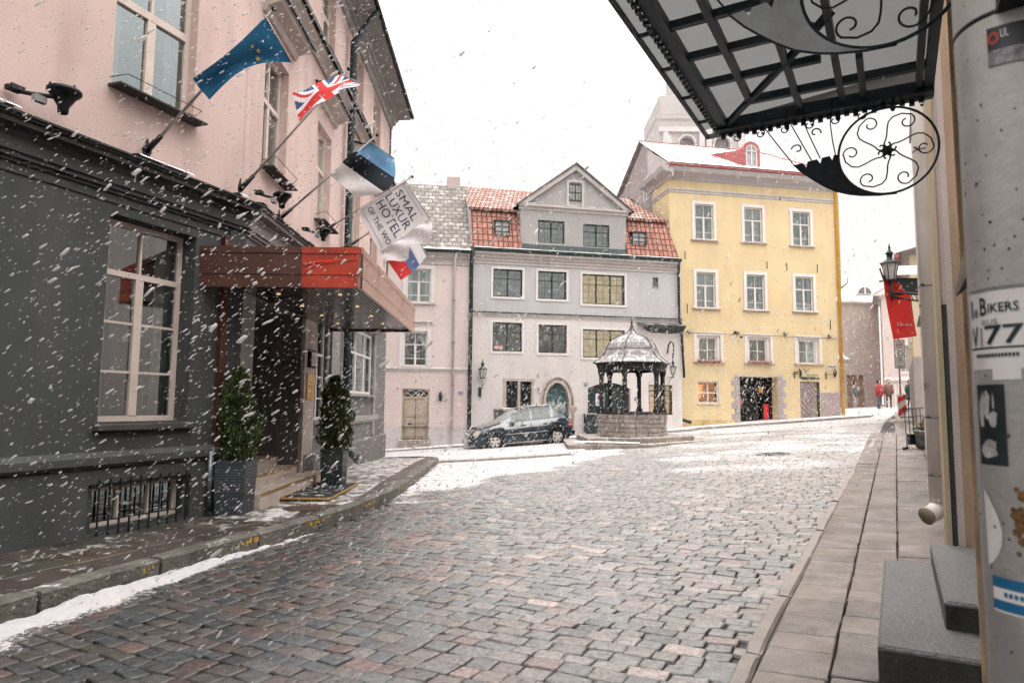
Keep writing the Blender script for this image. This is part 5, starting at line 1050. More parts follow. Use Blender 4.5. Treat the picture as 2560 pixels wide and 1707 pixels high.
cornice(H3, h3, [(0, .2), (.02, .2), (.02, .98), (0, 1.0)], -.7, 2.3, M('worn_yellow_base', (.60, .45, .22), .9, .2, 3, .3, 30, dirt=.6), 'socle')
# belts and big eaves cornice with snow shadow board
bp_ = [(0, 11.84), (.04, 11.86), (.04, 11.94), (.09, 11.98), (.09, 12.04), (0, 12.08)]
cornice(H3, h3, bp_, -.72, 8.14, corn2, 'belt_course'); cornice(SW, h3, bp_, 0, 2.05, corn2, 'belt_course')
ec = [(0, 12.45), (.06, 12.48), (.08, 12.6), (.22, 12.68), (.50, 12.74), (.56, 12.86), (.60, 12.95), (0, 13.0)]
ecm = M('mauve_grey_cornice', (.50, .46, .46), .85, .08, 1.5, .15, 30)
cornice(H3, h3, ec, -.72, 8.4, ecm, 'eaves_cornice'); cornice(SW, h3, ec, -.55, 2.6, ecm, 'eaves_cornice')
cornice(H3, h3, [(-.1, 12.97), (.66, 12.97), (.68, 13.02), (.62, 13.10), (-.1, 13.12)], -.98, 8.5, redmetalside, 'gutter')
RZ, RO = 15.62, -3.3
MB(H3).add([(-.95, .62, 13.08), (8.5, .62, 13.08), (5.9, RO, RZ), (-.9, RO, RZ)], [(0, 1, 2, 3)]).build('roof', redmetal, h3)
MB(H3).add([(8.5, .62, 13.08), (5.9, RO, RZ), (8.5, -7.2, 13.1)], [(0, 1, 2)]).build('roof', redmetal, h3)
MB(H3).add([(-.9, RO, RZ), (5.9, RO, RZ), (8.5, -7.2, 13.2), (-.9, -7.2, 13.5)], [(0, 1, 2, 3)]).build('roof', stonegable, h3)
MB(H3).add([(-.68, .1, 12.9), (-.68, -2.2, 12.9), (-.68, -2.2, 14.3), (-.68, .1, 13.0)], [(0, 1, 2, 3)]).build('side_gable_wall', stonegable, h3)
MB(H3).add([(-.93, .6, 12.98), (-.93, -2.1, 12.98), (-.93, -2.1, 14.7), (-.93, .6, 13.05)], [(0, 1, 2, 3)]).build('gable_fascia', ecm, h3)
m = MB(H3)
for x in np.arange(-.8, 8.3, .62):
    t = 1 if x < 5.9 else max(0, (8.5 - x) / 2.6); m.tube([(x, .62, 13.10), (x + (0 if x < 5.9 else 0), .62 + (RO - .62) * t, 13.10 + (RZ - 13.08) * t)], .018, 4)
m.tube([(-.9, RO, RZ + .02), (5.9, RO, RZ + .02), (8.5, .62, 13.1)], .035, 5); m.build('roof_seams', redmetalside, h3)
# eyebrow dormer with arched window
c = 3.62; m = MB(H3); n = 14; rr = .46; fz = 13.40; fo = .1
front = [(c - rr, 13.35)] + [(c - rr * math.cos(math.pi * i / n), 14.22 + rr * math.sin(math.pi * i / n)) for i in range(n + 1)] + [(c + rr, 13.35)]
inner = [(c - .30, 13.42)] + [(c - .30 * math.cos(math.pi * i / n), 14.20 + .31 * math.sin(math.pi * i / n)) for i in range(n + 1)] + [(c + .30, 13.42)]
k = len(front); v = [(p[0], fo, p[1]) for p in front] + [(p[0], fo, p[1]) for p in inner] + [(p[0] * 1 if i > k * .5 else p[0] - .6 * 0, RO + .2, max(p[1], 13.3)) for i, p in enumerate(front)]
m.add(v, [(i, i + 1, k + i + 1, k + i) for i in range(k - 1)] + [(i, i + 1, 2 * k + i + 1, 2 * k + i) for i in range(k - 1)] + [(0, k, 2 * k - 1, k - 1)])
m.add([(c - rr, fo, 13.3), (c - rr, fo, 14.22), (c - 1.3, -1.6, 14.55), (c - 1.45, -.3, 13.65)], [(0, 1, 2, 3)])
dm = m.build('dormer', redmetalside, h3, 'red metal eyebrow dormer')
m = MB(H3); m.prism([(p[0], p[1]) for p in inner], fo - .06, fo - .04); m.build('pane', M('dormer_pane', (.40, .40, .42), .3, .2, 3, 0), dm)
m = MB(H3); m.box(c - .03, c + .03, fo - .05, fo + .01, 13.42, 14.5); m.box(c - .3, c + .3, fo - .05, fo + .01, 14.16, 14.21); m.box(c - .30, c - .25, fo - .05, fo + .01, 13.42, 14.2); m.box(c + .25, c + .30, fo - .05, fo + .01, 13.42, 14.2); m.box(c - .3, c + .3, fo - .05, fo + .01, 13.40, 13.46)
arc = [(c - .28 * math.cos(math.pi * i / n), fo - .02, 14.2 + .29 * math.sin(math.pi * i / n)) for i in range(n + 1)]; m.tube(arc, .03, 6); m.build('window_frame', white, dm)
m = MB(H3); m.add([(1.3, -1.9, 14.2), (2.6, -1.9, 14.2), (2.5, RO, 15.25), (1.5, RO, 15.25)], [(0, 1, 2, 3)]).build('roof_hatch', redmetalside, h3)
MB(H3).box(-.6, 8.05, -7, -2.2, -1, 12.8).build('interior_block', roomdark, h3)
# jettied strip on the right with its own little downpipe
m = MB(H3); m.add([(8.125, -.4, 6.7), (8.75, -.4, 7.6), (8.75, -.4, 12.5), (8.125, -.4, 12.7), (8.125, -3, 6.7), (8.75, -3, 7.6), (8.75, -3, 12.5), (8.125, -3, 12.7)], [(0, 1, 2, 3), (1, 5, 6, 2), (0, 4, 5, 1)]); m.build('side_jetty', M('dull_yellow_render', (.55, .47, .36), .9, .1, 1, .2, 30), h3)
m = MB(H3)
for a, z in ((.05, 9.1),): pass
for a, z0, z1 in ((4.35, 8.35, 8.72), (5.42, 8.30, 8.68), (7.10, 8.28, 8.7), (.12, 6.0, 6.45), (7.72, 5.45, 5.95), (.05, 8.6, 9.0)): m.box(a, a + .025, 0, .03, z0, z1)
m.build('wall_anchors', greenblack, h3)
dpy = thing('downpipe', 'bright ochre downpipe at the right corner of the yellow house', 'downpipe', tuple(H3.p(8.24, .1, 1.2)))
MB(H3).tube([(8.24, .06, 1.15), (8.24, .06, 12.4), (8.3, .4, 12.9)], .10, 10).build('pipe', orange, dpy)
MB(H3).tube([(8.62, -.3, 7.6), (8.95, -.2, 7.9), (8.95, -.2, 8.15)], .05, 8).build('side_branch', M('pinkish_pipe', (.55, .40, .33), .6, .1, 3, 0), dpy)
# cable with small lights and camera
cbn = thing('facade_cable', 'thin cable strung across the yellow house below the middle windows', 'cable', tuple(H3.p(0, .05, 5.06)))
MB(H3).tube([(-.7, .05, 5.10), (3, .05, 5.06), (8.1, .05, 5.02)], .012, 5).build('wire', zinc, cbn)
def spot(a, z, lab):
    t = thing('spotlight', lab, 'spotlight', tuple(H3.p(a, .1, z)), 'small spotlights on the yellow house'); MB(H3).bbox(a - .11, a + .07, .08, .2, z - .01, z + .11, .02).build('housing', zinc, t); MB(H3).box(a + .03, a + .05, 0, .09, z - .06, z + .0).build('bracket', greenblack, t); MB(H3).box(a - .09, a + .05, .2, .205, z + .01, z + .09).build('lens', lampglass, t)
spot(.17, 5.08, 'leftmost spotlight on the yellow house cable'); spot(5.2, 5.12, 'spotlight between the middle and right windows of the yellow house'); spot(7.62, 5.08, 'rightmost spotlight near the ochre downpipe')
t = thing('security_camera', 'dark security camera cluster between two middle windows', 'camera', tuple(H3.p(2.6, .1, 5.0)))
MB(H3).tube([(2.5, .0, 5.1), (2.52, .15, 5.12), (2.6, .2, 5.0)], .03, 6).build('arm', greenblack, t); MB(H3).tube([(2.44, .2, 5.16), (2.66, .2, 5.1)], .06, 8).build('body', greenblack, t); MB(H3).tube([(2.72, .2, 4.95), (2.84, .22, 4.90)], .05, 8).build('camera_head', greenblack, t)
# shop sign lettering and bracket arms
sg = thing('shop_sign', 'dark script shop lettering over the grey diamond door', 'sign', tuple(H3.p(6.5, .05, 3.2)))
dkg = M('dark_green_letters', (.02, .05, .04), .6, .1, 3, 0); m = MB(H3); m.tube([(6.13, .04, 3.44), (6.20, .04, 3.47), (6.25, .04, 3.40), (6.25, .04, 3.25), (6.33, .04, 3.38), (6.42, .04, 3.47), (6.47, .04, 3.44)], .012, 5); m.build('script_lettering', dkg, sg)
m = MB(H3); m.tube([(6.32 + .62 * k / 44, .04, 3.19 + (.03 + .02 * math.sin(k * .31)) * math.sin(k * 1.15)) for k in range(45)], .009, 4); m.build('script_lettering', dkg, sg)
m = MB(H3); m.bbox(6.02, 7.0, .02, .05, 2.98, 3.085, .01); m.prism([(5.9, 3.48), (6.04, 3.38), (6.06, 3.2), (6.0, 3.04), (5.95, 3.06), (5.94, 3.3)], .02, .06); m.build('sign_band', dkg, sg)
for a, lab, d_ in ((5.66, 'iron bracket arm left of the shop sign', 1), (7.38, 'iron bracket arm with wreath right of the shop sign', 1)):
    t = thing('sign_bracket', lab, 'bracket', tuple(H3.p(a, .05, 3.2)), 'iron brackets by the shop sign'); MB(H3).tube([(a, .04, 3.0), (a, .04, 3.36)], .022, 6).tube([(a - .1, .04, 3.22), (a + .33, .12, 3.23)], .014, 6).build('arm', greenblack, t)
    if a > 7: MB(H3).tube([(a + .42, .12, 3.07), (a + .38, .12, 3.25), (a + .36, .12, 3.42), (a + .44, .12, 3.46), (a + .5, .12, 3.32), (a + .44, .12, 3.1)], .035, 6).build('wreath', greenblack, t)
    else: MB(H3).box(a + .05, a + .2, .03, .06, 3.28, 3.34).build('small_plate', greenblack, t)
t = plate(H3, 7.7, 3.62, .56, .13, white, 'small white street name plate near the ochre pipe', None, None, 'street sign', name='street_name_plate'); m = MB(H3); [m.box(a_, a_ + .035, .046, .05, 3.59, 3.65) for a_ in np.arange(7.47, 7.92, .05)]; m.build('print_marks', blackmetal, t)
pipe_d = thing('drain_spout', 'dark spout at the foot where grey and yellow houses meet', 'drain spout', tuple(H3.p(-.2, .3, .7))); MB(H3).tube([(-.45, .15, 1.25), (-.3, .25, .98), (-.05, .6, .88)], .08, 8).build('spout', greenblack, pipe_d)

# paving before the houses: island kerb and pavements (snowy)
pavsnow = M('snowy_pavement', (.34, .31, .30), .7, .15, 3, .3, 30, snow=.95)
def isl(pts, h, name):
    m = MB(); n = len(pts); cx_, cy_ = np.mean(pts, 0)
    m.add([(p[0], p[1], G(*p) - .1) for p in pts] + [(p[0], p[1], G(*p) + h) for p in pts], [(i, (i + 1) % n, n + (i + 1) % n, n + i) for i in range(n)]);
    # fan in strips so the top follows the slope
    m.add([(p[0], p[1], G(*p) + h) for p in pts] + [(cx_, cy_, G(cx_, cy_) + h)], [(i, (i + 1) % n, n) for i in range(n)])
    return m.build(name, [pavsnow], kind='structure')
p0 = H2.p(-6.5, .2, 0); 
isl([(-9, 27.4), (-5, 27.3), (-2.2, 27.75), (0, 28.15), (3, 28.55), (5.2, 29.0), (7.8, 29.6), (8.3, 30.4), (13, 31.2), (16.8, 32.0), (17.6, 33.2), (17.0, 34.5), (8, 33), (4, 30.6), (-2, 29.3), (-9, 28.6)], .12, 'far_pavement')
m = MB(); Qi = resample(smoothpoly([(-5.6, 19.9), (-4, 19.7), (-1.95, 19.75), (-.5, 20.0), (.7, 20.25), (1.9, 20.55)], 1), .25)
V = []; 
for q in Qi: V.append(q)
n = len(V); m.add([(q[0], q[1], G(*q) - .05) for q in V] + [(q[0], q[1], G(*q) + .07) for q in V] + [(q[0], q[1] + .28, G(*q) + .075) for q in V] + [(q[0], q[1] + .3, G(*q) - .05) for q in V], [(k * n + i, k * n + i + 1, (k + 1) * n + i + 1, (k + 1) * n + i) for k in range(3) for i in range(n - 1)])
m.build('island_kerb', M('pale_island_kerb', (.36, .32, .30), .8, .15, 4, .4, 30, snow=.2), kind='structure')
# broad snow sheet behind the island kerb where the car stands
xs = np.arange(-7, 2.6, .12); ys = np.arange(20.2, 27.6, .12); X, Y = np.meshgrid(xs, ys); edge = np.minimum.reduce([(X + 7) * .6, (2.45 - X) * .7, (Y - 20.2 - .08 * (X + 2)) * .5, (27.5 - Y) * .6]); Z = gz(X, Y) + np.clip(edge, -.05, .06) + .02 * (fbm(X, Y, 2.5, 4) - .5)
nx = len(xs); i = (np.arange(nx - 1)[None] + nx * np.arange(len(ys) - 1)[:, None]).ravel()
raw('snow_sheet', np.c_[X.ravel(), Y.ravel(), Z.ravel()], np.c_[i, i + 1, i + 1 + nx, i + nx], snowm, smooth=True, kind='stuff', label='smooth snow lying round the parked car', category='snow')

# ================================================================= the well
wc = (4.33, 24.45); wz = .66
wl = thing('covered_well', 'old covered well with bell shaped roof on dark timber posts', 'well', (*wc, .3))
ph = R(7); hexp = lambda r, z, p=ph: [(wc[0] + r * math.cos(p + k * math.pi / 3), wc[1] + r * math.sin(p + k * math.pi / 3), z) for k in range(6)]
low = [(1.85, 22.35), (4.43, 21.68), (6.75, 23.35), (7.1, 25.6), (5.0, 27.3), (2.0, 26.6)]; up_ = [(2.55, 23.0), (4.45, 22.35), (6.3, 23.6), (6.4, 25.6), (4.8, 26.8), (2.5, 26.2)]
m = MB(); m.slab(low, lambda p: G(*p) - .2, lambda p: G(*p) * .45 + .26); m.build('lower_step', limestone, wl)
m = MB(); m.slab(up_, lambda p: .0, lambda p: G(*p) * .3 + .46); m.build('upper_step', limestone, wl)
m = MB(); r0 = 1.27
for row in range(5):
    z0 = wz - .12 + row * .158; jr = 1 + random.uniform(-.012, .012)
    a = hexp(r0 * jr, z0 + .008); b = hexp(r0 * jr, z0 + .15)
    for i in range(6):
        j = (i + 1) % 6; nb = 3
        off_ = .5 if row % 2 else 0
        for q in range(nb):
            t0, t1 = q / nb + .008, (q + 1) / nb - .008; L_ = lambda P, Q_, t: tuple(P[k] + (Q_[k] - P[k]) * t for k in range(3))
            e = 1 + random.uniform(-.01, .01); c_ = lambda p: (wc[0] + (p[0] - wc[0]) * e, wc[1] + (p[1] - wc[1]) * e, p[2]); ci = lambda p: (wc[0] + (p[0] - wc[0]) * .8, wc[1] + (p[1] - wc[1]) * .8, p[2])
            P4 = [L_(a[i], a[j], t0), L_(a[i], a[j], t1), L_(b[i], b[j], t1), L_(b[i], b[j], t0)]; m.add([c_(p) for p in P4] + [ci(p) for p in P4], [(0, 1, 2, 3), (0, 1, 5, 4), (1, 2, 6, 5), (2, 3, 7, 6), (3, 0, 4, 7)])
m.build('stone_wall', limestone2 if 0 else limestone, wl)
m = MB(); m.lathe([(r0 * .95, wz - .2), (r0 * .95, wz + .64)], wc, 6, ph, False); m.build('wall_core', jointm, wl)
m = MB(); m.lathe([(r0 * 1.03, wz + .66), (r0 * 1.03, wz + .72), (r0 * .9, wz + .74)], wc, 6, ph, False); m.build('timber_sill', wellwood, wl)
for k in range(6):
    a = ph + k * math.pi / 3; x, y = wc[0] + 1.13 * math.cos(a), wc[1] + 1.13 * math.sin(a); m = MB(); z = wz + .72
    m.lathe([(.13, z), (.13, z + .1), (.085, z + .16), (.08, z + .2), (.08, z + 1.25), (.11, z + 1.35), (.13, z + 1.4), (.13, z + 1.55)], (x, y), 8); m.build('post', wellwood, wl)
zt_ = wz + 2.17
m = MB()
a = hexp(1.24, zt_); b = hexp(1.34, zt_ + .26)
for i in range(6): j = (i + 1) % 6; m.quad(a[i], a[j], b[j], b[i]); m.quad(a[i], a[j], tuple(hexp(1.0, zt_)[j]), tuple(hexp(1.0, zt_)[i]))
m.build('eaves_beam', wellwood, wl); MB().lathe([(1.3, zt_ + .2), (.2, zt_ + .22)], wc, 6, ph, False).build('ceiling', wellwood, wl)
rp = [(1.43, 3.10), (1.40, 3.14), (1.22, 3.24), (1.06, 3.38), (.97, 3.55), (.92, 3.68), (.84, 3.84), (.72, 3.96), (.55, 4.06), (.36, 4.13), (.2, 4.20), (.10, 4.30), (.055, 4.42), (.03, 4.5)]
m = MB(); m.lathe(rp, wc, 6, ph, False); m.build('bell_roof', lead, wl)
m = MB()
for k in range(6):
    a = ph + k * math.pi / 3; m.tube([(wc[0] + r * math.cos(a) * 1.005, wc[1] + r * math.sin(a) * 1.005, z + .008) for r, z in rp], .018, 5)
m.tube([*hexp(.945, 3.62), hexp(.945, 3.62)[0]], .012, 4); m.tube([*hexp(1.43, 3.11), hexp(1.43, 3.11)[0]], .02, 4); m.build('roof_ribs', greenblack, wl)
MB().lathe([(.03, 4.48), (.04, 4.52), (.02, 4.55), (.055, 4.6), (.02, 4.65), (.012, 4.7), (.02, 4.70), (.004, 4.82)], wc, 8).build('finial', greenblack, wl)

def snowcap(F, par, a0, a1, o0, o1, z, th=.05, seed=0, cover=1.):
    n = int((a1 - a0) / .05); m = 5; mb = MB(F); mb.smooth = True; run = []
    def flush():
        if len(run) > 3:
            k = len(mb.v); mb.v += [q for r_ in run for q in r_]
            for i in range(len(run) - 1):
                for j in range(m - 1): mb.f.append([k + i * m + j, k + i * m + j + 1, k + (i + 1) * m + j + 1, k + (i + 1) * m + j]); mb.m.append(0); mb.sm.append(True)
        run.clear()
    for i in range(n + 1):
        a = a0 + (a1 - a0) * i / n; h = float(fbm(a, seed * 3.1, 2.3, seed + 2)); t = th * (.2 + 1.4 * h)
        if h > 1.15 - cover * .8 or cover >= 1:
            run.append([(a, o0, z - .004), (a, o0 + (o1 - o0) * .2, z + t * .8), (a, (o0 + o1) / 2, z + t), (a, o0 + (o1 - o0) * .85, z + t * .7), (a, o1 + .01 * h, z - .01)])
        else: flush()
    flush()
    if mb.v: mb.build('snow_cap', M('settled_snow', (.74, .73, .73), .8, .08, 5, .6, 25), par)
snowcap(H1, h1, -9, -.1, .22, .44, 8.17, .09, 1); snowcap(H2, h2, .0, 9.5, .22, .40, 8.34, .035, 2); snowcap(H3, h3, -.9, 8.4, .45, .68, 13.11, .06, 3)
snowcap(H2, h2, 2.0, 7.2, .0, .17, 10.48, .03, 4, .8); snowcap(H1, h1, -9, -.15, .0, .09, 3.13, .025, 5, .8); snowcap(H2, h2, 1.38, 2.8, .0, .08, 1.442, .03, 6)
snowcap(B, hotel, 0, 12.3, .05, .30, 4.50, .03, 7, .72); snowcap(A, hotel, -6, 0, .05, .30, 4.50, .03, 8, .7); snowcap(B, canopy, -.68, 4.85, 1.55, 1.86, 3.70, .03, 9, .8)
LS = Fr((2.0, 22.55), d=(2.43, -.72), n=(.28, .96)); snowcap(LS, wl, .05, 2.2, .03, .42, .415, .035, 10)
for (a, b, z) in ((.38, 1.78, 9.605), (2.98, 4.38, 9.625), (5.6, 7.0, 9.585), (.4, 1.82, 6.285), (3.02, 4.42, 6.285), (5.64, 7.06, 6.305)): snowcap(H3, h3, a, b, .02, .10, z, .025, int(a * 10))
# ================================================================= the parked car
car = thing('parked_car', 'dark teal compact van parked by the stone window, dusted with snow', 'car', (0, 0, 0))
ca = np.array([-.78, 26.45]); cb_ = np.array([1.60, 27.02]); za, zb_ = G(*ca) - .03, G(*cb_) + .0
dxy = cb_ - ca; Lw = np.linalg.norm(dxy); slope = math.atan2(zb_ - za, Lw)
WB = 2.55
body = MB(); body.smooth = True
def prof(x, P): return float(np.interp(x, [p[0] for p in P], [p[1] for p in P]))
roofl = [(-.98, .62), (-.9, .80), (-.6, .93), (-.2, 1.02), (.22, 1.12), (.50, 1.32), (.78, 1.49), (1.17, 1.60), (1.7, 1.64), (2.24, 1.63), (2.62, 1.57), (2.80, 1.45), (3.0, 1.16), (3.12, 1.0), (3.2, .8), (3.26, .6)]
belt = [(-.98, .60), (-.9, .74), (-.5, .88), (.22, 1.02), (1.0, 1.05), (2.6, 1.09), (3.0, 1.04), (3.12, .95), (3.26, .58)]
half = [(-.98, .55), (-.92, .72), (-.7, .82), (-.2, .865), (1, .87), (2.6, .86), (3.0, .80), (3.2, .72), (3.26, .6)]
def zlow(x):
    z = .20 if -.8 < x < 3.05 else .30
    for xw in (0, WB):
        d = abs(x - xw)
        if d < .37: z = max(z, .31 + math.sqrt(max(0, .37 ** 2 - d * d)))
    return z
xs = sorted(set(np.round(np.r_[np.arange(-.98, 3.27, .06), -.95, 3.26, -.37, .37, WB - .37, WB + .37], 3)))
rings = []
for x in xs:
    zr, zbt, hw, zl = prof(x, roofl), prof(x, belt), prof(x, half), zlow(x); zbt = min(zbt, zr - .01)
    hr = hw - .02 if zr - zbt < .1 else hw - .20 * min(1, (zr - zbt) / .45)
    zm = zl + (zbt - zl) * .5
    pts = [(hw * .96, zl), (hw, max(zl + .02, .48)), (hw * 1.0, max(zm, .62) if zm < zbt else zm), (hw * .975, zbt), (hw * .955, zbt + .012), (hr + (hw - hr) * .35, zbt + (zr - zbt) * .62), (hr, zbt + (zr - zbt) * .90), (hr * .8, zr - .015), (hr * .4, zr), (0, zr + .004)]
    pts = [(a, min(max(z, zl), zr + .004)) for a, z in pts]
    ring = [(x, -a, z) for a, z in pts] + [(x, a, z) for a, z in pts[:-1][::-1]]
    rings.append(ring)
K = len(rings[0]); V = [p for r_ in rings for p in r_]; Fc = []; mi = []
for i in range(len(rings) - 1):
    xm = (xs[i] + xs[i + 1]) / 2
    for k in range(K - 1):
        Fc.append([i * K + k, i * K + k + 1, (i + 1) * K + k + 1, (i + 1) * K + k]); kk = k if k < K // 2 else K - 2 - k
        side = kk in (4, 5) and .62 < xm < 2.72 and not (1.40 < xm < 1.50) and not (2.28 < xm < 2.36)
        screen = kk >= 6 and .24 < xm < .95 or (kk in (6, 7, 8) and 2.74 < xm < 3.02)
        mi.append(1 if side else 2 if screen else 0)
body.v = V; body.f = Fc + [list(range(K)), list(range((len(rings) - 1) * K, len(rings) * K))]; body.m = mi + [0, 0]; body.sm = [True] * len(body.f)
class CarF:
    def w(s, a):
        a = np.atleast_2d(np.array(a, float)); u = dxy / Lw; nn = np.array([-u[1], u[0]]); x = a[:, 0] * Lw / WB * math.cos(slope); 
        xy = ca + x[:, None] * u + a[:, 1:2] * .94 * nn; z = za + a[:, 0] * math.sin(slope) + a[:, 2] * .94; return np.c_[xy, z]
    def p(s, *a): return s.w([a])[0]
CF = CarF(); body.F = CF
carwin = M('snow_speckled_car_glass', (.06, .085, .09), .2, .4, 9, .1, 30, spec=.45)
bo = body.build('body', [carpaint, carwin, carsnow], car)
for sd in (-1, 1):
    for xw in (0, WB):
        y0 = sd * .70; w_ = MB(CF); n = 28
        prof_t = [(.20, -.10), (.26, -.11), (.305, -.09), (.315, -.04), (.315, .04), (.305, .09), (.26, .11), (.20, .10)]
        v = [(xw + r_ * math.cos(t), y0 + yy + sd * .06, .315 + r_ * math.sin(t)) for r_, yy in prof_t for t in np.linspace(0, 2 * math.pi, n, endpoint=False)]
        w_.smooth = True; w_.add(v, [(i * n + k, i * n + (k + 1) % n, (i + 1) * n + (k + 1) % n, (i + 1) * n + k) for i in range(len(prof_t) - 1) for k in range(n)])
        wh = w_.build('wheel', rubber, car); rm = MB(CF); yo = y0 + sd * .155
        rm.add([(xw + .21 * math.cos(t), yo, .315 + .21 * math.sin(t)) for t in np.linspace(0, 2 * math.pi, n, endpoint=False)] + [(xw + .175 * math.cos(t), yo + sd * .01, .315 + .175 * math.sin(t)) for t in np.linspace(0, 2 * math.pi, n, endpoint=False)], [(k, (k + 1) % n, n + (k + 1) % n, n + k) for k in range(n)])
        for q in range(5):
            t = q * 2 * math.pi / 5 + .3; d0 = np.array([math.cos(t), math.sin(t)]); d1 = np.array([-d0[1], d0[0]])
            P = [d0 * .04 + d1 * .045, d0 * .18 + d1 * .05, d0 * .18 - d1 * .05, d0 * .04 - d1 * .045]; rm.add([(xw + p[0], yo + sd * .012, .315 + p[1]) for p in P] + [(xw + p[0], yo - sd * .03, .315 + p[1]) for p in P], [(0, 1, 2, 3), (0, 1, 5, 4), (1, 2, 6, 5), (2, 3, 7, 6), (3, 0, 4, 7)])
        rm.add([(xw + .055 * math.cos(t), yo + sd * .02, .315 + .055 * math.sin(t)) for t in np.linspace(0, 2 * math.pi, 14, endpoint=False)], [list(range(14))]); rm.build('rim', chrome, wh)
        ar = MB(CF); ar.add([(xw + .19 * math.cos(t), yo - sd * .05, .315 + .19 * math.sin(t)) for t in np.linspace(0, 2 * math.pi, 20, endpoint=False)], [list(range(20))]); ar.build('brake_disc', rubber, wh)
MB(CF).box(-.4, 2.95, -.62, .62, .22, .7).build('underbody', rubber, car)
for sd in (-1, 1):
    m = MB(CF); m.smooth = True
    P = [(-.955, .52), (-.93, .74), (-.80, .80), (-.62, .76), (-.60, .66), (-.78, .60), (-.90, .62)] if 0 else [(-.86, .63), (-.88, .70), (-.80, .82), (-.66, .86), (-.58, .80), (-.60, .72), (-.72, .64)]
    m.add([(x, sd * (prof(x, half) + .012), z) for x, z in P], [list(range(len(P)))]); m.build('headlight', M('pale_headlight', (.66, .62, .58), .25, .1, 6, 0, coat=.5), car)
    m = MB(CF); m.add([(x, sd * (prof(x, half) + .015), z) for x, z in [(3.02, .74), (3.22, .72), (3.19, .94), (3.06, .96)]], [(0, 1, 2, 3)]); m.build('taillight', M('red_taillight', (.55, .06, .06), .3, .1, 4, 0), car)
    m = MB(CF); m.bbox(.58, .78, sd * .96 - .07, sd * .96 + .07, 1.03, 1.15, .04); m.build('mirror', carsnow, car)
    for x in (1.05, 1.95): MB(CF).box(x, x + .18, sd * .885 - .012, sd * .885 + .012, .90, .93).build('door_handle', carpaint, car)
    m = MB(CF); m.tube([(-.1 + .5, sd * .885, .60), (WB - .4, sd * .885, .60)], .012, 5); m.build('side_strip', chrome, car)
    m = MB(CF); m.tube([(.45, sd * .87, .24), (2.1, sd * .87, .24)], .02, 5); m.build('sill_strip', M('pale_sill_slush', (.5, .42, .38), .8, .2, 9, .3, 30), car)
    m = MB(CF)
    for x in (.86, 1.46, 2.3): MB(CF).box(x, x + .008, sd * .878 - .006, sd * .878 + .006, .30, 1.02).build('door_gap', rubber, car)
    MB(CF).tube([(.95, sd * .60, 1.57), (1.6, sd * .64, 1.66), (2.55, sd * .62, 1.62)], .014, 5).build('roof_rail', chrome, car)
m = MB(CF); m.box(-1.03, -.93, -.62, .62, .44, .50); m.box(-1.02, -.94, -.5, .5, .64, .72); m.build('grille', chrome, car)
m = MB(CF); m.bbox(-1.04, -.90, -.70, .70, .28, .46, .03); m.bbox(3.14, 3.32, -.74, .74, .36, .56, .03); m.build('bumper', carpaint, car)
MB(CF).box(-1.05, -1.04, -.26, .26, .34, .44).build('number_plate', white, car)
MB(CF).tube([(1.9, 0, 1.64), (1.9, 0, 1.70)], .03, 8).build('aerial', rubber, car)

# ================================================================= far street
h4 = thing('hipped_house', 'hazy grey beige house with snowy hipped roof closing the street', 'house', (24, 47, 1.6))
F4 = Fr((20.5, 47.5), ang=0)
MB(F4).wall(0, 5.3, -1, 9.2, [(2.9, 4.1, 1.0, 3.9, .2)]).build('wall', farwall, h4)
m = MB(F4); m.add([(-.3, .3, 9.15), (5.6, .3, 9.15), (4.2, -4, 12.1), (2.0, -4, 12.1)], [(0, 1, 2, 3)]); m.add([(5.6, .3, 9.15), (4.2, -4, 12.1), (5.6, -8, 9.15)], [(0, 1, 2)]); m.add([(-.3, .3, 9.15), (2, -4, 12.1), (-.3, -8, 9.15)], [(0, 1, 2)]); m.build('roof', snowroof, h4)
MB(F4).quad((5.3, 0, -1), (5.3, -8, -1), (5.3, -8, 9.2), (5.3, 0, 9.2)).build('side_wall', farwall, h4)
cornice(F4, h4, [(0, 8.9), (.3, 9.0), (.3, 9.2), (0, 9.2)], -.3, 5.6, white); MB(F4).box(2.1, 2.8, -4.3, -3.7, 11.2, 12.9).build('chimney', farpink, h4)
m = MB(F4); m.prism([(4.5 + .62 * math.cos(t), 9.65 + .62 * math.sin(t)) for t in np.linspace(0, math.pi, 12)], -1.6, -.2); dmr = m.build('round_dormer', white, h4); m = MB(F4); m.prism([(4.5 + .46 * math.cos(t), 9.68 + .46 * math.sin(t)) for t in np.linspace(0, math.pi, 12)], -.2, -.17); m.build('pane', zinc, dmr); m = MB(F4); m.box(4.46, 4.54, -.17, -.13, 9.68, 10.14); m.build('muntin', white, dmr)
m = MB(F4); m.box(2.9, 4.1, -.2, -.15, 1.0, 3.9); dr = m.build('door', M('brown_far_door', (.30, .20, .14), .8, .3, 5, 0), h4); m = MB(F4); m.box(3.47, 3.53, -.15, -.12, 1.0, 3.9); m.build('door_split', roomdark, dr)
cn = thing('shop_canopy', 'small fringed canopy on the wall right of the ochre downpipe', 'canopy', tuple(F4.p(.8, .5, 5.1))); m = MB(Fr((18.2, 40.2), ang=R(4))); m.add([(0, 0, 4.75), (1.5, 0, 4.75), (1.5, .8, 4.4), (0, .8, 4.4)], [(0, 1, 2, 3)]); [m.box(x, x + .09, .79, .81, 4.18, 4.41) for x in np.arange(0, 1.45, .12)]; m.build('awning', lead, cn)
h5 = thing('pediment_house', 'pinkish white house with pediment and tall pilasters at the street end', 'house', (27, 43, 1.6))
F5 = Fr((23.9, 43.6), ang=R(-28))
MB(F5).wall(0, 9, -1, 9.0, [(.9, 1.5, 6.3, 8.2), (2.6, 3.2, 6.3, 8.2), (.9, 1.5, 3.9, 5.6), (2.6, 3.2, 3.9, 5.6)], dep=.15).build('wall', farpink, h5)
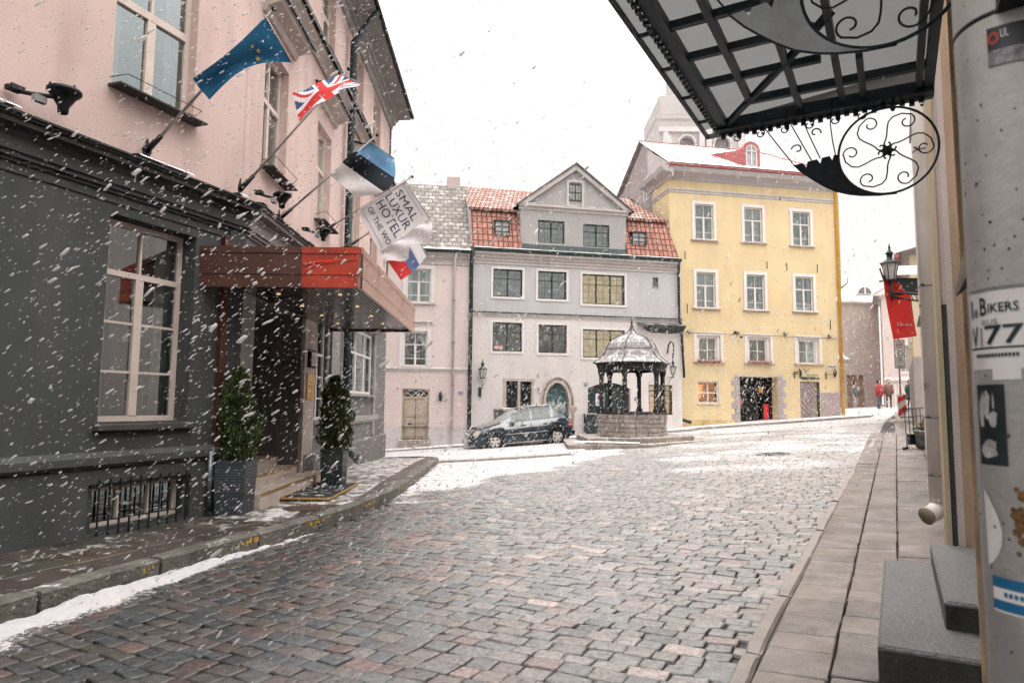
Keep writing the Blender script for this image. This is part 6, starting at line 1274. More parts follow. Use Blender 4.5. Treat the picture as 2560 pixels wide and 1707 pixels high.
for a, z0, z1 in ((.9, 6.3, 8.2), (2.6, 6.3, 8.2), (.9, 3.9, 5.6), (2.6, 3.9, 5.6)): window(F5, h5, a, a + .6, z0, z1, -.06, 2, (.5,), .05, .03, white, M('far_pane', (.35, .34, .33), .4, .1, 3, 0), .12, white)
MB(F5).add([(-.2, .05, 9.0), (9.2, .05, 9.0), (4.5, .05, 11.6)], [(0, 1, 2)]).build('pediment_wall', farpink, h5)
for sx in (-1, 1): m = MB(F5); m.prism([(4.5 + sx * 5.0, 8.85), (4.5, 11.8), (4.5, 11.4), (4.5 + sx * 4.4, 8.85)], 0, .35); m.build('raking_cornice', white, h5)
MB(F5).add([(-.5, .3, 8.9), (4.5, .3, 11.82), (4.5, -8, 11.82), (-.5, -8, 8.9)], [(0, 1, 2, 3)]).add([(9.5, .3, 8.9), (4.5, .3, 11.82), (4.5, -8, 11.82), (9.5, -8, 8.9)], [(0, 1, 2, 3)]).build('roof', snowroof, h5)
cornice(F5, h5, [(0, 3.3), (.12, 3.35), (.12, 3.5), (0, 3.55)], 0, 9, white); m = MB(F5); [m.box(a, a + .1, 0, .05, 1.6, 3.1) for a in (.5, 1.2, 2.0, 2.9, 3.7)]; m.build('light_panels', white, h5)
MB(F5).quad((0, 0, -1), (0, -8, -1), (0, -8, 9), (0, 0, 9)).build('side_wall', farpink, h5)
h6 = thing('cream_corner_house', 'cream house with rough stone foot and red roof seen beside the pipe', 'house', (15.8, 27.5, 1.2))
F6 = Fr(RW.p(26, -.55, 0)[:2], d=dR, n=nS)
MB(F6).wall(0, 9, 3.3, 6.7, [(1.5, 2.2, 4.0, 5.6), (4.2, 4.9, 4.0, 5.6)], dep=.15).quad((0, 0, 3.3), (0, -6, 3.3), (0, -6, 6.7), (0, 0, 6.7)).build('upper_wall', M('cream_render', (.62, .52, .36), .9, .08, 1, .2, 30), h6); MB(F6).wall(0, 9, -1, 3.3, (), .02).quad((0, 0.02, -1), (0, -6, -1), (0, -6, 3.3), (0, 0.02, 3.3)).build('stone_foot', stonegable, h6)
MB(F6).add([(-.3, .4, 6.75), (9.3, .4, 6.75), (9.3, -3, 7.6), (-.3, -3, 7.6)], [(0, 1, 2, 3)]).build('roof', snowroof, h6); MB(F6).box(-.3, 9.3, .3, .45, 6.6, 6.72).build('gutter', redmetalside, h6)
for a in (1.5, 4.2): window(F6, h6, a, a + .7, 4.0, 5.6, -.06, 2, (.5,), .05, .03, white, MATS['far_pane'], .1, white)
dpk = thing('downpipe', 'brown downpipe beside the cream house at the street end', 'downpipe', tuple(F6.p(-.6, 0, 1))); MB(F5).tube([(4.6, .15, 1.6), (4.6, .15, 8.6)], .09, 8).build('pipe', M('rust_brown_pipe', (.28, .17, .13), .7, .2, 4, 0), dpk)

# bell tower far behind
tw = thing('church_tower', 'pale church tower fading into the snowfall behind the yellow house', 'tower', (50, 108, 0)); TF = Fr((24.2, 110), ang=0); tw.location = (31 * 1.27, 110 * 1.27, -.43); tw.scale = (1.27,) * 3; ORIG[tw.name] = np.array((31, 110, 0.))
TH = [(3.5, 5.9, 34, 46.6), (9.4, 11.8, 34, 46.6)]
MB(TF).wall(0, 14.4, 0, 50, TH, 0, .8).quad((0, 0, 0), (0, -14, 0), (0, -14, 50), (0, 0, 50)).quad((14.4, 0, 0), (14.4, -14, 0), (14.4, -14, 50), (14.4, 0, 50)).build('shaft', towerm, tw)
for x0, x1, _, _ in TH:
    m = MB(TF); m.prism([(x0 - .05, 34)] + [((x0 + x1) / 2 - 1.22 * math.cos(t), 45.2 + 1.22 * math.sin(t)) for t in np.linspace(0, math.pi, 10)] + [(x1 + .05, 34)], -.8, -.6); wn = m.build('louvre_window', M('tower_louvre', (.28, .26, .26), .9, .1, 1, 0), tw)
    m = MB(TF); [m.box(x0, x1, -.6, -.5, z, z + .2) for z in np.arange(35, 45.2, .8)]; m.build('louvre_slats', towerm, wn)
    m = MB(TF); m.tube([((x0 + x1) / 2 - 1.4 * math.cos(t), .1, 45.2 + 1.5 * math.sin(t)) for t in np.linspace(0, math.pi, 12)], .22, 6); m.box(x0 - .4, x0 - .1, 0, .25, 34, 45.2); m.box(x1 + .1, x1 + .4, 0, .25, 34, 45.2); m.build('window_surround', towerl, wn)
m = MB(TF); [m.box(a, a + .9, 0, .4, 30, 47.2) for a in (.7, 6.7, 7.9, 13.2)]; m.box(-.0, 14.4, 0, .45, 47.2, 48); m.build('pilasters', towerl, tw)
m = MB(TF); m.profile([(0, 49.2), (.3, 49.5), (.35, 50.0), (0, 50.2)], -.3, 14.7); m.box(-.1, 14.5, -14.3, .1, 50.2, 50.5); m.box(.3, 14.1, -13.7, -.1, 50.5, 53.6); m.build('attic', towerm, tw)
m = MB(TF); m.lathe([(6.8, 53.6), (6.2, 54.0), (5.0, 54.8), (4.2, 56), (4.0, 58), (3.9, 68), (5.0, 69), (5.6, 70.5), (4.6, 74), (2, 77), (.6, 80), (.1, 88)], (7, -7), 8, R(22.5), False); m.build('lantern_and_dome', towerm, tw)
# a slender turret just behind the yellow roof
tt = thing('roof_turret', 'faint slender turret poking up behind the red roof', 'turret', (11, 42, 13)); m = MB(); m.lathe([(.55, 13), (.55, 17.6), (.7, 17.7), (.4, 18.6), (.05, 20.5)], (10.9, 46), 8, .2, False); m.build('shaft', towerl, tt)

# people at the far end
skin = M('skin', (.5, .33, .26), .7, .05, 3, 0)
def person(x, y, lab, jacket, legs, hair, h=1.72, face=0, coat=False, arm='down', hat=False):
    z = G(x, y) + .02; th = thing('person', lab, 'person', (x, y, z), 'people walking at the street end'); k = h / 1.75; cf, sf = math.cos(face), math.sin(face)
    def T(a, b, c): return (x + (a * cf - b * sf) * k, y + (a * sf + b * cf) * k, z + c * k)
    J = {'pel': (0, 0, .95), 'spi': (0, 0, 1.2), 'che': (0, .0, 1.38), 'nek': (0, 0, 1.5), 'hed': (0, -.01, 1.62), 'top': (0, 0, 1.72),
         'hl': (-.1, 0, .9), 'kl': (-.11, -.06, .5), 'al': (-.11, .06, .08), 'tl': (-.12, -.1, .04), 'hr': (.1, 0, .9), 'kr': (.12, .03, .5), 'ar': (.13, .14, .1), 'tr': (.14, 0, .05),
         'sl': (-.19, 0, 1.42), 'el': (-.25, .02, 1.14), 'wl': (-.23, -.06, .9), 'sr': (.19, 0, 1.42), 'er': (.25, .02, 1.14) if arm == 'down' else (.34, -.1, 1.3), 'wr': (.23, -.06, .9) if arm == 'down' else (.5, -.25, 1.42)}
    E = [('pel', 'spi'), ('spi', 'che'), ('che', 'nek'), ('nek', 'hed'), ('hed', 'top'), ('pel', 'hl'), ('hl', 'kl'), ('kl', 'al'), ('al', 'tl'), ('pel', 'hr'), ('hr', 'kr'), ('kr', 'ar'), ('ar', 'tr'), ('che', 'sl'), ('sl', 'el'), ('el', 'wl'), ('che', 'sr'), ('sr', 'er'), ('er', 'wr')]
    Rd = dict(pel=.15, spi=.14, che=.16, nek=.055, hed=.095, top=.06, hl=.09, kl=.06, al=.045, tl=.04, hr=.09, kr=.06, ar=.045, tr=.04, sl=.07, el=.05, wl=.035, sr=.07, er=.05, wr=.035)
    names = list(J); me = bpy.data.meshes.new('body'); org = np.array((x, y, z)); me.from_pydata([tuple(np.array(T(*J[n])) - org) for n in names], [(names.index(a), names.index(b)) for a, b in E], [])
    ob = bpy.data.objects.new('body', me); COL.objects.link(ob); ob.parent = th; md = ob.modifiers.new('s', 'SKIN'); ob.modifiers.new('u', 'SUBSURF').levels = 1; ob.modifiers['u'].render_levels = 1
    for i, n in enumerate(names): sv = me.skin_vertices[0].data[i]; sv.radius = (Rd[n] * k,) * 2; sv.use_root = n == 'pel'
    me.materials.append(legs)
    def limb(nm, ids, ex, mat): m = MB(); m.smooth = True; m.tube([T(*J[i]) for i in ids], [(Rd[i] + ex) * k for i in ids], 10); return m.build(nm, mat, th)
    m = MB(); m.smooth = True; m.lathe([(.0, z + .72 * k if not coat else z + .5 * k)] + ([(.26 * k, z + .5 * k), (.2 * k, z + .9 * k)] if coat else [(.19 * k, z + .78 * k)]) + [(.18 * k, z + 1.1 * k), (.21 * k, z + 1.35 * k), (.15 * k, z + 1.47 * k), (.08 * k, z + 1.53 * k), (.0, z + 1.53 * k)], (x, y), 12); m.build('jacket', jacket, th)
    limb('sleeve', ('sl', 'el', 'wl'), .022, jacket); limb('sleeve', ('sr', 'er', 'wr'), .022, jacket)
    m = MB(); m.smooth = True; hx = T(0, -.01, 1.63); m.lathe([(.0, hx[2] - .12), (.06 * k, hx[2] - .1), (.085 * k, hx[2] - .02), (.09 * k, hx[2] + .05), (.06 * k, hx[2] + .11), (.0, hx[2] + .125)], (hx[0], hx[1]), 12); m.build('head', skin, th)
    m = MB(); m.smooth = True; hx = T(0, .02, 1.65); m.lathe([(.095 * k, hx[2] - .06), (.108 * k, hx[2] + .02), (.085 * k, hx[2] + .10), (.03 * k, hx[2] + .135), (.0, hx[2] + .137)], (hx[0], hx[1]), 12); m.build('hat' if hat else 'hair', hair, th)
jeans = M('blue_jeans', (.08, .13, .19), .9, .1, 5, 0); dk = M('dark_clothes', (.03, .035, .045), .9, .1, 5, 0); pale = M('pale_trousers', (.45, .42, .40), .9, .1, 5, 0); gcl = M('grey_green_coat', (.16, .17, .16), .9, .1, 5, 0); rcl = M('red_jacket', (.42, .05, .06), .9, .1, 5, 0); bcl = M('brown_jacket', (.25, .12, .10), .9, .1, 5, 0); hb_ = M('dark_hair', (.03, .02, .02), .9, .1, 5, 0)
person(22.7, 45.0, 'lone person in a grey coat and pale trousers near the ochre pipe', gcl, pale, hb_, face=.3)
person(21.9, 40.6, 'person in a red jacket and blue jeans', rcl, jeans, hb_, face=.4)
person(22.9, 41.4, 'person in a brownish jacket right beside the red jacket', bcl, dk, hb_, 1.7, face=-.3)
person(23.55, 40.3, 'person in a flared dark green coat', M('dark_green_coat', (.05, .09, .08), .9, .1, 5, 0), dk, hb_, 1.6, coat=True)
person(24.3, 39.6, 'person in dark clothes reaching out an arm by the red and white marker', M('navy_jacket', (.05, .05, .09), .9, .1, 5, 0), dk, hb_, 1.78, face=.2, arm='out')

# ================================================================= right hand row
rh = thing('right_row_house', 'beige plastered house along the right pavement with granite door steps', 'house', tuple(RW.p(3, -.3, .3)))
m = MB(RW); m.wall(-9, 3.6, -.5, 7, [(-1.4, -.2, 1.3, 3.0, .15), (-4.4, -3.2, 1.3, 3.0, .15), (-7.4, -6.2, 1.3, 3.0, .15), (-1.4, -.2, 4.2, 6.0, .15), (-4.4, -3.2, 4.2, 6.0, .15), (-7.4, -6.2, 4.2, 6.0, .15), (2.0, 3.1, 4.2, 6.0, .15)], -.285); m.quad((3.6, -.285, -.5), (3.6, -.9, -.5), (3.6, -.9, 7), (3.6, -.285, 7)); m.build('near_wall', M('grey_beige_render', (.44, .41, .385), .9, .15, 1.5, .35, 50, dirt=.5), rh)
for o0_, o1_, mt_, nm_, ds_ in ((-.345, -.31, MATS['cream_render'] if 'cream_render' in MATS else M('cream_render', (.62, .52, .36), .9, .08, 1, .2, 30), 'cream_edge', .0), (-.385, -.345, M('dark_grey_slot', (.16, .17, .17), .9, .2, 3, .2, 30), 'dark_slot', .05), (-.43, -.385, pinkgrey, 'pinkish_pilaster', .0), (-.505, -.43, ochre, 'ochre_pilaster', -.012), (-.95, -.505, pinkgrey, 'door_jamb', .01)):  # one narrow slot between the pale strips is dark grey
    MB(RW).box(6.5 + ds_, 6.9, o0_, o1_, -.3, 2.45 if nm_ == 'dark_slot' else 7).build(nm_, mt_, rh)
MB(RW).box(3.6, 6.5, -.95, -.9, -.3, 7).build('recess_wall', pinkgrey, rh); MB(RW).box(6.53, 6.9, -.385, -.345, 2.45, 7).build('pinkish_pilaster', pinkgrey, rh)
MB(RW).box(3.56, 3.605, -.3, -.272, -.2, 6.9).build('rusty_edge', M('rusty_edge_paint', (.50, .36, .22), .9, .3, 5, .3, 50), rh)
m = MB(RW); m.box(4.7, 6.3, -.90, -.86, .5, 2.75); m.build('door', greenblack, rh)
for a_, z_ in ((-1.4, 1.3), (-4.4, 1.3), (-7.4, 1.3), (-1.4, 4.2), (-4.4, 4.2), (-7.4, 4.2), (2.0, 4.2)): window(RW, rh, a_, a_ + (1.2 if a_ < 1 else 1.1), z_, z_ + (1.7 if z_ < 2 else 1.8), -.38, 2, (.5,), .07, .03, white, M('dark_pane', (.03, .045, .05), .1, .1, 3, 0), 0)  # unseen windows added to give the hotel panes something to reflect
m = MB(RW); m.wall(6.9, 17.2, -.5, 7.5, [(8.8, 9.8, 1.4, 2.9, .15), (12, 13, 1.4, 2.9, .15)], -.50); m.quad((17.2, -.5, -.5), (17.2, -4, -.5), (17.2, -4, 7.5), (17.2, -.5, 7.5)); m.build('far_wall', pinkgrey, rh)
m = MB(RW); [m.box(a, a + 1.0, -.67, -.65, 1.4, 2.9) for a in (8.8, 12)]; m.build('pane', MATS['gable_pane'], rh)
for a, b, z in ((8.7, 9.9, 2.95), (11.9, 13.1, 2.95)):
    m = MB(RW); m.profile([(-.5, z), (-.5, z + .14), (-.34, z + .04), (-.34, z)], a, b); m.build('window_hood', zinc, rh)
m = MB(RW); m.profile([(-.27, 2.08), (-.27, 2.30), (-.215, 2.06), (-.215, 2.03)], 2.3, 3.12); m.build('door_hood', blackmetal, rh)
m = MB(RW); m.profile([(-.5, 7.5), (-.46, 7.5), (-.46, 7.6), (-2, 8.2)], 6.9, 17.2); m.build('roof', snowroof, rh)
for a, z, b_ in ((7.9, 3.9, .45), (10.8, 3.2, .4)): m = MB(RW); m.box(a, a + .06, -.5, -.42, z, z + b_); m.build('small_vent', zinc, rh)
m = MB(RW); m.bbox(4.13, 6.45, -.6, .135, -.1, .38, .015); m.build('lower_step', [granite], rh)
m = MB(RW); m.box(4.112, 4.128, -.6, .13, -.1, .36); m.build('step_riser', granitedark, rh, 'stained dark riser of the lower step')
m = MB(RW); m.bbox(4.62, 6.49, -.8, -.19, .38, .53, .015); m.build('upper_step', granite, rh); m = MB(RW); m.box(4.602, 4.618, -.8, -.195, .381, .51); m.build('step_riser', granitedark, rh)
# downpipe at mid distance
dp2 = thing('downpipe', 'tall grey downpipe on the right wall with spout over the pavement', 'downpipe', tuple(RW.p(8.55, -.36, .5)))
MB(RW).tube([(8.5, -.36, .58), (8.5, -.36, 7.3)], .102, 16).build('pipe', pipegrey, dp2); MB(RW).tube([(8.5, -.36, .66), (8.5, -.355, .58), (8.44, -.30, .53), (8.38, -.24, .50)], [.103, .104, .088, .086], 14).build('spout', pipegrey, dp2)
MB(RW).tube([(8.38, -.24, .50), (8.36, -.22, .49)], [.087, .092], 14).build('spout_rim', M('mossy_rim', (.28, .25, .18), .7, .4, 9, .3, 30), dp2)
m = MB(RW)
for z in (.9, 1.5, 2.9, 4.4, 5.4): m.lathe([(.104, z), (.109, z + .008), (.104, z + .016)], (8.5, -.36), 16); m.tube([(8.5, -.45, z + .008), (8.62, -.5, z + .008)], .01, 5); m.tube([(8.40, -.3, z + .01), (8.36, -.27, z + .02)], .012, 5); m.build('clamp', zinc, dp2); m = MB(RW)
MB(RW).box(8.36, 8.64, -.255, -.25, 1.80, 1.86).build('paper_label', white, dp2)
m = MB(RW); m.lathe([(.1035, 2.52), (.1035, 2.55)], (8.5, -.36), 16); 
MB(RW).tube([(8.45, -.257, 2.70), (8.50, -.256, 2.705)], .012, 5).build('yellow_sticker', yellowpaint, dp2)

# near downpipe covered with stickers, very close to the camera
npz = thing('sticker_covered_downpipe', 'scuffed grey downpipe full of stickers, closest on the right edge', 'downpipe', tuple(RW.p(1.2, -.15, .2)))
pc = (1.19, -.172); pr = .075
MB(RW).lathe([(pr, .62), (pr, 2.09), (pr + .001, 2.095), (pr + .001, 3.3)], pc, 40).build('pipe', pipenear, npz)
MB(RW).lathe([(pr + .0, 2.151), (pr + .002, 2.152), (pr + .002, 2.158), (pr, 2.159)], pc, 40).build('band', blackmetal, npz); MB(RW).bbox(pc[0] - .115, pc[0] - .072, pc[1] - .02, pc[1] + .03, 2.15, 2.20, .005).build('clamp', blackmetal, npz)
MB(RW).lathe([(pr + .004, .3), (pr + .004, .62), (pr + .002, .63)], pc, 40).build('pipe_foot', M('dark_teal_foot', (.03, .05, .055), .5, .3, 10, .2, 30), npz)
def sticker(t0, t1, z0, z1, mat, name, eps=.0012, par=npz, tilt=0, blob=None):
    m = MB(RW); n = 14; r_ = pr + eps
    if blob:
        P = blob; m.add([(pc[0] + r_ * math.cos(R(t)), pc[1] + r_ * math.sin(R(t)), z) for t, z in P], [list(range(len(P)))])
    else:
        for i in range(n + 1):
            t = R(t0 + (t1 - t0) * i / n); dz = tilt * i / n; m.v += [(pc[0] + r_ * math.cos(t), pc[1] + r_ * math.sin(t), z0 + dz), (pc[0] + r_ * math.cos(t), pc[1] + r_ * math.sin(t), z1 + dz)]
        for i in range(n): m.f.append([2 * i, 2 * i + 2, 2 * i + 3, 2 * i + 1]); m.m.append(0); m.sm.append(True)
    return m.build(name, mat, par)
def sticker_text(s, tc_, z, wdeg, h, mat, par, eps=.0028, tilt=0.):
    v, f = text2d(s, 1., bold=.012); xs = [p[0] for p in v]; ys = [p[1] for p in v]; m = MB(RW); r_ = pr + eps
    W = []
    for p in v:
        u = (p[0] - min(xs)) / (max(xs) - min(xs)); t = R(tc_ - wdeg / 2 + wdeg * u) if wdeg < 0 else R(tc_ - wdeg / 2 + wdeg * u); W.append((pc[0] + r_ * math.cos(t), pc[1] + r_ * math.sin(t), z + (p[1] - min(ys)) / (max(ys) - min(ys)) * h + tilt * u))
    m.add(W, f); return m.build('lettering', mat, par)
sw = M('sticker_white', (.85, .84, .83), .5, .06, 8, 0); sk = M('sticker_ink', (.02, .035, .045), .5, .1, 8, 0); sgx = M('sticker_grey_ink', (.25, .27, .29), .5, .1, 8, 0)
sticker(103, 186, 1.655, 1.762, sw, 'white_sticker'); sticker(103.5, 186, 1.683, 1.6855, sk, 'rule_line', .002); sticker(103, 186, 1.7655, 1.7675, sgx, 'rule_line', .002)
sticker_text('I', 110, 1.727, 2.2, .026, sk, npz); sticker_text('IB', 117, 1.729, 5.5, .011, sk, npz)
sticker_text('B', 127, 1.730, 8, .025, sk, npz); sticker_text('IKERS', 147, 1.7325, 29, .013, sk, npz); sticker_text('RUS', 133.5, 1.7155, 17, .008, sgx, npz)
sticker_text('I', 105.5, 1.690, 1.2, .022, sgx, npz); sticker_text('V', 113.5, 1.687, 10, .028, sk, npz); sticker(122.2, 123.4, 1.686, 1.713, sk, 'rule_line', .0022)
sticker_text('77', 146, 1.689, 37, .026, sk, npz); [sticker(114 + q * 3.3, 116.3 + q * 3.3, 1.6715, 1.6765, sk, 'print_mark', .0026) for q in range(14)]
MB_ = MB
sticker(133, 160, 1.640, 1.655, sw, 'torn_sticker')
sticker(109, 144, 1.524, 1.634, M('photo_sticker_black', (.03, .045, .05), .5, .3, 30, 0), 'photo_sticker')
for t_, z_, dt, dz_ in ((113, 1.575, 10, .05), (117, 1.592, 7, .035), (121, 1.585, 9, .04), (126, 1.575, 11, .03), (114, 1.533, 22, .026), (131, 1.60, 3, .022)):
    k = [(t_ + dt * .5 * (1 + math.cos(a)) * random.uniform(.7, 1.1), z_ + dz_ * .5 * (1 + math.sin(a)) * random.uniform(.7, 1.1)) for a in np.linspace(0, 6.28, 11)[:-1]]
    sticker(0, 0, 0, 0, M('photo_sticker_pale', (.5, .5, .49), .5, .3, 30, 0), 'photo_patch', .0022, blob=k)
sticker(0, 0, 0, 0, sw, 'round_sticker', blob=[(112, 1.49), (118, 1.482), (125, 1.468), (131, 1.452), (134, 1.436), (133, 1.42), (128, 1.405), (121, 1.394), (114, 1.388)])
stb = M('sticker_blue', (.02, .16, .34), .4, .1, 8, 0)
sticker(119, 176, 1.330, 1.376, sw, 'striped_sticker'); sticker(119, 176, 1.362, 1.376, stb, 'blue_stripe', .002); sticker(119, 176, 1.333, 1.346, stb, 'blue_stripe', .002); [sticker(133 + q * 5, 136.4 + q * 5, 1.3515, 1.3575, stb, 'print_mark', .0026) for q in range(7)]
sticker(147, 190, 2.078, 2.134, M('sticker_black', (.03, .035, .045), .45, .1, 8, 0), 'black_sticker', tilt=-.004); sticker(147.5, 190, 2.078, 2.10, M('sticker_mottled', (.30, .28, .31), .5, .9, 60, 0), 'mottled_strip', .002, tilt=-.004)
stro = M('sticker_red', (.55, .07, .04), .5, .1, 8, 0)
for q in range(12):
    a = q * math.pi / 6; sticker(0, 0, 0, 0, stro, 'red_petal', .0022, blob=[(153 + 4.6 * math.cos(a + d) * f, 2.117 + .0085 * math.sin(a + d) * f) for d, f in ((-.24, .6), (-.24, 1.05), (.2, 1.15), (.24, .6))])
sticker_text('UL', 163, 2.114, 7, .012, sw, npz); sticker(168, 190, 1.87, 1.95, M('faded_sticker', (.55, .52, .53), .5, .1, 8, 0), 'faded_sticker')
rr_ = random.Random(4); m = MB(RW)
for i in range(120):
    t = R(rr_.uniform(95, 190)); z = rr_.uniform(1.28, 2.3); s_ = rr_.uniform(.0006, .0022) * (1.6 if z < 1.6 else 1); r_ = pr + .0009
    m.add([(pc[0] + r_ * math.cos(t + s_ / pr * math.cos(a) * rr_.uniform(.6, 1.3)), pc[1] + r_ * math.sin(t + s_ / pr * math.cos(a) * rr_.uniform(.6, 1.3)), z + s_ * math.sin(a) * rr_.uniform(.6, 1.4)) for a in np.linspace(0, 6.28, 8)[:-1]], [list(range(7))])
m.build('paint_chips', M('paint_chip', (.07, .085, .085), .7, .2, 9, 0), npz, kind='stuff')
m = MB(RW)
for i in range(26):
    t = R(rr_.gauss(152, 5)); z = rr_.gauss(1.452, .018); s_ = rr_.uniform(.002, .007); r_ = pr + .0011 + i * 2e-5
    m.add([(pc[0] + r_ * math.cos(t + s_ / pr * math.cos(a) * rr_.uniform(.6, 1.3)), pc[1] + r_ * math.sin(t + s_ / pr * math.cos(a) * rr_.uniform(.6, 1.3)), z + s_ * math.sin(a) * rr_.uniform(.6, 1.4)) for a in np.linspace(0, 6.28, 10)[:-1]], [list(range(9))])
m.build('rust_patch', M('rust', (.17, .09, .035), .8, .6, 90, 0), npz)

# ---- wrought iron and glass canopy over the doorway
cg = thing('iron_canopy', 'iron and milky glass canopy over the right hand doorway', 'canopy', tuple(RW.p(3.5, -.27, 3.55)))
s0c, s1c, oc0, oc1, zc_ = .6, 4.78, -.27, 1.02, 3.56
m = MB(RW); m.add([(s0c, oc0, 3.72), (s1c, oc0, 3.72), (s1c, oc1, 3.60), (s0c, oc1, 3.60)], [(0, 1, 2, 3)]); m.add([(s1c - .02, oc0, 3.50), (s1c - .02, oc1, 3.50), (s1c - .02, oc1, 3.60), (s1c - .02, oc0, 3.73)], [(0, 1, 2, 3)]); m.add([(s0c, oc1 + .005, 3.59), (s1c, oc1 + .005, 3.59), (s1c, oc1 + .10, 3.57), (s0c, oc1 + .10, 3.57)], [(0, 1, 2, 3)]); m.build('glass_roof', canglass, cg)
m = MB(RW)
def bar(a, b, w_=.035, h_=.05): m.tube([a, b], w_ * .7, 4)
m.box(s0c, s1c, oc1 - .07, oc1, zc_ - .03, zc_ + .03); m.box(s1c - .10, s1c, oc0, oc1, zc_ - .05, zc_ + .03); m.box(s0c, s1c, oc0, oc0 + .05, zc_ - .02, zc_ + .04)
for o_, a_, b2_ in ((.75, s0c, 4.40), (.48, s0c, 4.70), (.23, s0c, 4.70), (.11, 4.1, 4.70), (-.19, s0c, 4.70)): m.box(a_, b2_, o_ - .018, o_ + .018, zc_ - .02, zc_ + .029)
for s_ in (1.2, 1.56, 1.92, 2.28, 2.64, 3.0, 3.34, 3.70, 4.06): m.box(s_ - .018, s_ + .018, .30, oc1 - .03, zc_ - .012, zc_ + .03)
m.box(4.40, 4.44, oc0, .77, zc_ - .016, zc_ + .032)
m.tube([(s1c - .02, oc1 - .02, zc_ - .01), (4.40, .76, zc_ - .01), (4.0, .48, zc_), (3.6, .22, zc_ + .01)], .032, 4)
m.build('iron_frame', iron, cg)
# pierced edge strips: outer glazed rim with little ties, row of crockets below the end
m = MB(RW); m.box(s0c, s1c + .1, oc1 + .10, oc1 + .118, zc_ - .02, zc_ + .01); 
for s_ in np.arange(.8, s1c, .42): m.box(s_, s_ + .02, oc1, oc1 + .11, zc_ - .012, zc_ + .004)
for s_ in np.arange(.7, s1c, .06): m.box(s_, s_ + .03, oc1 - .002, oc1 + .024, zc_ - .05, zc_ - .03)
m.box(s1c + .08, s1c + .1, oc0, oc1 + .118, zc_ - .02, zc_ + .01)
for o_ in np.arange(oc0 + .1, oc1, .16): m.box(s1c, s1c + .09, o_, o_ + .018, zc_ - .012, zc_ + .004)
m.build('pierced_rim', iron, cg)
m = MB(RW)
for k, o_ in enumerate(np.arange(oc0 + .05, oc1 - .02, .052)):
    m.box(s1c - .03, s1c - .005, o_, o_ + .03, zc_ - .075 - (.012 if k % 2 else 0), zc_ - .05); 
    if k % 3 == 0: m.lathe([(.0, zc_ - .105), (.012, zc_ - .095), (.0, zc_ - .083)], (s1c - .02, o_ + .015), 6)
m.build('crocket_row', iron, cg)
def spiral(c_, r0_, a0, turns, n=16, shrink=.25): return [(c_[0] + r0_ * (1 - (1 - shrink) * i / n) * math.cos(a0 + turns * 2 * math.pi * i / n), c_[1] + r0_ * (1 - (1 - shrink) * i / n) * math.sin(a0 + turns * 2 * math.pi * i / n)) for i in range(n + 1)]
def bracket(s_, par, lab):
    br = bracket_root = par
    wall = -.27
    def T(p, rad=.0075): return [(s_, wall + a, z) for a, z in p]
    C = (.262, 3.185); rad = .272
    m = MB(RW); m.tube(T([(C[0] + rad * math.cos(t), C[1] + rad * math.sin(t)) for t in np.linspace(0, 2 * math.pi, 49)]), .0075, 6)
    # crescent plate between ring and outer sweep
    inner = [(C[0] + rad * math.cos(t), C[1] + rad * math.sin(t)) for t in np.linspace(R(2), R(-100), 22)]
    outer = [(.80, 3.182), (.745, 3.12), (.69, 3.07), (.63, 3.02), (.56, 2.972), (.48, 2.94), (.41, 2.922), (.32, 2.910), (.22, 2.908)]
    teeth = [(.80, 3.182), (.745, 3.186), (.725, 3.155), (.715, 3.19), (.66, 3.196), (.64, 3.165), (.63, 3.20), (.585, 3.205), (.57, 3.175), (.56, 3.205), (.534, 3.205)]
    pl_ = teeth + inner + outer[::-1][1:-1]
    mp = MB(RW); n = len(pl_); mp.add([(s_ + .004, wall + a, z) for a, z in pl_] + [(s_ - .004, wall + a, z) for a, z in pl_], [list(range(n)), list(range(n, 2 * n))[::-1]] + [(i, (i + 1) % n, n + (i + 1) % n, n + i) for i in range(n)])
    mp.build('crescent_plate', irongrey if s_ < 4 else iron, par)
    m.tube(T(outer), .006, 5)
    # six S-scrolls round the boss
    for q in range(6):
        a0 = q * math.pi / 3 + .35; P = []
        for rr_, dg in ((.052, -6), (.07, 6), (.10, 11), (.14, 12), (.18, 14), (.21, 20), (.235, 31), (.246, 44)):
            an = a0 + R(dg); P.append((C[0] + rr_ * math.cos(an), C[1] + rr_ * math.sin(an)))
        an = a0 + R(44); cc = (C[0] + .199 * math.cos(an), C[1] + .199 * math.sin(an))
        P += spiral(cc, .047, an, .88, 16, .35)[1:]
        m.tube(T(P), .0046, 5)
        b = P[0]; an2 = math.atan2(P[0][1] - P[1][1], P[0][0] - P[1][0]); cc2 = (b[0] + .022 * math.cos(an2 - 1.57), b[1] + .022 * math.sin(an2 - 1.57)); m.tube(T(spiral(cc2, .022, an2 + 1.57, -.8, 10, .4)), .0055, 5)
    m.lathe([(0, C[1] - .03), (.028, C[1] - .018), (.028, C[1] + .018), (0, C[1] + .03)], (s_, wall + C[0]), 10)
    # rods and curls up to the canopy
    for P in ([(1.03, 3.56), (.91, 3.36), (.797, 3.18)], [(.855, 3.56), (.77, 3.37), (.69, 3.19)], [(.72, 3.56), (.735, 3.47), (.70, 3.36), (.64, 3.20)], [(.555, 3.56), (.575, 3.42), (.565, 3.30), (.55, 3.20)]): m.tube(T(P), .004, 5)
    for c_, r0_, a0, tn in (((.775, 3.283), .038, .2, .8), ((.665, 3.375), .036, 3.4, -.8)): m.tube(T(spiral(c_, r0_, a0, tn)), .005, 5)
    for sx in (-1, 1): m.tube(T([(.27, 3.56), (.27 - sx * .01, 3.50), (.27 - sx * .045, 3.465)] + spiral((.27 - sx * .062, 3.498), .034, -1.0 if sx < 0 else 4.1, .75 if sx < 0 else -.75)[0:]), .0065, 5)
    m.build('scrollwork', iron, par)
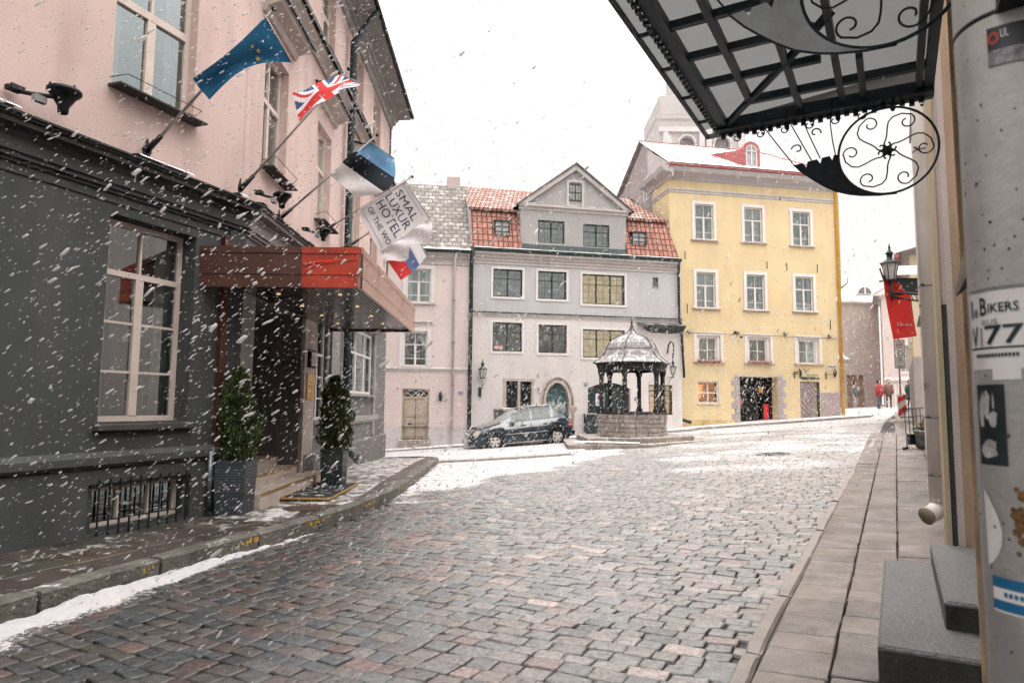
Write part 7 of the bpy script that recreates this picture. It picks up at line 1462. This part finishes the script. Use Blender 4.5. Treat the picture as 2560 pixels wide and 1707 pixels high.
br1 = thing('scroll_bracket', 'curled iron bracket with ring and dark crescent, below the canopy end', 'bracket', tuple(RW.p(4.68, -.27, 3.2)), 'wrought iron canopy brackets'); bracket(4.68, br1, '')
br2 = thing('scroll_bracket', 'nearer curled iron bracket whose grey crescent dips into the top edge', 'bracket', tuple(RW.p(2.72, -.27, 3.2)), 'wrought iron canopy brackets'); bracket(2.72, br2, '')
m = MB(RW)
for o_ in np.arange(.1, 1.0, .155): m.tube([(s1c - .01, o_ - .27 * 0, zc_ - .06), (s1c - .01, o_, zc_ - .09)] + [(s1c - .01, p[0], p[1]) for p in spiral((o_ + .028, zc_ - .09), .028, math.pi, .7, 8, .5)], .0045, 5)
m.build('edge_curls', iron, cg)

# ---- lamp with red banner
lp = lantern(Fr((8.45, 15.0), ang=0, n=(0, -1)), 0, 4.45, 0, 'large black lantern on a bracket over the red banner', .93, arm='none2' if 0 else 'stand'); 
for c_ in list(lp.children):
    if c_.name.startswith('bracket'): bpy.data.objects.remove(c_)
m = MB(); m.tube([(8.45, 15, 4.44), (8.45, 15, 4.15), (8.46, 15, 3.98)], [.025, .035, .012], 8); m.tube([(8.42, 15, 4.16), (9.5, 15.05, 4.14)], .03, 8); m.tube([(8.42, 15, 4.10), (8.8, 15, 4.02), (9.5, 15.05, 3.94)], .02, 6)
for i in range(5): m.tube([(8.9 + i * .1, 15.02, 4.14), (8.95 + i * .1, 15.02, 3.99)], .012, 5)
m.build('bracket', greenblack, lp)
sb = thing('hanging_shop_board', 'dark patterned board under a small snowy red roof beside the lantern', 'sign', (8.95, 15.6, 4.6)); m = MB(); m.box(8.72, 9.5, 15.6, 15.64, 4.28, 4.62); m.build('board', greenblack, sb); m = MB(); m.add([(8.62, 15.5, 4.66), (9.6, 15.5, 4.70), (9.6, 15.9, 4.98), (8.66, 15.9, 4.94)], [(0, 1, 2, 3)]); m.build('little_roof', redmetal, sb); m = MB(); [m.box(8.75 + i * .1, 8.80 + i * .1, 15.59, 15.60, 4.32 + (i % 3) * .08, 4.36 + (i % 3) * .08) for i in range(8)]; m.build('pattern', lead, sb)
bnr = thing('red_banner', 'long red cloth banner with white script hanging below the lantern', 'banner', (8.6, 15, 4.0)); m = MB(); m.smooth = True; nu, nv = 14, 22
def BS(u, v):
    L0 = np.array([8.27 + .19 * v ** .9, 15.0, 4.60 - 1.48 * v]); R0 = np.array([8.70 + (.16 if v > .12 else 0) * min(1, v * 5) + .18 * v, 15.05, (4.32 if v < .12 else 4.32) - 1.11 * v]); 
    p = L0 + (R0 - L0) * u; p[1] += .05 * math.sin(u * 5 + v * 3); p[2] -= .0; return p
m.v = [tuple(BS(i / nu, j / nv)) for j in range(nv + 1) for i in range(nu + 1)]; k = nu + 1
for j in range(nv):
    for i in range(nu): m.f.append([j * k + i, j * k + i + 1, (j + 1) * k + i + 1, (j + 1) * k + i]); m.m.append(0); m.sm.append(True)
m.build('cloth', redcloth, bnr); m = MB(); m.tube([(8.22, 15, 4.72), (8.3, 15, 4.45), (8.24, 15, 4.42), (8.05 + .15, 15, 4.42)], .02, 6); m.build('rod', greenblack, bnr)
m = MB(); off3 = np.array([0, -.014, 0]); m.tube([BS(.30 - .07 * math.cos(t), .77 + .028 * math.sin(t)) + off3 for t in np.linspace(-1.2, 4.6, 16)], .006, 4); m.tube([BS(.30 + .55 * k / 40, .785 - (.018 + .012 * math.sin(k * .37)) * math.sin(k * 1.25)) + off3 for k in range(41)], .0045, 4); m.build('lettering', M('pale_script', (.75, .5, .48), .7, .1, 3, 0), bnr)
m = MB(); m.tube([BS(.2, .91) + np.array([0, -.01, 0]), BS(.86, .93) + np.array([0, -.01, 0])], .008, 4); m.build('underline', MATS['pale_script'], bnr)
# parking sign post with marker, railing, planter
sp_ = thing('sign_post', 'two framed no stopping signs one above the other with a striped marker', 'sign post', (14.85, 26, 1.0)); gzp = G(14.85, 26)
MB().tube([(14.85, 26.03, gzp - .1), (14.85, 26.03, 4.3)], .03, 8).build('post', zinc, sp_)
for z0, z1 in ((3.70, 4.22), (3.13, 3.66)):
    bd = MB().box(14.66, 15.05, 25.98, 26.0, z0, z1).build('board', white, sp_); m = MB(); m.box(14.65, 15.06, 25.965, 25.978, z0, z0 + .02); m.box(14.65, 15.06, 25.965, 25.978, z1 - .02, z1); m.box(14.65, 14.67, 25.965, 25.978, z0, z1); m.box(15.04, 15.06, 25.965, 25.978, z0, z1)
    cz_ = (z0 + z1) / 2 + .06; m.tube([(14.855 + .11 * math.cos(t), 25.97, cz_ + .11 * math.sin(t)) for t in np.linspace(0, 6.283, 20)], .012, 5); m.box(14.80, 14.91, 25.965, 25.978, cz_ - .02, cz_ + .03); m.box(14.74, 14.97, 25.965, 25.978, z0 + .06, z0 + .075); m.box(14.76, 14.95, 25.965, 25.978, z0 + .10, z0 + .112); m.build('sign_drawing', zinc, bd)
mk = thing('striped_marker', 'red and white striped marker board below the two signs', 'marker', (14.8, 25.9, 1.2)); mb = MB(); mb.box(14.66, 14.98, 25.9, 25.93, 1.30, 2.14); mb.build('board', white, mk)
m = MB()
for z0 in (1.28, 1.78): m.prism([(p[0], min(max(p[1], 1.30), 2.14)) for p in ((14.66, z0), (14.98, z0 + .22), (14.98, z0 + .47), (14.66, z0 + .25))], 25.885, 25.899)
m.build('red_stripe', redcloth, mk); MB().tube([(14.82, 25.94, G(14.8, 25.9)), (14.82, 25.94, 1.32)], .03, 8).build('post', zinc, mk)
rb = MB(); rb.smooth = True; rb.lathe([(.5, G(14.7, 25.7) - .05), (.48, G(14.7, 25.7) + .12), (.30, G(14.7, 25.7) + .2), (0, G(14.7, 25.7) + .22)], (14.75, 25.75), 14); rb.build('marker_base', limestone, mk, None)
fn = thing('cafe_railing', 'thin black metal railing on the right pavement', 'railing', (9.2, 16, .7)); m = MB(); zf = G(9.3, 16) + .08; P0 = np.array([9.15, 16.0]); P1 = np.array([9.95, 16.25])
ptl = lambda t, z: (*(P0 + (P1 - P0) * t), z)
MB().tube([ptl(0, zf + .92), ptl(1, zf + .96)], .012, 6).build('top_rail', blackmetal, fn); MB().tube([ptl(0, zf + .73), ptl(1, zf + .77)], .010, 6).build('lower_rail', blackmetal, fn)
for t in (.08, .22, .36, .5, .64, .8, .95): MB().tube([ptl(t, zf + .93), ptl(t + .04, zf + (.02 if t in (.08, .5, .95) else .3))], .009, 6).build('upright', blackmetal, fn)
MB().tube([ptl(-.02, zf + .0), ptl(.14, zf + .03)], .03, 6).build('foot', blackmetal, fn)
MB().box(9.30, 9.44, 15.98, 16.1, zf + .10, zf + .34).build('dark_box', blackmetal, fn)
fp = thing('street_planter', 'mottled stone planter with a small evergreen behind the right downpipe', 'planter', (9.75, 15.9, zf)); MB().lathe([(.22, zf), (.30, zf + .05), (.33, zf + .38), (.36, zf + .42), (.30, zf + .43), (.0, zf + .40)], (9.72, 15.9), 14).build('pot', M('mottled_stone_pot', (.20, .21, .21), .9, .7, 9, .6, 20, snow=.5), fp)
fs = thing('small_evergreen', 'small yellowish evergreen growing in the mottled planter', 'shrub', (9.72, 15.9, zf + .4)); MB().tube([(9.75, 15.9, zf + .38), (9.78, 15.9, zf + .9)], .02, 5).build('stem', bark, fs)
N = 1500; r = np.random.default_rng(5); t = r.random(N); a = r.uniform(0, 6.28, N); rad = np.interp(t, [0, .15, .4, 1], [.3, .34, .16, .03]) * r.random(N) ** .4; P = np.c_[9.74 + rad * np.cos(a), 15.9 + rad * np.sin(a), zf + .38 + t * .58]
u1 = r.normal(size=(N, 3)); u1 /= np.linalg.norm(u1, axis=1)[:, None]; u2 = np.cross(u1, r.normal(size=(N, 3))); u2 /= np.linalg.norm(u2, axis=1)[:, None]
raw('foliage', np.stack([P, P + u1 * .05 + u2 * .015, P + u1 * .075, P + u1 * .05 - u2 * .015], 1).reshape(-1, 3), np.arange(N * 4).reshape(N, 4), [leafy, leafd], mi=(r.random(N) < .45) * 1, parent=fs)

# ================================================================= falling snow: ragged flake clumps in the air, more of them on the windward left
def flakes(N, ymin, ymax, size, seed, bias):
    r = np.random.default_rng(seed); y = (r.uniform(ymin ** 3, ymax ** 3, N)) ** (1 / 3.)
    x = r.uniform(-.95, .85, N) * y; z = EYE + r.uniform(-.55, .75, N) * y
    ok = (z > gz(x, y) + .05) & (z < 15)
    if bias:                       # thinner under the canopy and on the lee side of the right hand row
        pr_ = np.clip(1.0 - (x / y + .42) * 1.6, .07, 1); ok &= r.random(N) < pr_
    ok &= ~((z - EYE > .14 * y) & (x / y > -.22) & (r.random(N) > .35))
    perp = x * .87086 - y * .49153; ok &= perp < .22             # not inside the right row
    bx = x - (-3.928); ok &= ~((y > 9.2) & (bx < .2) & (y < 22.3)); aper = (x + 3.928) * .9288 - (y - 9.75) * .3707; ok &= ~((y <= 9.75) & (aper < .15))
    ok &= ~((y > 8.9) & (y < 14.8) & (x < -1.95) & (z > 3.0) & (z < 3.8))
    P = np.c_[x, y, z][ok]; n = len(P)
    wind = np.array([-.80, -.12, -.58]) + r.normal(0, .10, (n, 3)); lf = np.clip((P[:, 0] / P[:, 1] + .35) / .6, 0, 1)[:, None]; wind = wind * (1 - lf) + (np.array([-.45, -.1, -.9]) + r.normal(0, .12, (n, 3))) * lf
    wind /= np.linalg.norm(wind, axis=1)[:, None]; s1 = np.cross(wind, r.normal(size=(n, 3))); s1 /= np.linalg.norm(s1, axis=1)[:, None]; s2 = np.cross(wind, s1)
    sz = size * .93 * np.exp(r.normal(0, .5, n))[:, None]; asp = r.uniform(1.5, 4.4, n)[:, None]
    q = lambda: r.uniform(.7, 1.25, (n, 1))
    if bias:                   # nearer flakes: blunt, lumpy clumps with two uneven rings
        L1 = wind * sz * asp; th0 = r.uniform(0, 6.28, (n, 1)); ring = []
        for s_, k_ in ((.62, .85), (-.62, .85)):
            for j in range(3):
                a_ = th0 + j * 2.094 + (1.05 if s_ < 0 else 0); ring.append(P + L1 * s_ * r.uniform(.7, 1.15, (n, 1)) + (s1 * np.cos(a_) + s2 * np.sin(a_)) * sz * k_ * r.uniform(.65, 1.25, (n, 1)))
        V = np.stack([P + L1 * r.uniform(.7, 1, (n, 1)), P - L1 * r.uniform(.7, 1, (n, 1))] + ring, 1)
        T = np.array([(0, 2, 3), (0, 3, 4), (0, 4, 2), (1, 6, 5), (1, 7, 6), (1, 5, 7), (2, 5, 3), (3, 5, 6), (3, 6, 4), (4, 6, 7), (4, 7, 2), (2, 7, 5)])
        return V.reshape(-1, 3), (np.arange(n)[:, None, None] * 8 + T[None]).reshape(-1, 3)
    V = np.stack([P + wind * sz * asp * q(), P - wind * sz * asp * q(), P + s1 * sz * q(), P + s2 * sz * q() * .8, P - s1 * sz * q(), P - s2 * sz * q() * .8], 1)
    T = np.array([(0, 2, 3), (0, 3, 4), (0, 4, 5), (0, 5, 2), (1, 3, 2), (1, 4, 3), (1, 5, 4), (1, 2, 5)]); Fc = (np.arange(n)[:, None, None] * 6 + T[None]).reshape(-1, 3)
    return V.reshape(-1, 3), Fc
sets = [flakes(40, .9, 2.2, .0036, 1, True), flakes(15000, 2.2, 7.5, .0036, 2, True), flakes(80000, 6, 14, .0050, 3, True), flakes(330000, 12, 30, .0064, 4, False), flakes(34000, 28, 50, .012, 5, False)]
V = np.vstack([s_[0] for s_ in sets]); off_ = np.cumsum([0] + [len(s_[0]) for s_ in sets[:-1]]); Fc = np.vstack([s_[1] + o_ for s_, o_ in zip(sets, off_)])
raw('falling_snow', V, Fc, flakem, kind='stuff', label='snowflakes falling through the air', category='snow')
t_ = flakem.node_tree; o_n = t_.nodes['Material Output']; df = t_.nodes.new('ShaderNodeBsdfDiffuse'); df.inputs[0].default_value = (.9, .88, .88, 1); tl = t_.nodes.new('ShaderNodeBsdfTranslucent'); tl.inputs[0].default_value = (.9, .88, .88, 1); tp = t_.nodes.new('ShaderNodeBsdfTransparent')
m1 = t_.nodes.new('ShaderNodeMixShader'); m1.inputs[0].default_value = .45; m2 = t_.nodes.new('ShaderNodeMixShader'); m2.inputs[0].default_value = .35
t_.links.new(df.outputs[0], m1.inputs[1]); t_.links.new(tl.outputs[0], m1.inputs[2]); t_.links.new(m1.outputs[0], m2.inputs[1]); t_.links.new(tp.outputs[0], m2.inputs[2]); t_.links.new(m2.outputs[0], o_n.inputs['Surface'])

# ================================================================= haze
HZ = M('haze_air', (1, 1, 1)); HZ.node_tree.nodes.clear(); ho = HZ.node_tree.nodes.new('ShaderNodeOutputMaterial'); pv = HZ.node_tree.nodes.new('ShaderNodeVolumePrincipled')
pv.inputs['Color'].default_value = (.995, .99, .99, 1); pv.inputs['Density'].default_value = .021; pv.inputs['Anisotropy'].default_value = .2; HZ.node_tree.links.new(pv.outputs[0], ho.inputs['Volume'])
me = bpy.data.meshes.new('haze'); bx = [(x, y, z) for z in (-12, 92) for y in (-70, 820) for x in (-410, 410)]
me.from_pydata(bx, [], [(0, 1, 3, 2), (4, 6, 7, 5), (0, 4, 5, 1), (2, 3, 7, 6), (0, 2, 6, 4), (1, 5, 7, 3)]); me.materials.append(HZ)
ho_ = bpy.data.objects.new('haze', me); COL.objects.link(ho_); ho_['kind'] = 'stuff'
